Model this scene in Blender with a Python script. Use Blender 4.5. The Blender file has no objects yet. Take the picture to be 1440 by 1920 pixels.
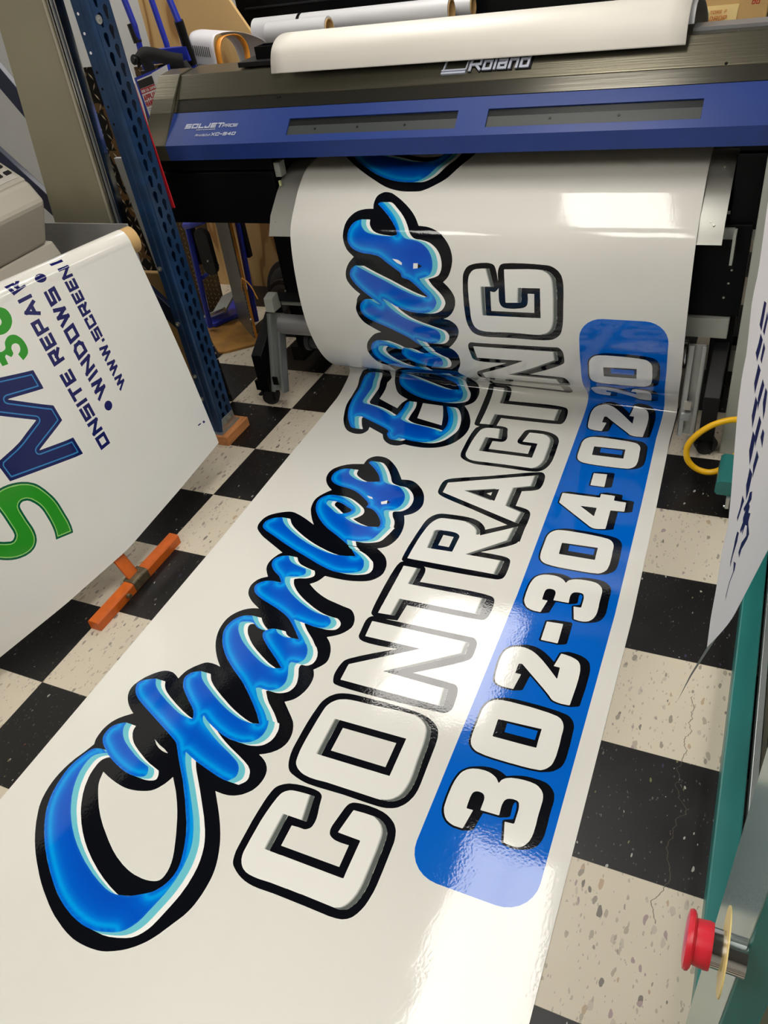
import bpy, bmesh, math, random
import numpy as np
from mathutils import Matrix, Vector
from mathutils.geometry import delaunay_2d_cdt
random.seed(4)
scene = bpy.context.scene
COL = scene.collection
# ------------------------------------------------------------------ camera
cam_d = bpy.data.cameras.new('camera')
cam_d.sensor_fit = 'HORIZONTAL'; cam_d.sensor_width = 36.0
cam_d.lens = 36.0 * 1453.27 / 1440.0
cam_d.clip_start = 0.02
cam = bpy.data.objects.new('camera', cam_d); COL.objects.link(cam)
M3 = ((0.9076126, -0.1558818, 0.3897950), (0.3978795, 0.6155753, -0.6802639), (-0.1339074, 0.7725076, 0.6207261))
m = Matrix(M3).to_4x4(); m.translation = (1.713673, -2.057327, 1.657969)
cam.matrix_world = m
scene.camera = cam
# ------------------------------------------------------------------ world, exposure
w = bpy.data.worlds.new('world'); scene.world = w; w.use_nodes = True
w.node_tree.nodes['Background'].inputs[0].default_value = (0.9, 0.93, 1.0, 1)
w.node_tree.nodes['Background'].inputs[1].default_value = 0.10
scene.view_settings.view_transform = 'Standard'; scene.view_settings.look = 'None'
scene.view_settings.gamma = 1.0; scene.view_settings.use_curve_mapping = False
scene.view_settings.exposure = 0.30
LAMP = 9.0          # emission of the ceiling light diffusers
CEIL = 2.75
LIGHTS = [(0.12, 1.40, .9), (0.96, -0.48, .62), (0.96, -2.45, .62), (-2.05, 1.15, .62), (-3.1, -2.0, .62), (3.1, 0.2, .62), (3.0, -2.3, .62), (-0.6, -2.75, .62)]  # last lamp is an unseen addition that brightens the right-edge sheet
# ------------------------------------------------------------------ helpers
def lin(c):
    return tuple((v / 255 / 12.92 if v <= 10 else ((v / 255 + 0.055) / 1.055) ** 2.4) for v in c)
def mat(name, rgb, rough=0.5, metal=0.0, coat=0.0, noise=0.0, nscale=8.0, bump=0.0, bscale=60.0, vcol=False, stretch=None, spec=None):
    M = bpy.data.materials.new(name); M.use_nodes = True
    nt = M.node_tree; b = nt.nodes['Principled BSDF']
    c = lin(rgb); b.inputs['Base Color'].default_value = (*c, 1)
    b.inputs['Roughness'].default_value = rough; b.inputs['Metallic'].default_value = metal
    b.inputs['Coat Weight'].default_value = coat; b.inputs['Coat Roughness'].default_value = 0.06
    if spec is not None: b.inputs['Specular IOR Level'].default_value = spec
    tc = nt.nodes.new('ShaderNodeTexCoord'); vec = tc.outputs['Object']
    if stretch:
        mp = nt.nodes.new('ShaderNodeMapping'); mp.inputs['Scale'].default_value = stretch
        nt.links.new(vec, mp.inputs['Vector']); vec = mp.outputs['Vector']
    if noise > 0:
        n = nt.nodes.new('ShaderNodeTexNoise'); n.inputs['Scale'].default_value = nscale; n.inputs['Detail'].default_value = 6
        nt.links.new(vec, n.inputs['Vector'])
        r = nt.nodes.new('ShaderNodeValToRGB')
        r.color_ramp.elements[0].position = 0.3; r.color_ramp.elements[1].position = 0.7
        r.color_ramp.elements[0].color = (*[max(0, v * (1 - noise)) for v in c], 1)
        r.color_ramp.elements[1].color = (*[min(1, v * (1 + noise)) for v in c], 1)
        nt.links.new(n.outputs['Fac'], r.inputs['Fac']); nt.links.new(r.outputs['Color'], b.inputs['Base Color'])
    if vcol:
        a = nt.nodes.new('ShaderNodeAttribute'); a.attribute_name = 'print'; nt.links.new(a.outputs['Color'], b.inputs['Base Color'])
    if bump > 0:
        n2 = nt.nodes.new('ShaderNodeTexNoise'); n2.inputs['Scale'].default_value = bscale; n2.inputs['Detail'].default_value = 4
        nt.links.new(vec, n2.inputs['Vector'])
        bp = nt.nodes.new('ShaderNodeBump'); bp.inputs['Strength'].default_value = bump; bp.inputs['Distance'].default_value = 0.002
        nt.links.new(n2.outputs['Fac'], bp.inputs['Height']); nt.links.new(bp.outputs['Normal'], b.inputs['Normal'])
    return M
class MB:
    """collects shapes into one mesh"""
    def __init__(s): s.v = []; s.f = []; s.mi = []
    def add(s, V, F, m=0):
        o = len(s.v); s.v += [tuple(map(float, q)) for q in V]; s.f += [tuple(i + o for i in f) for f in F]; s.mi += [m] * len(F); return s
    def box(s, x0, x1, y0, y1, z0, z1, m=0):
        V = [(x, y, z) for z in (z0, z1) for y in (y0, y1) for x in (x0, x1)]
        return s.add(V, [(0, 2, 3, 1), (4, 5, 7, 6), (0, 1, 5, 4), (2, 6, 7, 3), (0, 4, 6, 2), (1, 3, 7, 5)], m)
    def prism(s, prof, a0, a1, axis='x', m=0):
        n = len(prof)
        def P(q, a): return {'x': (a, q[0], q[1]), 'y': (q[0], a, q[1]), 'z': (q[0], q[1], a)}[axis]
        V = [P(q, a0) for q in prof] + [P(q, a1) for q in prof]
        F = [(i, (i + 1) % n, n + (i + 1) % n, n + i) for i in range(n)] + [tuple(range(n))[::-1], tuple(range(n, 2 * n))]
        return s.add(V, F, m)
    def slab(s, pts, thick, m=0):
        """planar polygon of 3D points given thickness along its normal"""
        P = [Vector(q) for q in pts]; nrm = Vector((0, 0, 0))
        for i in range(len(P)):
            a, b = P[i], P[(i + 1) % len(P)]; nrm += a.cross(b)
        nrm.normalize(); n = len(P)
        V = P + [q - nrm * thick for q in P]
        F = [tuple(range(n)), tuple(range(n, 2 * n))[::-1]] + [(i, n + i, n + (i + 1) % n, (i + 1) % n) for i in range(n)]
        return s.add(V, F, m)
    def tube(s, path, r, n=12, m=0, closed=False, cap=True):
        P = [Vector(q) for q in path]; k = len(P); V = []; F = []
        up = None
        for i in range(k):
            if closed: t = P[(i + 1) % k] - P[i - 1]
            else: t = P[min(i + 1, k - 1)] - P[max(i - 1, 0)]
            t.normalize()
            if up is None:
                up = Vector((0, 0, 1)) if abs(t.z) < .9 else Vector((1, 0, 0))
            a = t.cross(up).normalized(); b = a.cross(t).normalized(); up = b
            rr = r[i] if hasattr(r, '__len__') else r
            V += [P[i] + (a * math.cos(2 * math.pi * j / n) + b * math.sin(2 * math.pi * j / n)) * rr for j in range(n)]
        for i in range(k if closed else k - 1):
            i2 = (i + 1) % k
            F += [(i * n + j, i * n + (j + 1) % n, i2 * n + (j + 1) % n, i2 * n + j) for j in range(n)]
        if not closed and cap: F += [tuple(range(n))[::-1], tuple(range((k - 1) * n, k * n))]
        return s.add(V, F, m)
    def pipe(s, a, b, ro, ri, n=32, m=0):
        """hollow cylinder"""
        a, b = Vector(a), Vector(b); t = (b - a).normalized(); up = Vector((0, 0, 1)) if abs(t.z) < .9 else Vector((1, 0, 0))
        e = t.cross(up).normalized(); g = e.cross(t); V = []
        for c, r in ((a, ro), (b, ro), (b, ri), (a, ri)):
            V += [c + (e * math.cos(2 * math.pi * j / n) + g * math.sin(2 * math.pi * j / n)) * r for j in range(n)]
        F = [(k * n + j, k * n + (j + 1) % n, ((k + 1) % 4) * n + (j + 1) % n, ((k + 1) % 4) * n + j) for k in range(4) for j in range(n)]
        return s.add(V, F, m)
    def lathe(s, c, axis, prof, n=32, m=0):
        """prof: (distance along axis, radius)"""
        c = Vector(c); t = Vector(axis).normalized(); up = Vector((0, 0, 1)) if abs(t.z) < .9 else Vector((1, 0, 0))
        e = t.cross(up).normalized(); g = e.cross(t); V = []
        for d, r in prof: V += [c + t * d + (e * math.cos(2 * math.pi * j / n) + g * math.sin(2 * math.pi * j / n)) * r for j in range(n)]
        k = len(prof); F = [(i * n + j, i * n + (j + 1) % n, (i + 1) * n + (j + 1) % n, (i + 1) * n + j) for i in range(k - 1) for j in range(n)]
        F += [tuple(range(n))[::-1], tuple(range((k - 1) * n, k * n))]
        return s.add(V, F, m)
    def build(s, name, mats, parent=None, smooth=False, bevel=0.0, label=None):
        me = bpy.data.meshes.new(name); me.from_pydata(s.v, [], s.f); me.update()
        if not isinstance(mats, (list, tuple)): mats = [mats]
        for M in mats: me.materials.append(M)
        me.polygons.foreach_set('material_index', s.mi)
        bm = bmesh.new(); bm.from_mesh(me); bmesh.ops.recalc_face_normals(bm, faces=bm.faces); bm.to_mesh(me); bm.free()
        o = bpy.data.objects.new(name, me); COL.objects.link(o)
        if smooth:
            me.polygons.foreach_set('use_smooth', [True] * len(me.polygons))
            bm = bmesh.new(); bm.from_mesh(me)
            for e in bm.edges:
                if len(e.link_faces) == 2 and e.calc_face_angle(0) > 0.7: e.smooth = False
            bm.to_mesh(me); bm.free()
        if bevel > 0:
            b = o.modifiers.new('bevel', 'BEVEL'); b.width = bevel; b.segments = 2; b.limit_method = 'ANGLE'; b.angle_limit = 0.6
        if parent is not None:
            o.parent = parent
            o.matrix_parent_inverse = Matrix.Translation(-parent.location)
        if label: o['label'] = label
        return o
def thing(name, label, cat, loc=(0, 0, 0), group=None):
    o = bpy.data.objects.new(name, None); COL.objects.link(o); o.location = loc; o.empty_display_size = 0.05
    o['label'] = label; o['category'] = cat
    if group: o['group'] = group
    return o
def tag(o, label, cat, group=None):
    o['label'] = label; o['category'] = cat
    if group: o['group'] = group
    return o
def struct(o): o['kind'] = 'structure'; return o
# stroke lettering: polylines in a box 0..w by 0..1
GLYPH = {'G': (1, [[(1, 0.8), (1, 1), (0, 1), (0, 0), (1, 0), (1, 0.5), (0.6, 0.5)]]), 'O': (1, [[(0, 0.0), (0, 1), (1, 1), (1, 0), (0, 0)]]), '0': (1, [[(0, 0), (0, 1), (1, 1), (1, 0), (0, 0)]]), 'N': (1, [[(0, 0), (0, 1), (1, 0), (1, 1)]]), 'S': (1, [[(1, 1), (0, 1), (0, 0.5), (1, 0.5), (1, 0), (0, 0)]]), 'I': (0.0, [[(0, 0), (0, 1)]]), 'T': (1, [[(0, 1), (1, 1)], [(0.5, 1), (0.5, 0)]]), 'E': (0.9, [[(0.9, 1), (0, 1), (0, 0), (0.9, 0)], [(0, 0.5), (0.8, 0.5)]]), 'R': (1, [[(0, 0), (0, 1), (1, 1), (1, 0.45), (0, 0.45)], [(0.5, 0.45), (1, 0)]]), 'P': (1, [[(0, 0), (0, 1), (1, 1), (1, 0.4), (0, 0.4)]]), 'A': (1.1, [[(0, 0), (0.55, 1), (1.1, 0)], [(0.2, 0.3), (0.9, 0.3)]]), 'W': (1.4, [[(0, 1), (0.35, 0), (0.7, 1), (1.05, 0), (1.4, 1)]]), 'D': (1, [[(0, 0), (0, 1), (0.7, 1), (1, 0.75), (1, 0.25), (0.7, 0), (0, 0)]]), 'C': (1, [[(1, 0.8), (1, 1), (0, 1), (0, 0), (1, 0), (1, 0.2)]]), '.': (0.0, [[(0, 0), (0, 0.12)]]), 'L': (0.85, [[(0, 1), (0, 0), (0.85, 0)]]), 'J': (0.8, [[(0, 0.3), (0, 0), (0.8, 0), (0.8, 1)]]), 'X': (1, [[(0, 0), (1, 1)], [(0, 1), (1, 0)]]), '5': (1, [[(1, 1), (0, 1), (0, 0.55), (1, 0.55), (1, 0), (0, 0)]]), '4': (1, [[(0.8, 0), (0.8, 1), (0, 0.35), (1, 0.35)]]), '8': (1, [[(0, 0), (0, 1), (1, 1), (1, 0), (0, 0)], [(0, 0.5), (1, 0.5)]]), 'H': (1, [[(0, 0), (0, 1)], [(1, 0), (1, 1)], [(0, 0.5), (1, 0.5)]]), 'U': (1, [[(0, 1), (0, 0), (1, 0), (1, 1)]]), 'K': (1, [[(0, 0), (0, 1)], [(1, 1), (0, 0.45), (1, 0)]]), 'Y': (1, [[(0, 1), (0.5, 0.5), (1, 1)], [(0.5, 0.5), (0.5, 0)]]), 'B': (1, [[(0, 0), (0, 1), (0.9, 1), (0.9, 0.55), (0, 0.55)], [(0.9, 0.55), (1, 0.5), (1, 0), (0, 0)]]), 'M': (1.2, [[(0, 0), (0, 1), (0.6, 0.2), (1.2, 1), (1.2, 0)]]), 'F': (0.9, [[(0.9, 1), (0, 1), (0, 0)], [(0, 0.5), (0.8, 0.5)]]), '-': (0.6, [[(0, 0.5), (0.6, 0.5)]]), '&': (1, [[(1, 0), (0, 1), (0.5, 1), (0, 0), (0.6, 0), (1, 0.4)]]), ' ': (0.4, []), 'Q': (1, [[(0, 0), (0, 1), (1, 1), (1, 0), (0, 0)], [(0.6, 0.3), (1.1, -0.1)]]), 'l': (0.0, [[(0, 0), (0, 1)]]), 'a': (0.7, [[(0, 0.7), (0.7, 0.7), (0.7, 0), (0, 0), (0, 0.4), (0.7, 0.4)]]), 'n': (0.7, [[(0, 0), (0, 0.7), (0.7, 0.7), (0.7, 0)]]), 'd': (0.7, [[(0.7, 1), (0.7, 0), (0, 0), (0, 0.65), (0.7, 0.65)]]), 'o': (0.7, [[(0, 0), (0, 0.7), (0.7, 0.7), (0.7, 0), (0, 0)]]), 'r': (0.5, [[(0, 0), (0, 0.7), (0.5, 0.7)]]), 'i': (0.0, [[(0, 0), (0, 0.7)]]), 't': (0.5, [[(0, 0.7), (0.5, 0.7)], [(0.25, 1), (0.25, 0), (0.5, 0)]]), 'u': (0.7, [[(0, 0.7), (0, 0), (0.7, 0), (0.7, 0.7)]])}
def lettering(txt, origin, ex, ey, nrm, height, th=0.2, wide=0.7, gap=0.28, slant=0.0, depth=0.0008, mb=None):
    """raised strokes of writing; ex reading direction, ey up, nrm outward"""
    mb = mb or MB(); O = Vector(origin); ex = Vector(ex).normalized(); ey = Vector(ey).normalized(); nrm = Vector(nrm).normalized()
    x = th / 2
    for k, ch in enumerate(txt):
        wd, pls = GLYPH[ch]
        for pi_, pl in enumerate(pls):
            for qi, (a, b) in enumerate(zip(pl[:-1], pl[1:])):
                a = Vector((x + a[0] * wide, th / 2 + a[1] * (1 - th))); b = Vector((x + b[0] * wide, th / 2 + b[1] * (1 - th)))
                d = (b - a).normalized(); n = Vector((-d.y, d.x)) * th / 2; e = d * th / 2
                q = [a - e - n, b + e - n, b + e + n, a - e + n]
                zz = depth * (1 + 0.03 * ((qi + pi_ * 3) % 7))
                P = [O + (ex * (p.x + slant * p.y) + ey * p.y) * height for p in q]
                V = [p + nrm * zz for p in P] + P
                mb.add(V, [(0, 1, 2, 3), (0, 4, 5, 1), (1, 5, 6, 2), (2, 6, 7, 3), (3, 7, 4, 0)])
        x += wd * wide + th + gap
    return mb
# ------------------------------------------------------------------ materials
def vinyl():
    """glossy print film: fine orange peel plus a slow ripple"""
    M = mat('printed_vinyl', (228, 226, 218), rough=0.07, vcol=True); nt = M.node_tree; L = nt.links; b = nt.nodes['Principled BSDF']
    tc = nt.nodes.new('ShaderNodeTexCoord'); hs = []
    for sc, amp, st in ((160, 0.00011, (1, 1, 1)), (9, 0.0011, (1, .6, 1)), (2.3, 0.003, (1, 1, 1))):
        mp = nt.nodes.new('ShaderNodeMapping'); mp.inputs['Scale'].default_value = st; L.new(tc.outputs['Object'], mp.inputs['Vector'])
        n = nt.nodes.new('ShaderNodeTexNoise'); n.inputs['Scale'].default_value = sc; n.inputs['Detail'].default_value = 1.5; L.new(mp.outputs['Vector'], n.inputs['Vector'])
        k = nt.nodes.new('ShaderNodeMath'); k.operation = 'MULTIPLY'; k.inputs[1].default_value = amp; L.new(n.outputs['Fac'], k.inputs[0]); hs.append(k.outputs[0])
    s1 = nt.nodes.new('ShaderNodeMath'); L.new(hs[0], s1.inputs[0]); L.new(hs[1], s1.inputs[1])
    s2 = nt.nodes.new('ShaderNodeMath'); L.new(s1.outputs[0], s2.inputs[0]); L.new(hs[2], s2.inputs[1])
    bp = nt.nodes.new('ShaderNodeBump'); bp.inputs['Strength'].default_value = 1.0; bp.inputs['Distance'].default_value = 1.0
    L.new(s2.outputs[0], bp.inputs['Height']); L.new(bp.outputs['Normal'], b.inputs['Normal'])
    return M
VINYL = vinyl()
PAPERW = mat('blank_vinyl', (216, 211, 201), rough=0.45, noise=0.03, nscale=3)
ROLLW = mat('roll_white', (184, 184, 186), rough=0.4)
STEEL = mat('brushed_olive_steel', (108, 104, 89), rough=0.3, metal=0.85, bump=0.15, bscale=30, stretch=(0.15, 6, 6))
STEELD = mat('dark_steel', (96, 94, 86), rough=0.22, metal=0.9, bump=0.1, bscale=20, stretch=(0.2, 5, 5))
BLUEC = mat('blue_cover_paint', (30, 56, 124), rough=0.36, noise=0.05)
WINDOW = mat('smoked_window', (30, 33, 33), rough=0.25)
WINDOW2 = mat('window_lower_strip', (52, 56, 55), rough=0.4)
BLACK = mat('black_plastic', (14, 14, 16), rough=0.4, noise=0.2, spec=0.35)
BLACKM = mat('black_painted_metal', (5, 6, 8), rough=0.4, spec=0.15)
SILVER = mat('aluminium', (176, 180, 178), rough=0.32, metal=0.75)
APRON = mat('apron_aluminium', (182, 182, 174), rough=0.32, metal=0.55)
TUBEG = mat('grey_roller', (150, 150, 150), rough=0.3, metal=0.5)
CHROME = mat('chrome', (210, 210, 210), rough=0.12, metal=1.0)
SCREW = mat('screw_zinc', (190, 188, 175), rough=0.3, metal=0.9)
LOGO = mat('logo_silver', (175, 180, 195), rough=0.4)
RUBBER = mat('black_rubber', (22, 22, 23), rough=0.6)
NAVY = mat('navy_rack_paint', (17, 48, 82), rough=0.35, noise=0.35, nscale=14, bump=0.1)
NAVYD = mat('dark_navy_paint', (20, 32, 62), rough=0.35)
CARD = mat('cardboard', (196, 160, 104), rough=0.8, noise=0.08)
CARDL = mat('cardboard_flap', (232, 206, 140), rough=0.6)
WOOD = mat('pine_block', (196, 130, 78), rough=0.6, noise=0.25, nscale=10, stretch=(12, 1, 6))
ORANGE = mat('orange_paint', (196, 92, 20), rough=0.45, noise=0.12, nscale=30)
WELD = mat('weld_grime', (96, 84, 62), rough=0.5, metal=0.4, noise=0.4, nscale=60)
BEIGE = mat('beige_panel', (144, 138, 115), rough=0.4, noise=0.06, nscale=3)
CREAM = mat('plotter_plastic', (176, 170, 156), rough=0.45)
CREAML = mat('plotter_panel', (190, 186, 176), rough=0.4)
GREYB = mat('grey_corrugated_board', (140, 140, 140), rough=0.5, bump=0.6, bscale=60, stretch=(.2, 1, 8))
GREYP = mat('grey_post_paint', (160, 162, 152), rough=0.4, noise=0.04)
LGREY = mat('light_grey_panel', (176, 178, 180), rough=0.35)
TEAL = mat('teal_paint', (30, 112, 108), rough=0.35, noise=0.06)
TEALG = mat('teal_grey_side', (120, 150, 146), rough=0.22, metal=0.5)
RED = mat('red_button', (200, 34, 50), rough=0.35)
REDM = mat('red_paint', (176, 24, 34), rough=0.4)
YELL = mat('yellow_hose', (240, 184, 10), rough=0.35)
YELLP = mat('yellow_ring', (210, 190, 120), rough=0.5)
HTBLUE = mat('hand_truck_blue', (36, 52, 170), rough=0.3)
SKYBL = mat('sky_blue_paint', (20, 110, 210), rough=0.35)
WEB = mat('black_webbing', (24, 22, 22), rough=0.85, bump=0.6, bscale=300)
TAN = mat('brown_stick', (150, 112, 66), rough=0.5, noise=0.15)
AMBER = mat('amber_wood_ring', (226, 148, 50), rough=0.3, noise=0.25, nscale=20)
SCUFF = mat('stained_board', (156, 112, 48), rough=0.5, noise=0.35, nscale=9)
INKN = mat('navy_ink', (40, 44, 100), rough=0.4)
INKR = mat('red_ink', (176, 30, 40), rough=0.4)
INKK = mat('black_ink', (28, 26, 28), rough=0.5)
INKO = mat('orange_ink', (205, 120, 60), rough=0.6)
WHITE = mat('white_label', (226, 226, 226), rough=0.4)
HTTREAD = mat('wheel_grey', (52, 52, 52), rough=0.7, bump=0.6, bscale=200)
def plywood():
    M = mat('plywood', (190, 152, 96), rough=0.6); nt = M.node_tree; b = nt.nodes['Principled BSDF']
    tc = nt.nodes.new('ShaderNodeTexCoord'); mp = nt.nodes.new('ShaderNodeMapping'); mp.inputs['Scale'].default_value = (3.0, 1, 0.55)
    n = nt.nodes.new('ShaderNodeTexNoise'); n.inputs['Scale'].default_value = 1.6; n.inputs['Detail'].default_value = 2
    wv = nt.nodes.new('ShaderNodeMath'); wv.operation = 'MULTIPLY'; wv.inputs[1].default_value = 26
    fr = nt.nodes.new('ShaderNodeMath'); fr.operation = 'SINE'
    r = nt.nodes.new('ShaderNodeValToRGB'); r.color_ramp.elements[0].position = 0.0; r.color_ramp.elements[1].position = 0.8
    r.color_ramp.elements[0].color = (*lin((208, 172, 116)), 1); r.color_ramp.elements[1].color = (*lin((196, 158, 100)), 1)
    e = r.color_ramp.elements.new(0.95); e.color = (*lin((158, 116, 66)), 1)
    L = nt.links; L.new(tc.outputs['Object'], mp.inputs['Vector']); L.new(mp.outputs['Vector'], n.inputs['Vector'])
    L.new(n.outputs['Fac'], wv.inputs[0]); L.new(wv.outputs[0], fr.inputs[0]); L.new(fr.outputs[0], r.inputs['Fac']); L.new(r.outputs['Color'], b.inputs['Base Color'])
    return M
PLY = plywood()
def diamond(name, c1, c2, patch=0.0, scale=26):
    """tread plate: raised slanted dashes with bright worn tops"""
    M = mat(name, c1, rough=0.35, metal=0.6); nt = M.node_tree; b = nt.nodes['Principled BSDF']; L = nt.links
    tc = nt.nodes.new('ShaderNodeTexCoord'); sp = nt.nodes.new('ShaderNodeSeparateXYZ'); L.new(tc.outputs['UV'], sp.inputs[0])
    def mt(op, a, b_=None):
        n = nt.nodes.new('ShaderNodeMath'); n.operation = op
        for i, v in enumerate((a, b_)):
            if v is None: continue
            if isinstance(v, (int, float)): n.inputs[i].default_value = v
            else: L.new(v, n.inputs[i])
        return n.outputs[0]
    u, v = mt('MULTIPLY', sp.outputs[0], scale), mt('MULTIPLY', sp.outputs[1], scale)
    par = mt('MODULO', mt('ADD', mt('FLOOR', u), mt('FLOOR', v)), 2.0)
    par = mt('ABSOLUTE', par)
    fu, fv = mt('SUBTRACT', mt('FRACT', u), 0.5), mt('SUBTRACT', mt('FRACT', v), 0.5)
    s1 = mt('SUBTRACT', mt('MULTIPLY', par, 2.0), 1.0)
    a = mt('ABSOLUTE', mt('ADD', mt('MULTIPLY', fu, 0.8), mt('MULTIPLY', mt('MULTIPLY', fv, s1), 0.6)))
    c = mt('ABSOLUTE', mt('SUBTRACT', mt('MULTIPLY', fv, 0.8), mt('MULTIPLY', mt('MULTIPLY', fu, s1), 0.6)))
    d = mt('ADD', mt('MULTIPLY', a, 4.5), c)
    msk = mt('LESS_THAN', d, 0.42)
    mix = nt.nodes.new('ShaderNodeMix'); mix.data_type = 'RGBA'; mix.inputs[6].default_value = (*lin(c1), 1); mix.inputs[7].default_value = (*lin(c2), 1)
    L.new(msk, mix.inputs[0])
    if patch:
        n = nt.nodes.new('ShaderNodeTexNoise'); n.inputs['Scale'].default_value = 9; L.new(tc.outputs['Object'], n.inputs['Vector'])
        m2 = nt.nodes.new('ShaderNodeMix'); m2.data_type = 'RGBA'; m2.inputs[6].default_value = (*lin(c1), 1); m2.inputs[7].default_value = (*lin((120, 92, 58)), 1)
        L.new(mt('GREATER_THAN', n.outputs['Fac'], 0.55), m2.inputs[0]); L.new(m2.outputs[2], mix.inputs[6])
    L.new(mix.outputs[2], b.inputs['Base Color'])
    bp = nt.nodes.new('ShaderNodeBump'); bp.inputs['Strength'].default_value = 0.9; bp.inputs['Distance'].default_value = 0.003
    L.new(mt('SUBTRACT', 1.0, mt('MINIMUM', mt('MULTIPLY', d, 1.6), 1.0)), bp.inputs['Height']); L.new(bp.outputs['Normal'], b.inputs['Normal'])
    return M
DIAB = diamond('black_bronze_tread_plate', (22, 20, 18), (190, 175, 150), patch=1.0, scale=30)
DIAS = diamond('steel_tread_plate', (112, 110, 104), (160, 158, 150), scale=45)
DIAT = diamond('bronze_tread_plate', (84, 66, 40), (170, 150, 110), scale=40)
def set_uv(o, fu, fv):
    me = o.data; uvl = me.uv_layers.new(name='uv')
    for lp in me.loops:
        c = me.vertices[lp.vertex_index].co; uvl.data[lp.index].uv = (fu(c), fv(c))
# ------------------------------------------------------------------ room
T = 0.3048
def floor_material():
    M = bpy.data.materials.new('checker_vinyl_tile'); M.use_nodes = True; nt = M.node_tree; b = nt.nodes['Principled BSDF']; L = nt.links
    tc = nt.nodes.new('ShaderNodeTexCoord'); P = tc.outputs['Object']
    sp = nt.nodes.new('ShaderNodeSeparateXYZ'); L.new(P, sp.inputs[0])
    def mt(op, a, b_=None, c_=None):
        n = nt.nodes.new('ShaderNodeMath'); n.operation = op
        for i, v in enumerate((a, b_, c_)):
            if v is None: continue
            if isinstance(v, (int, float)): n.inputs[i].default_value = v
            else: L.new(v, n.inputs[i])
        return n.outputs[0]
    X, Y = mt('DIVIDE', sp.outputs[0], T), mt('DIVIDE', sp.outputs[1], T)
    ix, iy = mt('FLOOR', X), mt('FLOOR', Y)
    chk = mt('MODULO', mt('ABSOLUTE', mt('ADD', ix, iy)), 2.0)      # 1 = black tile
    fx, fy = mt('FRACT', X), mt('FRACT', Y)
    edge = mt('MINIMUM', mt('MINIMUM', fx, mt('SUBTRACT', 1.0, fx)), mt('MINIMUM', fy, mt('SUBTRACT', 1.0, fy)))
    seam = mt('LESS_THAN', edge, 0.0022)
    def mix(f, c1, c2):
        n = nt.nodes.new('ShaderNodeMix'); n.data_type = 'RGBA'
        for i, v in ((6, c1), (7, c2)):
            if isinstance(v, tuple): n.inputs[i].default_value = (*lin(v), 1)
            else: L.new(v, n.inputs[i])
        if isinstance(f, float): n.inputs[0].default_value = f
        else: L.new(f, n.inputs[0])
        return n.outputs[2]
    mp = nt.nodes.new('ShaderNodeMapping'); mp.inputs['Scale'].default_value = (1.0, 0.5, 1); mp.inputs['Rotation'].default_value = (0, 0, 0.2); L.new(P, mp.inputs['Vector'])
    nz = nt.nodes.new('ShaderNodeTexNoise'); nz.inputs['Scale'].default_value = 60; nz.inputs['Detail'].default_value = 2; L.new(mp.outputs['Vector'], nz.inputs['Vector'])
    va = nt.nodes.new('ShaderNodeVectorMath'); va.operation = 'MULTIPLY_ADD'; L.new(nz.outputs['Color'], va.inputs[0]); va.inputs[1].default_value = (0.012, 0.012, 0); L.new(mp.outputs['Vector'], va.inputs[2])
    def flecks(scale, thr, seed):
        v = nt.nodes.new('ShaderNodeTexVoronoi'); v.inputs['Scale'].default_value = scale
        o = nt.nodes.new('ShaderNodeVectorMath'); o.operation = 'ADD'; o.inputs[1].default_value = (seed, seed * 1.7, 0); L.new(va.outputs[0], o.inputs[0]); L.new(o.outputs[0], v.inputs['Vector'])
        sc = nt.nodes.new('ShaderNodeSeparateColor'); L.new(v.outputs['Color'], sc.inputs[0])
        lim = mt('MULTIPLY', sc.outputs[0], thr)
        return mt('LESS_THAN', v.outputs['Distance'], mt('SUBTRACT', lim, thr * 0.45)), sc.outputs[1]
    f1, r1 = flecks(70, 0.75, 0.0); f2, r2 = flecks(140, 0.7, 3.1); f3, r3 = flecks(45, 0.5, 7.7)
    # pale tile: tan ground with grey, mauve and brown flecks
    rp = nt.nodes.new('ShaderNodeValToRGB'); rp.color_ramp.interpolation = 'CONSTANT'
    cols = [(0, (158, 148, 132)), (0.3, (134, 126, 116)), (0.55, (150, 128, 132)), (0.72, (170, 146, 120)), (0.9, (96, 90, 88))]
    rp.color_ramp.elements[0].color = (*lin(cols[0][1]), 1); rp.color_ramp.elements[1].position = cols[1][0]; rp.color_ramp.elements[1].color = (*lin(cols[1][1]), 1)
    for p_, c_ in cols[2:]:
        e = rp.color_ramp.elements.new(p_); e.color = (*lin(c_), 1)
    L.new(r1, rp.inputs['Fac'])
    big = nt.nodes.new('ShaderNodeTexNoise'); big.inputs['Scale'].default_value = 2.2; big.inputs['Detail'].default_value = 5; L.new(P, big.inputs['Vector'])
    ground = mix(big.outputs['Fac'], (206, 196, 176), (194, 184, 165))
    pale = mix(mt('MULTIPLY', f1, 0.85), ground, rp.outputs['Color'])
    pale = mix(mt('MULTIPLY', f2, 0.6), pale, (150, 140, 128)); pale = mix(mt('MULTIPLY', f3, 0.5), pale, (160, 150, 142))
    # black tile with small light flecks
    f4, r4 = flecks(70, 0.40, 11.0); f5, r5 = flecks(150, 0.45, 17.0)
    rb = nt.nodes.new('ShaderNodeValToRGB'); rb.color_ramp.interpolation = 'CONSTANT'
    rb.color_ramp.elements[0].color = (*lin((170, 168, 160)), 1); rb.color_ramp.elements[1].position = 0.45; rb.color_ramp.elements[1].color = (*lin((96, 92, 84)), 1)
    for p_, c_ in ((0.7, (60, 52, 80)), (0.8, (120, 60, 55)), (0.88, (110, 110, 70))):
        e = rb.color_ramp.elements.new(p_); e.color = (*lin(c_), 1)
    L.new(r4, rb.inputs['Fac'])
    dark = mix(big.outputs['Fac'], (11, 10, 12), (24, 22, 21))
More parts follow.
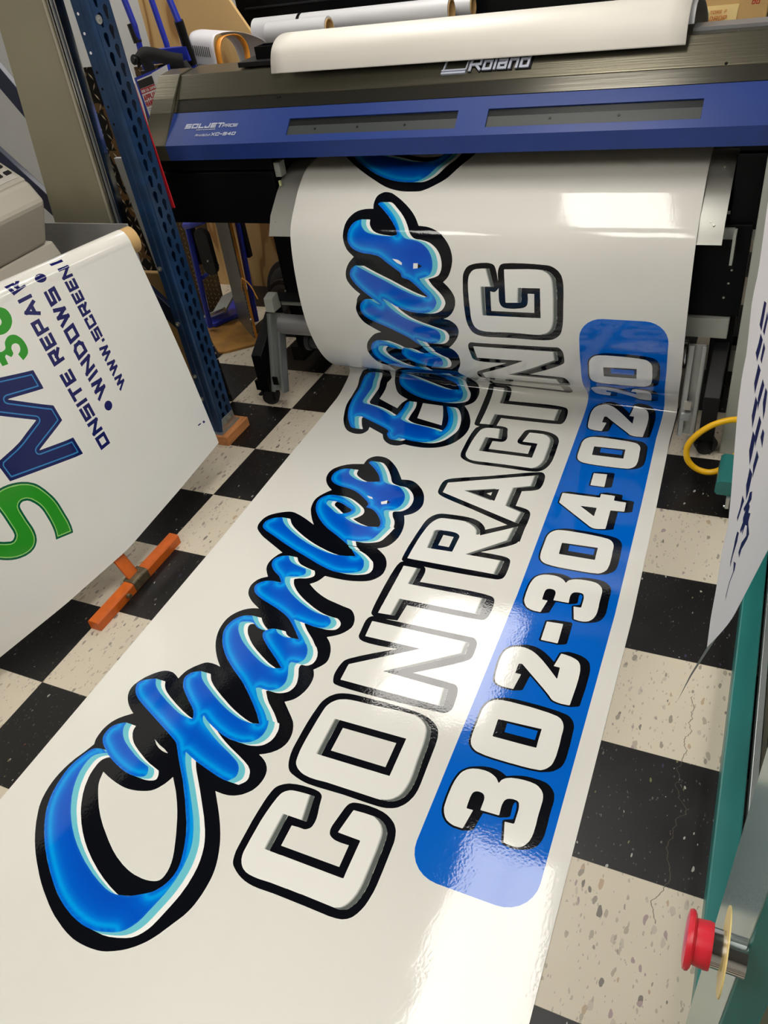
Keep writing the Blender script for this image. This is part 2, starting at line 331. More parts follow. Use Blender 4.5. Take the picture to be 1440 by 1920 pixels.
    dark = mix(mt('MULTIPLY', f4, 0.9), dark, rb.outputs['Color']); dark = mix(mt('MULTIPLY', f5, 0.55), dark, (105, 100, 95))
    c = mix(chk, pale, dark)
    c = mix(mt('MULTIPLY', seam, 0.6), c, (60, 54, 46))
    # wandering crack beside the machine on the right
    nc = nt.nodes.new('ShaderNodeTexNoise'); nc.noise_dimensions = '1D'; nc.inputs['Scale'].default_value = 9; nc.inputs['Detail'].default_value = 8; L.new(sp.outputs[1], nc.inputs['W'])
    cx = mt('ADD', mt('MULTIPLY', nc.outputs['Fac'], 0.10), 1.685)
    ck = mt('LESS_THAN', mt('ABSOLUTE', mt('SUBTRACT', sp.outputs[0], cx)), 0.0009)
    ck = mt('MULTIPLY', ck, mt('MULTIPLY', mt('GREATER_THAN', sp.outputs[1], -1.30), mt('LESS_THAN', sp.outputs[1], -0.72)))
    c = mix(mt('MULTIPLY', ck, 0.8), c, (74, 66, 56))
    L.new(c, b.inputs['Base Color']); b.inputs['Specular IOR Level'].default_value = 0.38
    rr = nt.nodes.new('ShaderNodeTexNoise'); rr.inputs['Scale'].default_value = 7; rr.inputs['Detail'].default_value = 6; L.new(P, rr.inputs['Vector'])
    mr = nt.nodes.new('ShaderNodeMapRange'); mr.inputs[3].default_value = 0.22; mr.inputs[4].default_value = 0.5; L.new(rr.outputs['Fac'], mr.inputs[0]); L.new(mr.outputs[0], b.inputs['Roughness'])
    bp = nt.nodes.new('ShaderNodeBump'); bp.inputs['Strength'].default_value = 0.12; bp.inputs['Distance'].default_value = 0.002; L.new(rr.outputs['Fac'], bp.inputs['Height']); L.new(bp.outputs['Normal'], b.inputs['Normal'])
    return M
FLOOR = floor_material()
WALL = mat('white_painted_block', (186, 187, 186), rough=0.6, noise=0.04, nscale=4, bump=0.5, bscale=14)
WALLG = mat('shop_wall', (196, 192, 184), rough=0.7)
CEILM = mat('ceiling_tile', (112, 111, 108), rough=0.8, bump=0.3, bscale=80)
struct(MB().box(-3.6, 4.4, -4.8, 2.45, -0.04, 0.0).build('floor', FLOOR))
struct(MB().box(-3.6, 4.4, 2.3, 2.45, 0, CEIL).build('wall_back', WALL))
struct(MB().box(-3.75, -3.6, -4.8, 2.45, 0, CEIL).build('wall_left', WALLG))
struct(MB().box(4.4, 4.55, -4.8, 2.45, 0, CEIL).build('wall_right', WALLG))
struct(MB().box(-3.75, 4.55, -4.95, -4.8, 0, CEIL).build('wall_front', WALLG))
struct(MB().box(-3.75, 4.55, -4.95, 2.45, CEIL, CEIL + 0.05).build('ceiling', CEILM))
EMIT = bpy.data.materials.new('light_diffuser'); EMIT.use_nodes = True
_n = EMIT.node_tree; _b = _n.nodes['Principled BSDF']; _b.inputs['Emission Color'].default_value = (1.0, 0.96, 0.90, 1); _b.inputs['Emission Strength'].default_value = LAMP; _b.inputs['Base Color'].default_value = (.8, .8, .8, 1)
FRAME = mat('white_trim', (220, 220, 216), rough=0.5)
def troffer(loc, wd, label):
    t = thing('ceiling_light', label, 'ceiling light', loc, 'recessed troffer lights in the ceiling')
    x, y, z = loc; h = wd / 2
    f = MB()
    for a in ((-h, -h + .025, -.61, .61), (h - .025, h, -.61, .61), (-h + .025, h - .025, -.61, -.585), (-h + .025, h - .025, .585, .61)):
        f.box(x + a[0], x + a[1], y + a[2], y + a[3], z - .012, z)
    f.box(x - .004, x + .004, y - .585, y + .585, z - .012, z)
    f.build('frame', FRAME, t)
    MB().box(x - h + .025, x + h - .025, y - .585, y + .585, z - .006, z - .001).build('diffuser', EMIT, t)
    return t
LNAME = ['long troffer light in the ceiling over the rear of the printer', 'long troffer light in the ceiling over the middle of the banner', 'long troffer light in the ceiling over the camera position',
         'long troffer light in the ceiling over the far left corner', 'long troffer light in the ceiling left of the hanging sign', 'long troffer light in the ceiling on the right above the machine',
         'long troffer light in the ceiling in the near right corner', 'added troffer light behind and left of the camera position to brighten the right-edge sheet']
for (x, y, wd), n in zip(LIGHTS, LNAME): troffer((x, y, CEIL), wd, n)
# ------------------------------------------------------------------ sheets with print
def decode(txt):
    out = []
    for line in txt.strip().split('\n'):
        a = line.split('|'); loops = []
        for l in a[1:]:
            d = np.array([[int(x) for x in q.split(',')] for q in l.split()], float)
            loops.append(np.cumsum(d, axis=0) / 4000.0)
        out.append((a[0], loops))
    return out
def inside(loops, P):
    """even-odd test of points P (n,2) sorted by y"""
    y = P[:, 1]; res = np.zeros(len(P), bool)
    for l in loops:
        A = l; B = np.roll(l, -1, 0)
        for (x0, y0), (x1, y1) in zip(A, B):
            if y0 == y1: continue
            lo, hi = (y0, y1) if y0 < y1 else (y1, y0)
            i, j = np.searchsorted(y, lo), np.searchsorted(y, hi)
            if i == j: continue
            xs_ = x0 + (y[i:j] - y0) / (y1 - y0) * (x1 - x0)
            res[i:j] ^= P[i:j, 0] < xs_
    return res
EVENODD = {'face', 'g1', 'g2', 'g4', 'white', 'teal', 'blue', 'navy2', 'sky', 'dgreen', 'lgreen', 'green2'}
INK = {'ink': (9, 11, 18), 'paper': (228, 226, 218), 'face': (236, 235, 228), 'g1': (196, 196, 190), 'g2': (150, 153, 147), 'g4': (96, 102, 98),
       'white': (246, 246, 242), 'teal': (112, 200, 214), 'blue': (0, 74, 190), 'panel': (0, 100, 204), 'navy': (28, 30, 92), 'navy2': (8, 24, 84),
       'sky': (50, 128, 190), 'dgreen': (6, 92, 56), 'lgreen': (146, 206, 110), 'green': (44, 146, 34)}
def printed_sheet(name, art, surf, grid, blue_pts=None, sub=0.02, submin=None):
    """one sheet mesh: every outline of the print is cut into it, each face carries its ink"""
    V = [tuple(q) for q in grid['verts']]; Ed = list(grid['edges'])
    u0, u1, v0, v1 = grid['box']
    for cls, loops in art:
        for l in loops:
            l = l.copy(); l[:, 0] = np.clip(l[:, 0], u0, u1); l[:, 1] = np.clip(l[:, 1], v0, v1)
            pts = []
            for a, b in zip(l, np.roll(l, -1, 0)):
                L = np.hypot(*(b - a)); st = sub if not submin or max(a[1], b[1]) < submin[0] else submin[1]
                k = max(1, int(math.ceil(L / st)))
                pts += [a + (b - a) * i / k for i in range(k)]
            s = len(V); V += [tuple(q) for q in pts]; n = len(pts)
            Ed += [(s + i, s + (i + 1) % n) for i in range(n)]
    if blue_pts is not None: V += [tuple(q) for q in blue_pts]
    vv = [Vector((q[0] * 1000, q[1] * 1000)) for q in V]
    r = delaunay_2d_cdt(vv, Ed, [], 0, 1e-3)
    P = np.array([[q.x, q.y] for q in r[0]]) / 1000.0; F = np.array([f for f in r[2] if len(f) == 3])
    C = P[F].mean(1)
    a = P[F[:, 1]] - P[F[:, 0]]; b = P[F[:, 2]] - P[F[:, 0]]; ar = a[:, 0] * b[:, 1] - a[:, 1] * b[:, 0]
    ok = (abs(ar) > 1e-13) & (C[:, 0] > u0) & (C[:, 0] < u1) & (C[:, 1] > v0) & (C[:, 1] < v1)
    F = F[ok]; C = C[ok]; ar = ar[ok]; F[ar < 0] = F[ar < 0][:, ::-1]
    o = np.argsort(C[:, 1]); F = F[o]; C = C[o]
    label = np.array(['paper'] * len(F), dtype=object)
    for cls, loops in art:
        if cls in EVENODD: label[inside(loops, C)] = cls
        else:
            for l in loops: label[inside([l], C)] = cls
    return P, F, label
def finish_sheet(name, P, F, label, surf, colfun=None, mats=VINYL, nrm=None, parent=None):
    X = surf(P[:, 0], P[:, 1])
    me = bpy.data.meshes.new(name); me.from_pydata(X.tolist(), [], F.tolist()); me.update()
    me.materials.append(mats)
    at = me.color_attributes.new('print', 'FLOAT_COLOR', 'CORNER')
    cc = np.zeros((len(F), 3, 4), np.float32); cc[..., 3] = 1
    for k in set(label): cc[label == k, :, :3] = lin(INK[k])
    if colfun is not None: colfun(P, F, label, cc)
    at.data.foreach_set('color', cc.ravel())
    me.polygons.foreach_set('use_smooth', [True] * len(me.polygons))
    e = 1e-3
    if nrm is not None:
        N = nrm(P[:, 0], P[:, 1]); me.normals_split_custom_set_from_vertices(N.tolist())
    o = bpy.data.objects.new(name, me); COL.objects.link(o)
    if parent: o.parent = parent; o.matrix_parent_inverse = Matrix.Translation(-parent.location)
    return o
def num_normals(surf, lo, hi, flip=1):
    def f(u, v):
        e = 1e-3
        a = surf(np.clip(u + e, lo[0], hi[0]), v) - surf(np.clip(u - e, lo[0], hi[0]), v)
        b = surf(u, np.clip(v + e, lo[1], hi[1])) - surf(u, np.clip(v - e, lo[1], hi[1]))
        n = np.cross(a, b) * flip; return n / np.maximum(1e-12, np.linalg.norm(n, axis=1))[:, None]
    return f
# --- profile of the banner hanging from the printer and running out over the floor
X0, BW, ZF = 0.1743, 1.372, 0.0015
YF=-2.0
def catmull(P,n=24):
    P=np.array(P,float); P=np.vstack([2*P[0]-P[1],P,2*P[-1]-P[-2]]); out=[]
    for i in range(1,len(P)-2):
        p0,p1,p2,p3=P[i-1:i+3]
        t0=0;t1=t0+max(1e-6,np.linalg.norm(p1-p0))**.5;t2=t1+max(1e-6,np.linalg.norm(p2-p1))**.5;t3=t2+max(1e-6,np.linalg.norm(p3-p2))**.5
        for t in np.linspace(t1,t2,n,endpoint=False):
            A1=(t1-t)/(t1-t0)*p0+(t-t0)/(t1-t0)*p1;A2=(t2-t)/(t2-t1)*p1+(t-t1)/(t2-t1)*p2;A3=(t3-t)/(t3-t2)*p2+(t-t2)/(t3-t2)*p3
            B1=(t2-t)/(t2-t0)*A1+(t-t0)/(t2-t0)*A2;B2=(t3-t)/(t3-t1)*A2+(t-t1)/(t3-t1)*A3
            out.append((t2-t)/(t2-t1)*B1+(t-t1)/(t2-t1)*B2)
    out.append(P[-2]); return np.array(out)
TAIL=[(.295,.573),(.304,.671),(.320,.740),(.336,.771),(.360,.798),(.395,.831),(.430,.862),(.502,.905),(.585,.921),(.65,.926),(.74,.926)]
MID=[(.349,.273),(.312,.37),(.296,.467)]
LEFT=[(.0,ZF),(.15,ZF),(.25,.002),(.34,.004),(.43,.008),(.49,.022),(.535,.037),(.560,.052),(.562,.072),(.533,.094),(.442,.153),(.392,.204)]+MID+TAIL
RIGHT=[(.0,ZF),(.15,ZF),(.25,ZF),(.34,.003),(.42,.006),(.485,.014),(.522,.028),(.533,.048),(.520,.076),(.487,.112),(.430,.165),(.388,.210)]+MID+TAIL
def xs(u,v):
    w=np.clip(u/BW,0,1)
    l=np.interp(v,[0,1.5,2.0,2.4,3.9],[0,0,-.009,-.0095,-.0095]); r=np.interp(v,[0,1.5,2.0,2.4,2.6,2.9,3.1,3.9],[0,0,-.012,-.025,-.022,-.008,-.008,-.014])
    return l*(1-w)+r*w
def resample(P,n):
    d=np.r_[0,np.cumsum(np.hypot(*np.diff(P,axis=0).T))]; s=np.linspace(0,d[-1],n)
    return np.c_[np.interp(s,d,P[:,0]),np.interp(s,d,P[:,1])],d[-1]
def split(P,k): # resample separately below/above hang index so hang parts match
    C=catmull(P,24); i=24*k
    a,la=resample(C[:i+1],201); b,lb=resample(C[i:],301); return a,la,b,lb
La,lla,Lb,llb=split(LEFT,12); Ra,rla,Rb,rlb=split(RIGHT,12)
L1=(lla+rla)/2; L2=llb
VMAX=2.0+L1+L2
def surf(u,v):
    u=np.asarray(u,float);v=np.asarray(v,float); w=np.clip(u/BW,0,1)
    def prof(a,b,v):
        s1=(v-2.0)/L1*200; s2=(v-2.0-L1)/L2*300
        k=np.arange(201);k2=np.arange(301)
        y=np.where(v<2,v+YF,np.where(v<2+L1,np.interp(s1,k,a[:,0]),np.interp(s2,k2,b[:,0])))
        z=np.where(v<2,ZF,np.where(v<2+L1,np.interp(s1,k,a[:,1]),np.interp(s2,k2,b[:,1])))
        return y,z
    yl,zl=prof(La,Lb,v); yr,zr=prof(Ra,Rb,v)
    return np.stack([X0+u+xs(u,v),yl*(1-w)+yr*w,zl*(1-w)+zr*w],-1)

def blue_colours(art):
    """print shading of the script letters: darker rim, bright band along the left-hand rim, deep blue body"""
    segs = []
    for cls, loops in art:
        if cls != 'blue': continue
        for l in loops:
            for a, b in zip(l, np.roll(l, -1, 0)):
                d = b - a; L = np.hypot(*d)
                if L < 1e-6: continue
                segs.append((a, b))
        Ls = loops
    A = np.array([s[0] for s in segs]); B = np.array([s[1] for s in segs]); M_ = (A + B) / 2; d = B - A; L = np.hypot(d[:, 0], d[:, 1])
    n = np.c_[d[:, 1], -d[:, 0]] / L[:, None]
    t = M_ + n * 0.0012; o = np.argsort(t[:, 1]); ins = np.zeros(len(t), bool); ins[o] = inside(Ls, t[o])
    n[ins] *= -1
    return A, B, n
def blue_fun(art):
    A, B, n = blue_colours(art)
    Ldir = np.array([-0.86, -0.5]); wt = n @ Ldir
    lit = wt > 0.15
    def seg_d(Q, A, B):
        out = np.full(len(Q), 9.0)
        for s in range(0, len(A), 200):
            a = A[s:s + 200]; b = B[s:s + 200]; d = b - a; L2 = (d ** 2).sum(1)
            q = Q[:, None] - a[None]; t = np.clip((q * d).sum(2) / L2, 0, 1)
            r = q - t[..., None] * d; out = np.minimum(out, np.sqrt((r ** 2).sum(2)).min(1))
        return out
    rampx = [0, .002, .005, .008, .013, .017, .022, .034, .05, .09]
    rampc = np.array([lin(c) for c in [(10, 108, 222), (4, 122, 228), (0, 96, 210), (0, 134, 228), (0, 166, 238), (0, 150, 232), (0, 118, 222), (0, 94, 208), (0, 86, 202), (0, 74, 190)]])
    def f(P, F, label, cc):
        m = np.where(label == 'blue')[0]; idx = np.unique(F[m]); Q = P[idx]
        dl = seg_d(Q, A[lit], B[lit]); dr = seg_d(Q, A[~lit], B[~lit])
        col = np.stack([np.interp(dl, rampx, rampc[:, i]) for i in range(3)], 1)
        k = np.clip(1 - dr / .006, 0, 1)[:, None] * 0.35
        col = col * (1 - k) + np.array(lin((30, 128, 226))) * k
        full = np.zeros((len(P), 3)); full[idx] = col
        cc[m, :, :3] = full[F[m]]
    return f
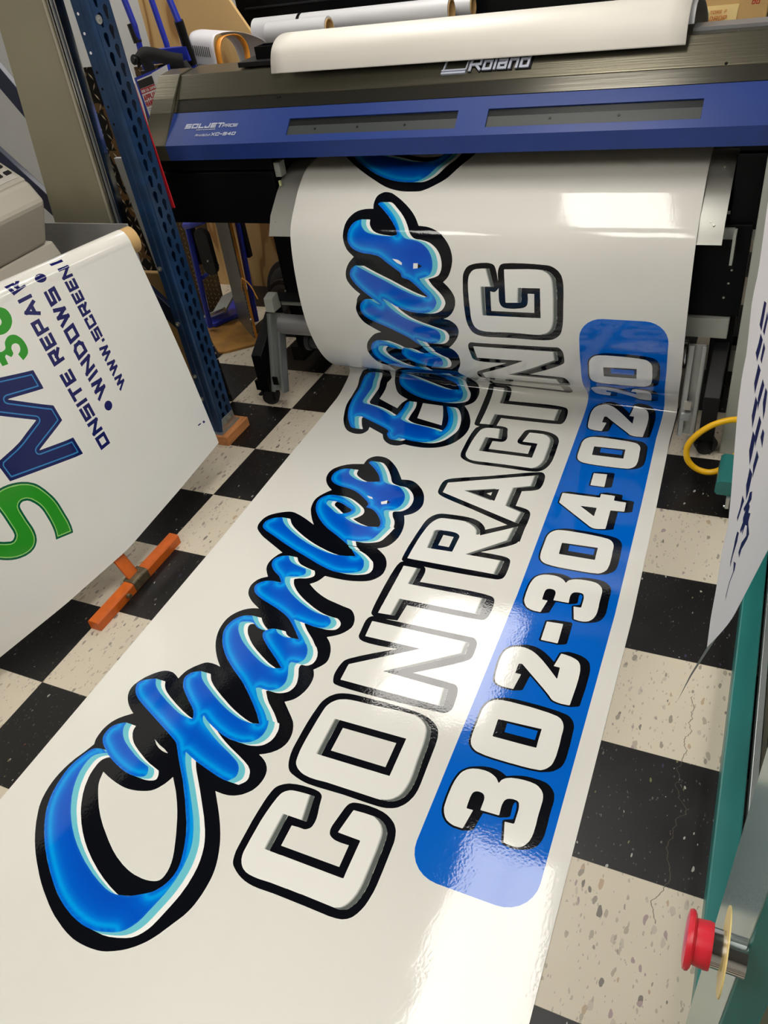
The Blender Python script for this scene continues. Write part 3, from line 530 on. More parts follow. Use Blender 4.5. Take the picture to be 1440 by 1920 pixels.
ART1 = decode('''ink|1967,986 -61,-7 -46,-3 -71,0 -48,3 -46,5 -45,9 -47,11 -69,21 -133,49 -65,30 -63,32 -144,82 -80,51 -60,42 -128,98 -71,59 -49,45 -51,50 -49,53 -45,54 -43,55 -67,99 -23,39 -18,39 -16,40 -16,59 -13,66 -5,47 -2,48 3,68 9,67 14,65 20,65 42,102 38,109 -22,48 -5,19 -6,44 -2,51 1,25 9,47 15,45 10,22 12,21 27,38 49,48 76,60 -73,41 -51,36 -33,28 -31,32 -26,34 -11,17 -19,43 -6,23 -4,23 0,24 2,21 5,22 17,46 11,23 25,44 28,37 34,39 55,50 37,23 23,10 24,6 23,4 48,-1 21,-4 43,-16 64,-35 5,41 8,41 13,39 11,21 28,41 31,37 44,46 30,24 17,9 18,6 19,3 40,3 59,-4 59,-12 -81,75 -47,48 -61,71 -43,59 -38,61 -30,64 -25,68 -16,67 -5,49 -2,50 4,48 4,23 14,44 10,21 25,41 29,36 32,32 17,14 36,24 57,27 41,11 40,8 -84,42 -58,33 -35,24 -51,42 -30,30 -23,32 -20,41 -13,43 -5,43 1,21 9,43 17,41 11,18 27,30 35,26 37,23 -49,55 -41,55 -19,37 -8,21 -9,43 -2,21 1,42 3,23 12,46 24,61 13,22 29,35 -413,208 -54,33 -81,60 -34,31 -14,17 -12,17 -17,39 -6,21 -5,42 4,64 9,43 17,40 23,35 30,30 55,40 77,43 62,27 42,11 19,3 23,0 43,-5 105,-35 124,-54 160,-82 -86,109 -62,95 -44,79 -17,41 -13,42 -14,68 -4,46 2,45 9,42 15,38 33,58 40,57 45,57 -70,53 -47,44 -27,31 -40,59 -30,64 -12,44 -6,66 3,45 11,43 8,20 20,34 44,49 34,30 38,26 37,22 61,26 67,19 118,25 -3,49 3,47 4,21 7,20 10,18 25,32 33,26 19,10 18,6 41,7 46,0 23,-3 23,-4 42,-14 58,-31 58,-44 75,-69 60,-64 71,-93 98,-142 65,11 44,3 42,-4 21,-6 19,-7 37,-20 38,-26 36,-31 50,-48 30,-35 27,-38 36,-61 19,-43 22,-63 16,-66 5,-44 -1,-41 -8,-45 -14,-43 -21,-39 -12,-18 -27,-30 -33,-25 -55,-33 37,-82 24,-63 12,-43 13,-65 8,-68 1,-69 -5,-64 -10,-45 -14,-45 -17,-42 -21,-37 -12,-16 -17,-17 -37,-28 -63,-31 83,-54 56,-43 17,-16 28,-33 34,-55 17,-39 13,-39 12,-72 1,-49 -2,-23 -13,-42 -10,-19 -25,-36 -14,-17 -33,-29 -16,-11 -36,-19 -41,-15 -41,-12 -83,-19 -65,-9 -68,-6 -115,-3 -145,3 -24,-67 -22,-41 -27,-33 -50,-43 89,-61 57,-34 79,-38 63,-26 66,-22 47,-11 184,-38 87,-14 19,-5 18,-9 17,-11 31,-28 14,-17 26,-35 20,-40 8,-22 12,-48 2,-23 -2,-23 -4,-20 -17,-39 -24,-37 -28,-34 -15,-15 -33,-26 -38,-24 -60,-34 48,-43 29,-30 26,-35 23,-39 19,-41 20,-64 7,-44 0,-22 -3,-21 -5,-18 -19,-35 -25,-35 -45,-52 23,-35 19,-37 8,-20 9,-40 4,-43 -1,-44 -5,-44 -9,-41 -22,-60 -20,-36 -11,-15 -13,-16 -30,-26 -51,-34 168,-150 45,-45 12,-16 22,-37 18,-39 13,-39 7,-42 2,-23 -1,-45 -10,-42 -19,-40 -27,-37 -48,-45 -52,-33 -57,-29 43,-18 40,-21 36,-26 32,-34 21,-36 12,-38 5,-41 -2,-42 -9,-45 -7,-22 -18,-37 -11,-18 -28,-31 -31,-28 -17,-13 -38,-21 -21,-10 -21,-7 -41,-11 -63,-6 -88,2 119,-134 69,-82 54,-69 51,-72 35,-56 22,-39 29,-59 27,-61 22,-62 11,-41 9,-46 5,-46 2,-70 -2,-66 -5,-44 -6,-44 -9,-42 -14,-42 -17,-41 -111,-198 -37,-55 -27,-34 -30,-32 -47,-43 -52,-39 -39,-24 -60,-31 -59,-25 -40,-13
ink|504,14775 117,-128 100,-105 84,-80 69,-60 76,-58 94,-66 152,-95 101,-59 79,-40 63,-24 65,-21 86,-19 66,-9 69,-4 132,1 44,3 43,12 65,28 66,37 95,62 52,42 32,34 26,34 36,58 42,86 34,85 33,106 27,112 21,93 20,293 -2416,237
ink|1268,13755 -9,47 -2,23 3,43 9,41 8,19 10,17 14,15 16,13 39,20 19,7 20,3 20,0 42,-5 39,-11 18,-8 76,-45 75,-51 78,-61 70,-63 47,-48 43,-51 38,-55 43,-76 108,-10 42,-9 46,-14 66,-27 38,-22 35,-26 46,-45 27,-32 24,-36 21,-37 16,-39 17,-64 4,-43 -1,-44 -13,-66 -20,-64 -19,-42 -21,-37 -27,-32 -45,-40 49,-46 30,-33 37,-52 19,-36 14,-37 4,-22 2,-46 -6,-45 -5,-20 -16,-42 -21,-40 -24,-35 -30,-31 -31,-25 -33,-18 -34,-12 44,-8 41,-11 18,-8 34,-23 30,-28 11,-16 11,-20 8,-22 4,-24 2,-24 -6,-39 -13,-40 -28,-60 -39,-60 -41,-54 -30,-34 -45,-45 36,-20 17,-12 15,-15 12,-17 21,-42 14,-46 3,-21 1,-68 -7,-65 -7,-39 -23,-83 -49,-111 -18,-47 -12,-47 -3,-44 7,-42 43,-129 5,-24 5,-45 -1,-93 -20,-259 0,-68 3,-38 11,-39 20,-38 33,-48 8,-18 16,-44 11,-45 4,-24 1,-67 -9,-70 -12,-43 -9,-19 -11,-17 -27,-31 -33,-28 -54,-37 71,-78 41,-55 33,-55 21,-41 38,-85 16,-42 19,-64 18,-87 5,-43 2,-43 -3,-67 -6,-44 -8,-44 -12,-44 -23,-64 -30,-66 -24,-41 -26,-38 -29,-33 -32,-31 -35,-27 -36,-24 -39,-21 -41,-18 -44,-14 -45,-11 -67,-13 -69,-6 -113,2 -67,5 -109,16 -51,-39 -19,-10 -20,-7 -20,-4 -46,-2 -47,6 -22,6 -20,9 -42,22 -39,30 -35,32 -15,17 -25,37 -43,83 -298,142 13,-67 1,-21 -3,-21 -16,-40 -11,-20 -14,-17 -16,-14 -18,-10 -20,-7 -23,-4 -47,-2 -41,6 -22,5 -44,15 -22,10 -21,11 -37,25 -49,47 -31,38 -29,39 -39,60 -23,40 -22,42 -29,66 -59,156 -36,115 -17,68 -8,44 -8,69 -2,68 1,131 7,114 0,47 -5,43 -23,112 -4,41 4,42 12,43 10,19 13,19 14,13 17,12 61,31 23,14 23,17 27,27 65,77 169,222 52,65 31,35 27,26 23,15 8,3 8,-1 7,-6 5,-11 5,-36 -3,-77 -17,-170 -9,-191 2,-56 7,-25 8,-20 3,-21 -4,-19 -7,-20 -37,-64 14,-88 5,-69 -4,-92 -14,-122 410,-185 7,85 14,58 8,20 21,36 36,52 -85,36 -60,29 -53,33 -32,27 -43,49 -34,54 -52,94 -17,42 -5,22 -3,23 -1,25 4,34 14,55 22,59 29,63 34,66 52,92 71,117 21,168 6,99 -2,44 -5,39 -9,32 -7,14 -14,17 -19,11 -61,23 -17,14 -24,35 -20,42 -16,46 -19,66 -10,44 -7,44 -3,66 9,64 11,43 15,42 27,59 40,56 43,50 47,47 33,27 17,11 43,20 68,21 -80,47 -96,60 -54,39 -15,15 -28,34 -32,56 -15,40 -9,44 -1,43 3,22 30,86 10,40 8,19 26,34 34,34 -52,40 -32,28 -29,30 -30,35 -25,38 -10,19 -7,19 -5,22 -1,23 1,23 7,45 14,38 19,38 23,36 29,35 68,64 -56,47 -33,33 -14,19 -21,42 -9,22 -13,46 -7,45 -1,21 5,67 17,83 23,59 20,35 41,48 31,27 36,23 21,9 43,14 66,13 44,3 44,0 22,-1
paper|846,2401 25,-83 9,-21 21,-38 25,-34 43,-51 60,-66 46,-47 83,-74 90,-69 155,-103 101,-60 81,-40 103,-41 83,-24 45,-9 44,-7 87,-4 44,2 40,6 38,10 19,7 16,9 14,12 9,15 7,18 3,19 2,39 -5,40 -11,43 -14,39 -26,57 -77,138 -90,143 -52,74 -54,70 -85,99 -125,124 -16,-46 -18,-44 -34,-55 -27,-32 -31,-24 -35,-18 -39,-14 -60,-18 -65,-11 -45,-4 -46,0 -47,4 -72,11 -67,14 -66,17
paper|1131,2906 98,-42 84,-25 66,-31 -39,0 -40,5 -56,17 -52,26
paper|1561,9747 358,-7 52,-128 39,-110 32,-110 39,-158 -460,108
paper|1293,15176 47,-120 30,-68 32,-63 23,-38 25,-34 28,-29 36,-30 40,-23 63,-27 83,-24 69,-12 69,-2 67,9 73,20 23,10 21,12 17,15 13,17 6,15 8,34 1,20 -2,43 -13,73 -34,132
ink|2675,2046 -10,18 -14,43 -9,43 -3,42 -8,261 2,118 4,91 5,62 10,63 10,38 9,18 12,16 15,15 35,25 38,19 21,7 65,14 63,7 91,3 48,-2 40,-7 20,-8 16,-10 14,-15 7,-15 18,-81 25,-85 9,-42 3,-39 -4,-37 -5,-16 -11,-15 -15,-13 -17,-10 -17,-4 -60,0 -66,-5 2,-207 598,5 -5,209 -92,-3 -40,3 -18,3 -24,8 -21,10 -16,13 -10,15 -6,18 -4,21 1,36 35,197 12,34 10,16 13,12 14,9 15,6 35,8 58,6 43,2 88,-3 71,-10 44,-13 20,-8 37,-20 34,-24 15,-14 25,-33 11,-20 15,-43 10,-45 3,-23 8,-261 1,-137 -3,-66 -13,-86 -9,-41 -13,-37 -19,-41 -23,-36 -12,-14 -30,-24 -35,-17 -18,-5 -40,-7 -65,-5 -226,2 -229,-1 -92,-1 -146,-7 -67,1 -44,5 -45,8 -40,12 -42,16 -40,21 -39,25 -18,14|2673,3093 -18,37 -15,43 -12,48 -9,60 -3,65 -4,180 1,93 3,89 13,145 9,44 7,20 20,40 24,36 30,29 16,13 35,20 42,15 62,14 65,7 99,4 268,5 156,-1 123,-4 115,-10 51,-9 41,-11 38,-16 39,-22 36,-26 30,-31 11,-17 17,-38 12,-44 6,-38 5,-65 16,-432 -1,-65 -5,-42 -9,-40 -22,-56 -23,-38 -15,-18 -31,-31 -16,-12 -34,-18 -56,-18 -36,-6 -46,-4 -99,-2 -276,2 -265,-10 -104,0 -43,4 -45,7 -59,14 -62,19 -35,17 -18,16 -15,17|2622,4202 -14,39 -6,23 -3,25 -1,42 2,49 6,47 9,36 7,17 8,14 23,23 21,18 95,65 129,80 229,133 -222,-15 -117,-1 -57,5 -31,5 -34,13 -16,11 -12,12 -10,15 -7,18 -18,184 -1,47 6,37 9,22 14,18 17,12 18,5 89,-4 1073,22 46,3 16,0 16,-4 15,-10 14,-14 13,-17 10,-19 7,-20 7,-48 3,-73 -2,-48 -3,-21 -5,-19 -9,-17 -12,-14 -39,-34 -87,-63 -143,-94 -245,-153 359,-5 113,-5 17,-2 15,-6 16,-14 12,-18 15,-40 12,-64 5,-68 3,-66 -1,-21 -5,-19 -9,-18 -11,-16 -14,-14 -16,-11 -16,-6 -17,-3 -185,-8 -469,-12 -210,-2 -181,1 -129,5 -57,8 -16,5 -14,8 -14,17|2622,5230 -8,14 -4,17 -9,74 -7,101 -10,254 -2,206 4,122 7,69 16,58 10,15 15,12 14,6 40,7 51,2 56,-2 54,-6 47,-9 33,-10 20,-13 14,-15 10,-21 5,-15 7,-36 2,-68 -3,-103 492,20 147,3 122,-2 79,-5 60,-10 18,-5 14,-7 12,-11 12,-16 9,-21 6,-24 7,-44 4,-69 -2,-72 -5,-42 -11,-39 -10,-19 -13,-14 -14,-7 -15,-4 -95,-7 -166,-7 -248,-5 -408,-4 -13,-261 -164,-21 -48,-3 -41,0 -34,4 -24,8 -19,10|2617,6199 -7,14 -4,36 -2,93 2,118 13,239 22,260 13,63 13,36 10,22 25,40 14,17 31,30 18,12 38,15 21,5 45,6 140,9 100,2 73,-3 62,-8 25,-6 46,-15 40,-20 38,-26 35,-34 26,-33 9,-16 12,-29 254,166 141,47 48,-110 14,-44 10,-45 7,-50 3,-47 -5,-39 -7,-21 -12,-17 -28,-29 -71,-56 -98,-65 -188,-116 163,3 114,-3 36,-4 29,-7 22,-8 16,-10 13,-14 8,-17 6,-20 7,-66 3,-69 -2,-76 -5,-45 -9,-32 -13,-20 -17,-13 -19,-10 -16,-6 -34,-4 -335,-16 -389,-8 -224,0 -167,7 -39,5 -40,9 -20,9|2605,7622 -7,18 -5,18 -6,63 -2,75 3,50 4,22 14,38 10,15 14,14 20,16 24,14 46,23 80,31 393,135 477,188 76,28 97,31 20,6 18,2 17,-2 17,-9 15,-14 12,-18 11,-21 10,-38 8,-78 1,-56 -2,-51 -9,-63 -6,-18 -8,-17 -13,-16 -28,-20 -57,-28 -119,-39 1,-324 79,-12 68,-17 35,-17 15,-13 12,-14 9,-16 8,-21 8,-31 5,-60 1,-95 -7,-135 -86,7 -155,18 -534,192 -319,103 -129,46 -62,27 -34,21 -17,13 -12,14|2652,8503 -11,18 -14,43 -8,43 -4,41 -8,262 2,118 4,91 6,61 9,64 10,38 9,18 13,16 15,14 35,26 38,19 21,7 64,14 64,7 91,3 48,-2 40,-7 20,-8 16,-10 13,-15 8,-15 18,-81 24,-85 10,-42 3,-40 -4,-36 -6,-16 -11,-16 -14,-13 -18,-9 -17,-4 -60,0 -66,-5 2,-207 599,5 -5,209 -93,-3 -40,3 -17,3 -25,8 -20,10 -17,13 -10,15 -6,18 -3,21 1,36 34,197 12,34 11,16 12,11 15,10 14,6 36,8 58,6 43,2 88,-3 70,-10 44,-13 21,-8 37,-20 34,-24 14,-14 26,-33 10,-20 16,-43 10,-45 2,-23 9,-261 0,-137 -3,-66 -12,-86 -10,-41 -12,-37 -19,-41 -23,-36 -13,-14 -30,-24 -34,-17 -18,-5 -40,-7 -65,-5 -227,2 -228,-1 -92,-1 -147,-7 -66,1 -44,4 -45,9 -40,12 -42,16 -41,20 -38,26 -18,14|2590,9370 -8,14 -4,17 -9,74 -7,101 -10,254 -2,206 4,122 7,69 16,58 10,15 15,12 14,6 40,7 51,2 56,-2 54,-6 47,-9 33,-10 20,-13 14,-15 10,-21 5,-15 7,-36 2,-68 -3,-103 492,20 147,3 122,-2 79,-5 60,-10 18,-5 14,-7 12,-11 12,-16 9,-21 6,-24 7,-44 4,-69 -2,-72 -5,-42 -11,-39 -10,-19 -13,-14 -14,-7 -15,-4 -95,-7 -166,-7 -248,-5 -408,-4 -13,-261 -164,-21 -48,-3 -41,0 -34,4 -24,8 -19,10|2606,10890 -14,39 -6,23 -3,25 -1,42 2,49 6,47 9,36 7,17 8,14 23,23 21,18 95,65 129,80 229,133 -222,-15 -117,-1 -57,5 -31,5 -34,13 -16,11 -12,12 -10,15 -7,18 -18,184 -1,47 6,37 9,22 14,18 17,12 18,5 89,-4 1073,22 46,3 16,0 16,-4 15,-10 14,-14 13,-17 10,-19 7,-20 7,-48 3,-73 -2,-48 -3,-21 -5,-19 -9,-17 -12,-14 -39,-34 -87,-63 -143,-94 -245,-153 359,-5 113,-5 17,-2 15,-6 16,-14 12,-18 15,-40 12,-64 5,-68 3,-66 -1,-21 -5,-19 -9,-18 -11,-16 -14,-14 -16,-11 -16,-6 -17,-3 -185,-8 -469,-12 -210,-2 -181,1 -129,5 -57,8 -16,5 -14,8 -14,17|2611,12841 4,50 9,40 19,39 25,37 16,15 17,11 19,10 43,14 44,10 73,10 71,3 40,-4 20,-4 17,-5 14,-8 12,-11 8,-14 12,-33 14,-60 14,-98 -1,98 4,42 4,18 8,24 10,21 14,16 17,9 19,6 41,5 80,5 132,0 138,-3 185,-11 41,-8 40,-17 38,-24 18,-14 15,-16 24,-33 9,-17 13,-38 10,-46 5,-38 4,-120 -3,-320 -3,-67 -7,-65 -13,-66 -13,-40 -9,-17 -12,-17 -29,-31 -16,-13 -36,-22 -18,-8 -39,-10 -88,-10 -125,-4 -348,4 -230,-8 -93,-1 -40,3 -35,5 -45,11 -36,15 -31,22 -14,15 -24,36 -27,65 -14,61 -6,44 -6,74 -6,143 0,190|3948,10732 -4,27 -13,25 -19,19 -25,13 -27,4 -1172,0 -27,-4 -25,-13 -19,-19 -13,-25 -4,-27 0,-332 4,-27 13,-25 19,-19 25,-13 27,-4 1172,0 27,4 25,13 19,19 13,25 4,27
ink|3911,7520 50,-47 6,-565 -80,26 4,300
paper|2991,12702 41,-9 20,2 15,9 14,14 28,35 -4,-78 0,-72 4,-40 10,-32 9,-17 12,-14 14,-11 18,-8 37,-8 49,-2 55,2 78,9 37,9 25,10 20,13 14,18 7,17 4,19 4,46 -3,79 88,1 -3,-264 -592,-6
face|2918,2001 -40,3 -40,8 -36,16 -20,13 -26,25 -22,34 -14,38 -6,32 -4,132 0,184 6,88 10,92 14,84 13,44 9,16 20,23 32,22 24,9 20,4 72,8 80,4 68,0 6,-2 2,-4 45,-244 -5,-4 -24,-2 -160,-2 -7,-4 3,-276 2,-12 0,-64 2,-6 4,-2 108,0 16,2 608,2 16,3 2,5 -2,56 -2,288 -2,10 -8,4 -216,2 -5,4 39,224 4,16 6,4 104,6 120,0 40,-7 40,-15 35,-24 29,-32 18,-32 7,-20 5,-24 10,-116 8,-324 -2,-48 -13,-76 -15,-48 -26,-48 -16,-20 -13,-12 -15,-9 -40,-13 -32,-4 -348,2 -16,-2 -124,0 -12,-2 -156,-2 -120,-8|2914,3050 -44,6 -40,13 -40,21 -23,16 -25,25 -12,19 -9,24 -8,36 -11,72 -4,72 -2,80 2,228 6,144 4,36 4,20 9,24 20,36 25,29 24,20 24,15 60,21 56,9 88,6 176,6 332,22 132,0 62,-8 30,-7 36,-15 36,-24 33,-30 15,-20 18,-36 20,-84 12,-100 8,-156 14,-160 2,-84 -8,-76 -12,-52 -16,-36 -18,-27 -36,-34 -40,-23 -36,-10 -76,-10 -40,-2 -536,-2 -112,-8 -68,0|2942,3306 520,6 16,2 136,0 68,3 2,5 0,80 -2,12 -2,304 -2,32 -2,4 -6,2 -700,-8 -40,-3 -4,-7 2,-16 6,-408 1,-4|2702,4228 -2,6 -6,164 0,48 4,8 664,429 12,11 -40,2 -12,-2 -620,-9 -4,9 -2,24 -16,200 2,5 40,3 172,0 16,2 172,0 12,2 172,0 16,2 172,0 12,2 172,0 16,2 220,2 4,-2 3,-6 1,-20 4,-96 0,-40 -4,-7 -722,-489 6,-4 52,0 12,-2 84,0 12,-2 84,0 12,-2 84,0 12,-2 348,-7 4,-4 2,-9 24,-192 1,-16 -3,-3 -192,-1 -16,-2 -308,0 -16,-2 -312,0 -12,-2 -312,0 -16,-2|2694,5265 -2,5 0,64 -2,12 0,108 -2,12 0,108 -2,12 0,108 -2,12 0,108 -2,12 0,108 -2,12 0,108 -2,12 0,32 4,7 80,3 140,0 5,-2 1,-108 -2,-12 0,-148 -2,-12 2,-6 4,-2 88,0 16,2 532,10 256,4 16,2 30,-2 2,-4 0,-40 -2,-12 0,-92 -2,-16 0,-88 -2,-4 -34,-4 -600,-12 -12,-2 -248,-4 -44,-3 -3,-3 0,-268 -17,-4|2678,6247 -4,7 0,144 6,200 8,112 20,164 17,76 23,60 32,52 23,24 15,11 24,10 32,7 184,10 92,0 32,-2 40,-6 32,-9 40,-16 36,-20 36,-27 28,-27 17,-23 8,-16 12,-36 7,-32 4,-6 8,3 416,284 4,-5 0,-4 -12,-208 -2,-52 -4,-28 -415,-368 -11,-12 4,-4 60,0 16,2 364,3 4,-5 0,-20 -8,-188 -4,-38 -72,-4 -272,-2 -12,-2 -416,-4 -12,-2 -128,0 -160,-4|2905,6502 5,-4 44,2 228,10 7,4 3,52 0,192 2,36 -6,24 -5,8 -29,29 -24,12 -28,7 -40,4 -68,0 -68,-10 -20,-8 -13,-10 -8,-16 -1,-20 8,-56 2,-80|3846,7253 -1176,391 -2,6 0,212 2,8 516,199 640,247 32,12 7,-2 5,-172 -1,-88 -7,-5 -208,-86 -7,-5 -1,-4 2,-396 4,-4 14,-6 214,-78 2,-8 -22,-216 -6,-7|3408,7634 10,-2 4,6 -4,248 -4,5 -288,-97 -112,-38 -4,-2 -2,-4 2,-1|2910,8458 -48,2 -44,8 -24,9 -32,19 -25,22 -16,20 -16,32 -13,44 -6,164 0,148 6,100 12,108 17,92 12,32 13,19 17,17 19,13 24,11 40,8 76,8 136,3 6,-11 43,-228 1,-12 -6,-4 -164,-2 -24,-3 -3,-3 5,-352 2,-5 288,-1 16,2 444,2 5,2 1,4 0,40 -5,316 -37,4 -188,0 -5,4 40,224 3,16 6,5 76,5 80,0 16,2 64,-2 24,-4 44,-17 36,-24 26,-29 19,-32 9,-24 6,-32 8,-96 4,-116 0,-92 4,-76 0,-72 -6,-64 -13,-56 -13,-36 -24,-44 -25,-28 -19,-13 -24,-8 -40,-7 -428,0 -16,-2 -244,-4 -116,-8|2662,9405 -2,5 0,64 -2,12 0,108 -2,12 0,108 -2,12 0,108 -2,12 0,108 -2,12 0,108 -2,12 0,108 -2,12 0,32 4,7 80,3 140,0 5,-2 1,-108 -2,-12 0,-148 -2,-12 2,-6 4,-2 88,0 16,2 532,10 256,4 16,2 30,-2 2,-4 0,-40 -2,-12 0,-92 -2,-16 0,-88 -2,-4 -34,-4 -600,-12 -12,-2 -248,-4 -44,-3 -3,-3 0,-268 -17,-4|2674,10393 -2,5 0,348 1,4 5,2 1184,-1 2,-5 0,-348 -1,-4 -5,-2|2686,10916 -2,6 -6,164 0,48 4,8 664,429 12,11 -40,2 -12,-2 -620,-9 -4,9 -2,24 -16,200 2,5 40,3 172,0 16,2 172,0 12,2 172,0 16,2 172,0 12,2 172,0 16,2 220,2 4,-2 3,-6 1,-20 4,-96 0,-40 -4,-7 -722,-489 6,-4 52,0 12,-2 84,0 12,-2 84,0 12,-2 84,0 12,-2 348,-7 4,-4 2,-9 24,-192 1,-16 -3,-3 -192,-1 -16,-2 -308,0 -16,-2 -312,0 -12,-2 -312,0 -16,-2|2890,12097 -36,4 -48,11 -28,11 -28,21 -15,18 -15,28 -11,32 -12,48 -7,80 0,60 -8,176 0,72 -2,16 2,120 6,56 9,40 12,28 22,32 20,20 15,10 16,7 28,8 80,9 68,0 28,-2 5,-4 53,-224 -1,-4 -5,-2 -108,-4 -12,-2 -5,-4 1,-336 2,-12 0,-52 2,-6 4,-2 636,6 16,2 88,0 4,2 2,6 0,84 -2,16 0,156 -2,16 -1,132 -5,2 -40,0 -116,-4 -64,0 -12,-2 -5,-4 -3,-16 -4,-152 -4,-26 -16,-4 -188,-10 -8,2 -2,6 -4,232 -6,176 0,28 4,5 312,13 104,0 92,-6 44,-6 40,-14 36,-25 18,-19 15,-20 8,-16 9,-28 14,-120 6,-132 0,-232 -6,-84 -14,-72 -17,-40 -24,-36 -29,-26 -33,-18 -51,-14 -60,-8 -152,-2 -136,6 -156,2 -208,-10
g1|3726,2014 40,15 15,9 21,21 20,31 21,48 13,48 8,60 2,44 -6,280 -13,164 -11,40 -13,24 -17,23 -40,34 -32,16 -33,11 33,2 16,-4 12,0 32,-9 48,-28 30,-29 11,-16 21,-48 4,-20 0,-24 4,-12 0,-36 4,-16 0,-60 4,-12 0,-172 4,-12 0,-140 -4,-12 -4,-44 -13,-52 -24,-52 -15,-24 -24,-24 -26,-13 -32,-9 -16,0 -12,-4|2882,2260 -4,82 -4,272 1,4 7,4 44,0 6,-4 0,-36 4,-16 0,-224 4,-12 0,-64 -2,-6 -4,-2|3074,2625 -48,249 2,4 6,2 49,-2 5,-16 44,-228 -6,-6 -24,-4|3694,3062 -4,0 12,4 36,7 36,15 31,22 33,36 22,40 9,32 9,48 6,60 -2,84 -14,160 -8,156 -8,76 -17,84 -7,24 -18,36 -35,40 -26,20 -31,18 -28,11 -41,11 29,2 24,-4 28,-4 32,-9 32,-16 28,-19 16,-13 26,-29 23,-44 13,-48 16,-92 0,-32 4,-16 0,-44 4,-12 0,-60 4,-12 0,-48 4,-12 0,-36 4,-12 0,-32 4,-12 4,-116 -4,-12 0,-32 -4,-12 0,-16 -8,-40 -9,-28 -29,-50 -36,-34 -44,-25 -60,-13 -32,-4|2878,3307 -4,7 -8,424 1,4 7,4 48,1 6,-25 4,-412 -6,-4|3842,4236 -6,10 -26,208 2,4 6,2 48,-1 6,-13 0,-20 4,-12 0,-20 4,-12 0,-20 4,-12 0,-20 4,-12 8,-76 -6,-6|3102,4475 -2,3 4,4 30,21 687,463 5,8 -4,160 52,2 6,-6 0,-48 4,-12 0,-96 -6,-10 -724,-488|2842,5277 -4,1 6,8 -1,264 7,4 50,0 4,-16 0,-252 -6,-6 -24,0 -12,-4|3790,5577 -4,5 4,244 4,5 20,5 32,-1 2,-149 -4,-16 0,-88 -6,-6|2846,5820 2,282 6,6 52,-1 2,-109 -4,-12 -1,-164 -5,-4|3806,6265 -2,25 10,220 2,4 6,2 48,-1 2,-69 -4,-16 -4,-160 -6,-6|2846,6500 -12,178 -2,80 -8,56 1,20 9,18 28,14 48,10 36,2 4,-4 -16,-2 -32,-13 -12,-11 -6,-14 0,-32 8,-44 0,-80 4,-12 0,-60 4,-12 0,-56 4,-12 0,-20 -3,-4 -7,-2 -44,-2|3370,6510 -4,4 8,9 418,371 4,28 13,228 25,20 32,19 2,-47 -4,-12 0,-60 -4,-12 -4,-136 -5,-28 -429,-382 -8,-2|3382,6904 -4,6 -7,32 -12,36 -25,39 -36,34 -56,36 -48,20 -60,15 20,1 8,-4 20,1 16,0 40,-9 56,-20 48,-29 24,-18 28,-28 25,-38 12,-40 -9,-9|3846,7253 -36,12 -8,4 -2,5 20,180 0,28 -226,83 -6,9 -1,396 222,96 1,88 -4,148 8,9 16,5 28,11 4,0 2,-5 0,-44 4,-16 -1,-196 -5,-5 -172,-70 -45,-21 -1,-168 4,-16 1,-220 230,-84 1,-28 -4,-12 0,-24 -4,-12 0,-28 -4,-12 -8,-104 -6,-9|3350,7633 -402,117 6,6 368,126 32,9 4,-5 -1,-8 -11,-9 -336,-114 -4,-5 24,-9 328,-94 4,-5 -1,-8|3718,8473 -3,1 6,4 33,15 20,18 22,31 14,28 21,68 11,88 -6,316 -13,152 -16,48 -28,40 -25,22 -22,14 -48,20 34,2 16,-4 12,-1 44,-16 40,-28 33,-41 16,-40 9,-52 0,-36 4,-12 0,-52 4,-16 4,-344 -4,-12 -4,-44 -9,-36 -12,-32 -29,-53 -24,-25 -16,-11 -48,-13|2858,8717 -7,357 3,3 20,3 34,-2 4,-20 0,-224 4,-12 0,-100 -6,-6|3054,9084 -6,6 -45,240 1,4 6,2 48,-1 6,-13 44,-232 -6,-6|2810,9417 -4,1 6,8 -1,264 7,4 50,0 4,-16 0,-252 -6,-6 -24,0 -12,-4|3758,9717 -4,5 4,244 4,5 20,5 32,-1 2,-149 -4,-16 0,-88 -6,-6|2814,9960 2,282 6,6 52,-1 2,-109 -4,-12 -1,-164 -5,-4|3806,10393 -2,353 6,6 52,-1 2,-353 -6,-6|3826,10924 -6,10 -26,208 2,4 6,2 48,-1 6,-13 0,-20 4,-12 0,-20 4,-12 0,-20 4,-12 0,-20 4,-12 8,-76 -6,-6|3086,11163 -2,3 4,4 30,21 687,463 5,8 -4,160 52,2 6,-6 0,-48 4,-12 0,-96 -6,-10 -724,-488|3630,12102 80,22 36,21 21,21 24,36 16,36 9,36 8,56 4,68 0,232 -6,132 -11,100 -4,24 -12,32 -19,28 -18,19 -17,13 -31,17 -56,15 24,2 8,-4 24,0 32,-5 28,-8 37,-21 29,-28 15,-20 16,-44 9,-56 0,-28 4,-12 0,-44 4,-16 0,-84 4,-12 0,-232 -4,-12 0,-56 -17,-92 -28,-56 -25,-30 -20,-15 -24,-12 -36,-12 -44,-9 -24,0 -12,-4|2858,12352 -4,70 -2,332 2,6 4,2 52,2 2,-342 4,-12 0,-52 -2,-6 -4,-2|3354,12565 -3,5 10,192 5,4 12,2 40,-1 2,-9 -4,-12 0,-96 -4,-16 0,-60 -2,-5 -16,-5|2986,12769 -55,229 1,4 6,2 48,-4 5,-2 4,-16 49,-208 -6,-6
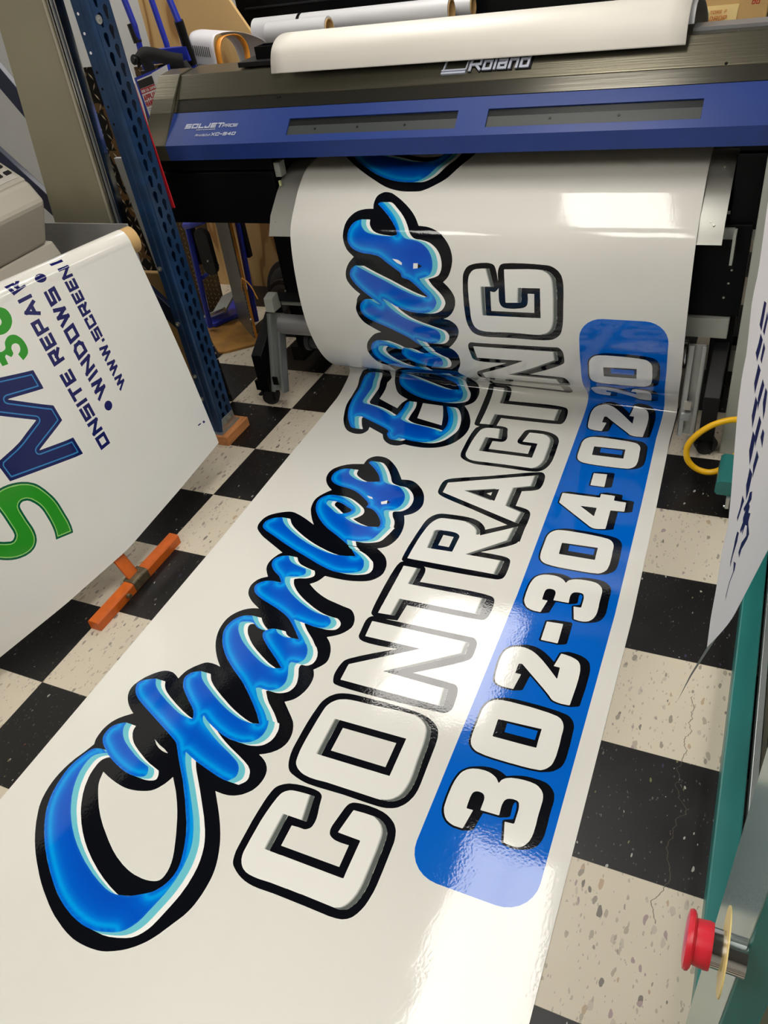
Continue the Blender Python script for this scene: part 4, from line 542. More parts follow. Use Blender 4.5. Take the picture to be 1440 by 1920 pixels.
g2|3734,2014 40,14 16,10 21,20 21,32 20,44 14,52 8,60 2,44 -6,280 -8,124 -6,48 -8,28 -12,24 -17,24 -17,17 -40,27 -50,20 22,2 20,-4 40,-9 32,-16 20,-15 26,-26 11,-16 21,-48 4,-20 0,-24 4,-12 0,-36 4,-16 0,-60 4,-12 0,-172 4,-12 0,-140 -4,-12 -4,-44 -13,-52 -24,-52 -15,-24 -24,-24 -26,-13 -32,-9 -20,0 -8,-4|2894,2259 -4,7 -6,348 6,8 40,-1 2,-39 4,-16 0,-224 4,-12 0,-64 -2,-6 -4,-2|3086,2624 -4,2 -46,248 6,6 40,-1 6,-17 44,-228 -6,-6|3702,3062 48,12 36,15 28,20 34,37 20,36 12,36 8,44 6,64 -2,84 -14,160 -10,180 -10,76 -14,64 -6,20 -18,36 -35,40 -27,21 -28,16 -28,11 -43,12 19,2 12,-5 12,1 28,-4 32,-9 32,-16 28,-19 16,-13 26,-29 23,-44 13,-48 16,-92 0,-32 4,-16 0,-44 4,-12 0,-60 4,-12 0,-48 4,-12 0,-36 4,-12 0,-32 4,-12 0,-52 4,-16 0,-48 -4,-12 0,-32 -4,-12 -4,-40 -13,-44 -27,-48 -38,-36 -44,-25 -60,-13 -20,0 -8,-4|2886,3308 -4,82 -6,348 6,8 40,1 6,-25 0,-216 4,-16 0,-176 -2,-7 -4,-1|3850,4238 -4,8 -26,208 6,6 40,-1 6,-13 0,-20 4,-12 0,-20 4,-12 0,-20 4,-12 0,-20 4,-12 8,-76 -6,-6|3110,4478 721,488 5,8 -4,160 46,1 2,-53 4,-12 0,-96 -6,-10 -724,-488 -36,-2|2850,5278 4,8 -1,264 5,4 40,1 6,-17 0,-252 -6,-6|3798,5578 -2,92 4,156 2,4 12,6 32,-1 2,-149 -4,-16 0,-88 -6,-6|2858,5819 -4,7 4,276 2,4 6,2 40,-1 2,-109 -4,-12 -1,-164 -5,-4|3818,6265 -4,5 0,20 10,220 6,6 40,-1 2,-69 -4,-16 -4,-160 -6,-6|2858,6499 -4,7 -12,252 -8,56 1,20 8,16 19,13 32,8 52,7 4,-4 -16,-2 -32,-13 -12,-11 -5,-10 -1,-36 8,-44 0,-80 4,-12 0,-60 4,-12 0,-56 4,-12 0,-20 -6,-6|3378,6511 -2,3 10,11 416,369 4,28 12,232 16,16 32,19 2,-47 -4,-12 0,-60 -4,-12 -4,-136 -5,-28 -429,-382 -8,-2|3390,6905 -16,61 -11,24 -16,24 -29,29 -52,36 -40,20 -56,19 28,2 12,-4 44,-9 48,-20 57,-37 37,-36 23,-36 13,-44 -5,-8 -25,-17 -8,-5|3846,7253 -32,12 -4,5 22,204 -2,8 -216,79 -15,9 -3,232 1,168 222,96 1,88 -4,152 10,9 12,4 20,8 4,0 2,-5 0,-44 4,-16 -1,-196 -5,-5 -172,-70 -45,-21 -1,-168 4,-16 1,-220 230,-84 1,-28 -4,-12 0,-24 -4,-12 0,-28 -4,-12 -8,-104 -6,-9|3362,7633 -404,117 4,5 376,129 20,6 8,0 0,-12 -20,-9 -336,-114 -4,-5 24,-9 332,-94 10,-9 -2,-5|3726,8474 32,15 25,21 20,28 17,32 21,68 11,88 -6,316 -12,148 -15,48 -16,28 -13,15 -24,22 -24,15 -48,20 24,2 20,-4 52,-17 40,-28 33,-41 16,-40 9,-52 0,-36 4,-12 0,-52 4,-16 4,-344 -4,-12 -4,-44 -9,-36 -12,-32 -29,-53 -24,-25 -16,-11 -48,-13|2870,8717 -4,5 -6,348 6,8 40,1 6,-21 0,-224 4,-12 0,-100 -6,-6|3062,9085 -4,5 -46,240 6,6 40,-1 6,-13 44,-232 -6,-6|2818,9418 4,8 -1,264 5,4 40,1 6,-17 0,-252 -6,-6|3766,9718 -2,92 4,156 2,4 12,6 32,-1 2,-149 -4,-16 0,-88 -6,-6|2826,9959 -4,7 4,276 2,4 6,2 40,-1 2,-109 -4,-12 -1,-164 -5,-4|3818,10393 -4,5 0,348 2,4 6,2 40,-1 2,-353 -6,-6|3834,10926 -4,8 -26,208 6,6 40,-1 6,-13 0,-20 4,-12 0,-20 4,-12 0,-20 4,-12 0,-20 4,-12 8,-76 -6,-6|3094,11166 721,488 5,8 -4,160 46,1 2,-53 4,-12 0,-96 -6,-10 -724,-488 -36,-2|3638,12102 28,5 56,18 35,21 20,20 22,32 18,40 11,48 6,44 4,68 0,232 -6,132 -10,96 -13,52 -23,37 -36,32 -20,11 -40,16 24,2 20,-4 36,-9 44,-27 22,-22 15,-20 16,-44 9,-56 0,-28 4,-12 0,-44 4,-16 0,-84 4,-12 0,-232 -4,-12 0,-56 -17,-92 -28,-56 -25,-30 -28,-19 -40,-17 -56,-12 -24,1 -12,-5|2870,12351 -4,7 -2,64 -2,332 1,4 7,4 40,1 2,-341 4,-12 0,-52 -2,-6 -4,-2|3366,12564 -5,6 10,192 15,6 28,0 5,-2 1,-8 -4,-12 0,-96 -4,-16 0,-60 -2,-5 -16,-5|2998,12769 -4,5 -53,224 1,4 8,2 32,-4 8,-1 2,-5 52,-220 -6,-6
g4|3742,2014 40,14 16,10 21,20 21,32 20,44 14,52 8,60 2,44 -8,324 -8,100 -7,40 -7,20 -15,28 -29,33 -40,27 -50,20 14,2 20,-4 40,-9 32,-16 20,-15 26,-26 11,-16 21,-48 4,-20 0,-24 4,-12 0,-36 4,-16 0,-60 4,-12 0,-172 4,-12 0,-140 -4,-12 -4,-44 -13,-52 -24,-52 -15,-24 -22,-22 -16,-11 -44,-13|2902,2259 -4,7 -6,348 6,8 32,-1 2,-39 4,-16 0,-224 4,-12 0,-64 -2,-6 -4,-2|3094,2624 -4,2 -46,248 6,6 32,-1 6,-17 44,-228 -6,-6|3710,3062 48,11 36,16 28,20 34,37 20,36 12,36 8,44 6,64 -2,84 -14,160 -10,180 -10,76 -14,64 -6,20 -18,36 -34,39 -28,22 -28,16 -51,19 23,2 12,-4 28,-5 28,-12 57,-37 32,-36 20,-40 13,-48 16,-92 0,-32 4,-16 0,-44 4,-12 0,-60 4,-12 0,-48 4,-12 0,-36 4,-12 0,-32 4,-12 4,-116 -4,-12 0,-32 -4,-12 0,-16 -8,-40 -9,-28 -27,-48 -38,-36 -44,-25 -60,-13 -20,2 -8,-5|2894,3308 -4,82 -6,348 6,8 32,1 6,-25 0,-216 4,-16 0,-176 -2,-7 -4,-1|3858,4238 -4,8 -26,208 6,6 32,-1 6,-13 0,-20 4,-12 0,-20 4,-12 0,-20 4,-12 0,-20 4,-12 8,-76 -6,-6|3118,4478 721,488 5,8 -4,156 0,4 6,2 32,-1 2,-53 4,-12 0,-96 -6,-10 -724,-488 -28,-2|2858,5278 4,8 -1,264 5,4 30,0 5,-4 3,-12 0,-252 -6,-6|3806,5578 -2,92 4,160 6,6 32,-1 2,-149 -4,-16 0,-88 -6,-6|2866,5819 -4,7 4,276 2,4 6,2 32,-1 2,-109 -4,-12 0,-160 -2,-6 -4,-2|3826,6265 -4,5 0,20 10,220 6,6 32,-1 2,-69 -4,-16 -4,-160 -6,-6|2866,6499 -4,7 -12,252 -8,72 8,19 12,10 36,12 36,4 4,-1 -8,-5 -30,-11 -11,-12 -5,-12 0,-32 8,-44 0,-80 4,-12 0,-60 4,-12 0,-56 4,-12 0,-20 -6,-6|3386,6511 -2,3 10,11 416,369 4,28 12,236 7,12 33,19 2,-47 -4,-12 0,-60 -4,-12 -4,-136 -5,-28 -429,-382 -8,-2|3398,6905 -16,61 -11,24 -17,25 -28,28 -52,36 -40,20 -56,19 20,2 12,-4 44,-9 48,-20 57,-37 37,-36 23,-36 13,-44 -3,-12 -23,-16|3846,7253 -24,9 -4,8 22,204 -2,8 -216,79 -15,9 -3,232 1,168 222,96 1,88 -4,156 2,4 19,8 13,5 4,0 2,-5 0,-44 4,-16 -1,-196 -5,-5 -172,-70 -45,-21 -1,-168 4,-16 1,-220 230,-84 1,-28 -4,-12 0,-24 -4,-12 0,-28 -4,-12 -8,-104 -6,-9|3370,7633 -404,117 4,5 383,131 21,4 0,-8 -8,-5 -356,-122 -4,-5 24,-9 344,-98 5,-9|3734,8474 32,15 25,21 20,28 17,32 21,68 11,88 -6,316 -8,116 -6,44 -17,44 -12,20 -22,24 -39,28 -48,20 20,2 16,-4 52,-17 40,-28 33,-41 16,-40 9,-52 0,-36 4,-12 0,-52 4,-16 4,-344 -4,-12 -4,-44 -9,-36 -12,-32 -29,-52 -24,-26 -16,-11 -48,-13|2878,8717 -4,5 -6,348 6,8 32,1 6,-21 0,-224 4,-12 0,-100 -6,-6|3070,9085 -4,5 -46,240 6,6 32,-1 6,-13 44,-232 -6,-6|2826,9418 4,8 -1,264 5,4 30,0 5,-4 3,-12 0,-252 -6,-6|3774,9718 -2,92 4,160 6,6 32,-1 2,-149 -4,-16 0,-88 -6,-6|2834,9959 -4,7 4,276 2,4 6,2 32,-1 2,-109 -4,-12 0,-160 -2,-6 -4,-2|3826,10393 -4,5 0,348 2,4 6,2 32,-1 2,-353 -6,-6|3842,10926 -4,8 -26,208 6,6 32,-1 6,-13 0,-20 4,-12 0,-20 4,-12 0,-20 4,-12 0,-20 4,-12 8,-76 -6,-6|3102,11166 721,488 5,8 -4,156 0,4 6,2 32,-1 2,-53 4,-12 0,-96 -6,-10 -724,-488 -28,-2|3674,12105 -4,1 9,4 43,12 26,12 26,20 23,28 18,32 11,28 12,56 6,60 2,272 -6,132 -12,108 -13,44 -24,36 -26,24 -19,12 -48,20 16,2 20,-4 36,-9 44,-27 22,-22 15,-20 16,-44 9,-56 0,-28 4,-12 0,-44 4,-16 0,-84 4,-12 0,-232 -4,-12 0,-56 -17,-92 -28,-56 -23,-28 -22,-17 -32,-16 -72,-17|2878,12351 -4,7 -2,64 -2,332 1,4 6,4 33,1 2,-341 4,-12 0,-52 -2,-6 -4,-2|3374,12564 -5,6 10,192 11,5 24,1 5,-2 1,-8 -4,-12 0,-96 -4,-16 0,-60 -2,-5 -12,-4|3006,12769 -4,5 -53,224 1,4 8,2 24,-4 8,-1 2,-5 52,-220 -6,-6
ink|2927,3747 752,10 5,-441 -750,-10
ink|2893,6851 12,9 19,7 23,5 55,6 57,0 49,-5 18,-5 21,-8 17,-12 14,-14 10,-16 5,-17 1,-19 -4,-271 -285,-12 -13,258 -7,54 -1,22
ink|3001,7751 416,143 6,-264
paper|3004,3670 599,7 5,-285 -602,-4
paper|2976,6789 144,-5 2,-202 -146,0
paper|3273,7762 68,45 2,-76
white|1726,1105 -40,3 -56,9 -88,19 -115,38 -93,39 -64,32 -76,44 -140,92 -100,72 -105,85 -67,61 -63,63 -54,60 -61,76 -31,44 -24,40 -39,81 -14,35 -16,52 -19,88 -13,100 -2,44 2,40 13,72 23,76 25,64 14,28 23,26 16,11 20,8 40,9 69,6 -2,4 -51,31 -35,25 -23,24 -23,32 -9,20 -6,32 0,44 6,28 8,20 18,27 24,22 32,24 40,21 20,5 128,-2 4,-9 0,-20 5,-24 17,-36 34,-43 21,-21 39,-32 40,-25 72,-37 132,-59 80,-29 144,-38 9,-8 19,-28 10,-24 3,-16 1,-8 -4,-12 -10,-10 -12,-8 -44,-15 -44,-7 -192,0 -60,7 -72,16 -68,19 -60,20 -84,33 -32,-18 -27,-29 -10,-20 -7,-32 -2,-20 2,-64 6,-48 9,-36 32,-92 40,-80 57,-88 32,-43 45,-53 79,-81 72,-64 88,-68 84,-56 104,-60 128,-64 104,-44 116,-41 96,-27 24,-4 52,12 60,20 40,20 84,49 40,27 24,22 35,47 22,44 12,36 9,44 2,48 -5,40 -13,52 -25,64 -32,72 -48,92 -65,100 -155,196 -152,176 -198,200 -124,136 -23,19 -48,25 -64,29 -540,229 -112,53 -56,36 -44,38 -37,51 -16,36 -3,12 1,16 5,12 10,15 16,15 28,22 36,21 76,32 132,0 7,-5 29,-47 35,-37 49,-35 68,-38 144,-68 116,-49 100,-35 44,-12 20,-4 4,1 -3,12 -18,36 -26,36 -16,16 -37,29 -76,51 -104,78 -69,58 -24,28 -22,32 -19,36 -8,24 0,32 13,32 16,24 13,13 28,20 64,28 128,0 8,-4 35,-49 29,-31 64,-48 64,-38 108,-59 156,-78 72,-32 104,-40 84,-27 64,-17 48,-6 64,16 3,4 -2,4 -76,84 -73,69 -92,80 -96,80 -112,87 -76,53 -72,43 -120,76 -104,75 -64,52 -97,97 -43,53 -27,39 -39,68 -18,41 -13,43 -5,36 4,56 8,36 17,44 16,28 18,24 35,32 36,20 28,10 60,15 128,0 8,-3 31,-38 45,-41 44,-32 48,-28 8,0 20,15 21,10 43,10 132,0 8,-3 24,-27 16,-13 24,-13 32,-11 16,-4 48,1 48,2 4,2 -1,4 -115,113 -92,84 -64,52 -42,27 -70,36 -128,53 -232,74 -108,44 -60,32 -24,20 -16,18 -26,39 -7,16 -7,32 4,20 8,18 19,26 17,17 20,16 28,16 60,20 48,7 96,0 4,4 -36,45 -44,44 -24,18 -76,44 -28,20 -48,42 -26,31 -15,24 -11,25 -10,43 0,16 4,16 20,32 26,26 24,18 28,14 44,15 20,4 124,0 8,-4 36,-48 25,-25 43,-29 36,-14 76,-22 52,-12 76,-14 21,-29 12,-24 5,-16 0,-20 -11,-20 -31,-26 -28,-16 -20,-8 -72,-17 -48,-23 -14,-10 5,-16 21,-44 16,-24 27,-32 60,-56 63,-48 68,-44 86,-48 136,-65 80,-32 48,-16 64,-17 48,-8 76,-6 36,0 20,-3 32,-21 28,-25 13,-23 5,-20 0,-24 -5,-20 -13,-24 -16,-13 -16,-8 -40,-12 -44,-7 -168,0 -120,14 -15,-2 32,-36 63,-61 117,-95 87,-87 20,-12 46,-61 24,-56 8,-44 0,-28 -7,-32 -8,-16 -22,-24 -21,-13 -24,-5 -32,0 -12,-4 -5,-6 -5,-16 6,-36 50,-100 20,-56 7,-28 3,-16 0,-36 -8,-32 -12,-28 -12,-19 -20,-19 -32,-19 -28,-11 -32,-9 -28,-3 -92,0 -12,-6 -5,-10 69,-83 45,-45 123,-97 60,-57 36,-39 20,-2 7,-5 23,-52 8,-36 2,-68 -8,-40 -7,-20 -23,-36 -18,-21 -20,-16 -20,-12 -28,-12 -56,-16 -28,-5 -28,-2 -172,0 -28,2 -60,8 -52,12 -76,23 -7,-1 87,-49 80,-40 92,-41 127,-50 89,-38 67,-34 38,-32 20,-28 18,-44 3,-16 -1,-24 -8,-20 -15,-20 -34,-33 -176,-1 -80,12 -60,13 -124,28 -128,33 -5,0 -1,-4 36,-48 33,-40 162,-172 203,-227 85,-109 38,-56 26,-44 24,-48 24,-64 17,-60 12,-64 6,-68 0,-92 -10,-96 -9,-48 -16,-68 -36,-136 -19,-60 -17,-36 -23,-36 -29,-36 -21,-18 -24,-18 -44,-21 -72,-25 -76,-20 -64,-8|1914,4150 16,3 39,13 4,4 -2,4 -109,85 -192,134 -120,94 -37,43 -16,28 -5,12 -2,16 10,28 -2,3 -64,1 -32,5 -36,14 -44,28 -12,5 -4,0 -24,-9 -15,-11 -7,-16 4,-32 20,-44 28,-40 13,-16 73,-70 56,-46 44,-31 74,-45 102,-57 104,-53 36,-16|1826,5769 -80,16 -172,52 -220,83 -256,92 -148,61 -236,106 -148,62 -32,16 -44,27 -16,13 -15,17 -11,24 -4,16 -4,32 0,20 5,24 9,20 17,24 24,24 27,21 32,17 25,10 59,18 132,-1 55,-73 37,-37 52,-41 68,-45 84,-50 88,-48 72,-36 108,-48 120,-45 88,-28 52,-15 104,-24 52,-9 40,-2 80,10 125,30 2,4 -2,4 -94,92 -2,4 3,4 116,0 12,-2 68,-29 32,-16 40,-25 98,-76 20,-36 23,-56 9,-44 -3,-36 -6,-20 -10,-16 -27,-22 -28,-15 -68,-25 -64,-16 -84,-10 -172,0|1882,6218 -20,10 -24,17 -16,17 0,6 128,-1 51,-37 7,-8 2,-6 -112,-1|1810,6277 -8,3 -54,34 -170,97 -156,82 -56,33 -84,59 -91,77 -60,60 -58,68 -34,48 -26,48 -25,64 -12,48 -2,52 7,32 18,36 32,40 35,26 44,19 40,9 24,2 160,0 72,-11 40,-13 52,-23 80,-46 60,-39 48,-35 16,-14 25,-31 11,-20 8,-24 2,-16 -1,-32 -12,-28 -24,-36 -24,-28 -31,-28 1,-4 5,-4 72,-37 76,-28 64,-16 52,-9 36,5 96,20 15,5 -1,36 -7,32 -10,24 -17,32 -31,44 -48,56 -32,32 -49,40 -28,18 -40,17 -28,7 -58,6 -1,4 9,28 1,24 -5,20 -14,23 -25,25 -27,22 -92,68 -64,43 -76,40 -32,13 -60,19 -56,13 -132,17 -48,12 -68,28 -43,29 -30,28 -11,13 -19,39 -9,32 -6,32 0,44 5,24 16,40 24,36 25,25 36,21 48,15 48,9 132,0 6,-2 2,-4 0,-28 6,-40 10,-24 12,-19 21,-21 31,-23 44,-26 40,-20 52,-21 40,-10 76,18 90,30 4,4 0,4 -41,80 -31,48 -35,44 -55,57 -59,55 -129,103 -3,5 4,16 9,16 10,10 12,4 152,0 20,-5 20,-8 16,-8 20,-15 45,-42 39,-43 59,-77 58,-88 58,-104 20,-28 13,-13 24,-16 44,-16 64,-13 52,-2 40,-5 20,-5 20,-10 40,-27 47,-45 30,-36 19,-28 29,-60 12,-44 5,-28 3,-48 -1,-32 -10,-52 -8,-20 -17,-32 -15,-20 -23,-24 -23,-13 -80,-22 -12,-11 -4,-14 6,-28 29,-60 42,-56 21,-36 19,-52 13,-60 6,-5 12,-1 2,-2 -29,-136 -35,-120 -17,-32 -25,-26 -40,-23 -52,-21 -48,-15 -44,-9 -20,-2 -96,-1 -1,-7 28,-48 20,-28 1,-8|1457,6866 9,-4 4,2 32,17 28,22 13,19 8,20 -1,16 -3,8 -25,17 -56,23 -80,41 -48,19 -52,12 -24,-1 -6,-11 -3,-36 8,-24 13,-17 24,-19 80,-50|1434,8702 -16,4 -35,20 -24,20 -23,28 -23,36 -12,28 -3,16 0,36 -4,16 -11,16 -17,14 -36,22 -100,50 -412,174 -8,-4 -4,-16 2,-16 16,-44 49,-100 30,-52 50,-76 -1,-4 -6,-2 -40,-4 -124,0 -32,9 -20,15 -22,22 -35,44 -62,88 -50,80 -24,44 -37,76 -40,100 -31,100 -17,72 -16,108 -6,104 14,140 1,32 -1,52 -6,72 0,116 5,28 6,16 18,24 23,17 24,13 56,19 76,11 128,0 8,-4 -8,-104 0,-48 5,-40 17,-76 4,-32 0,-28 -18,-124 -12,-104 -2,-56 5,-28 9,-18 11,-14 29,-23 140,-27 92,-26 80,-31 128,-61 116,-69 8,-1 4,3 7,15 15,116 2,28 -2,156 8,36 16,28 18,20 132,0 9,-20 16,-56 11,-60 2,-76 -4,-68 0,-72 6,-124 3,-8 65,-41 44,-20 36,-13 56,-12 316,-45 72,-16 60,-18 5,1 5,12 12,52 4,32 0,56 -8,60 -8,40 -16,60 -18,52 -31,68 -46,92 -46,104 3,4 4,0 124,0 40,-6 20,-10 20,-16 33,-40 28,-44 33,-64 20,-48 23,-68 25,-96 16,-108 2,-56 -2,-32 -9,-48 -12,-40 -52,-124 -16,-32 -29,-46 -40,-45 -36,-29 -36,-22 -40,-16 -36,-8 -96,-8 -172,0 -148,20 -5,-2 -10,-20 -7,-8 -18,-12 -24,-8 -24,-2|1774,9825 -64,3 -80,8 -76,13 -88,20 -68,19 -60,21 -60,25 -72,35 -64,36 -72,46 -31,23 -26,24 -25,36 -16,36 -8,28 0,36 9,20 16,20 25,21 28,18 128,1 120,-37 140,-40 416,-100 68,-14 52,-8 112,18 2,5 -14,20 -28,35 -20,20 -22,17 -38,17 -64,18 -23,9 -29,18 -19,18 -14,16 -20,32 -13,24 -24,56 -23,68 -20,68 -25,96 2,8 280,272 132,2 4,-6 8,-184 14,-176 20,-156 18,-104 20,-76 19,-44 27,-40 43,-52 16,-28 13,-44 6,-60 -7,-40 -9,-20 -8,-11 -13,-13 -19,-13 -24,-12 -44,-16 -80,-21 -76,-10 -36,-2|1586,11053 -88,3 -124,12 -52,9 -59,17 -67,32 -65,44 -46,44 -36,48 -16,28 -24,52 -17,48 -6,28 -10,68 0,48 4,40 9,40 12,32 15,32 18,28 13,16 31,29 48,28 24,9 28,6 156,0 16,-3 88,-37 56,-28 40,-26 32,-30 116,-3 68,-28 68,-46 40,-17 72,12 3,6 -7,24 0,4 4,2 124,0 92,-71 64,-37 16,-18 14,-32 6,-32 0,-48 -7,-36 -9,-27 -15,-33 -12,-20 -11,-12 -30,-22 -24,-12 -24,-8 -52,-8 -144,0 -48,9 -48,15 -92,32 -72,33 -27,17 -50,40 -44,48 -21,32 -20,40 -7,20 -7,32 3,40 12,32 14,24 1,4 -2,3 -52,1 -76,10 -44,12 -40,15 -8,0 -20,-13 -14,-16 -10,-16 -14,-36 -2,-36 9,-40 18,-44 24,-40 40,-48 36,-36 121,-109 32,-24 44,-25 32,-12 28,-6 52,4 128,0 5,-4 8,-16 43,-92 0,-4 -4,-2|1914,11637 -17,21 -16,28 -15,32 -3,8 2,4 129,0 18,-20 18,-28 17,-36 1,-8 -2,-4 -124,0|1854,11741 -60,48 -84,75 -40,31 -32,20 -204,113 -72,35 -184,77 -56,29 -40,24 -32,24 -17,17 -23,36 -10,24 -6,28 0,36 6,28 17,36 34,40 31,23 24,10 24,5 96,0 6,2 -2,5 -140,106 -59,53 -40,40 -21,25 -25,35 -25,44 -7,20 -3,24 3,20 12,32 16,24 17,17 32,22 28,15 136,0 180,-87 224,-99 188,-93 124,-56 88,-36 96,-33 16,0 9,6 -9,11 -72,64 -56,54 -81,71 -39,26 -20,7 -64,16 -16,9 -9,14 -1,20 -5,20 -14,16 -183,123 -73,57 -25,16 -30,14 -44,11 -76,13 -100,8 -56,13 -48,16 -36,16 -28,17 -24,21 -29,39 -17,40 -4,28 2,52 12,47 24,53 31,44 33,29 32,17 64,19 131,-1 3,-4 2,-48 7,-24 21,-36 21,-24 23,-20 41,-20 47,-13 68,-13 120,-11 48,8 28,9 2,8 -5,16 -11,32 -12,24 -20,32 -42,55 -80,88 -108,98 -76,63 -1,4 17,18 16,8 148,0 16,-4 24,-13 33,-25 110,-104 51,-56 39,-52 40,-68 17,-36 16,-44 11,-20 23,-31 20,-20 20,-14 20,-8 36,-7 36,-2 72,-15 48,-14 36,-18 48,-34 33,-33 27,-40 14,-28 11,-32 6,-24 7,-44 0,-48 -5,-32 -7,-28 -18,-40 -20,-27 -24,-17 -40,-17 -88,-27 -4,-4 21,-36 34,-48 84,-84 41,-49 20,-31 16,-37 6,-27 0,-20 -6,-20 -19,-40 -29,-37 -32,-26 -44,-23 -48,-15 -60,-9 -208,0 -76,8 -92,20 -55,18 -53,22 -8,0 3,-6 21,-21 68,-57 68,-49 44,-26 69,-31 79,-30 304,-101 20,-11 17,-14 16,-24 8,-20 5,-24 0,-16 -9,-40 -8,-20 -24,-36 -25,-25 -24,-16 -32,-13 -32,-6 -164,0 -48,8 -5,-4 27,-64 1,-8 -7,-2|1698,14153 -56,3 -76,8 -72,13 -64,16 -52,16 -76,28 -80,36 -60,32 -60,36 -72,49 -68,51 -77,65 -96,92 -68,72 -88,100 -76,92 -105,140 -179,260 -6,12 3,2 144,0 332,-33 175,-197 116,-116 41,-37 56,-44 64,-40 48,-24 172,-69 152,-76 56,-23 48,-16 92,-25 48,-8 20,0 36,9 16,7 39,26 24,24 14,20 16,28 13,32 12,52 8,72 2,108 -6,132 2,27 4,2 124,0 104,-9 9,-4 3,-8 2,-32 8,-160 0,-132 -10,-104 -11,-52 -20,-60 -87,-204 -22,-42 -28,-39 -27,-27 -25,-21 -52,-33 -36,-16 -28,-8 -36,-4
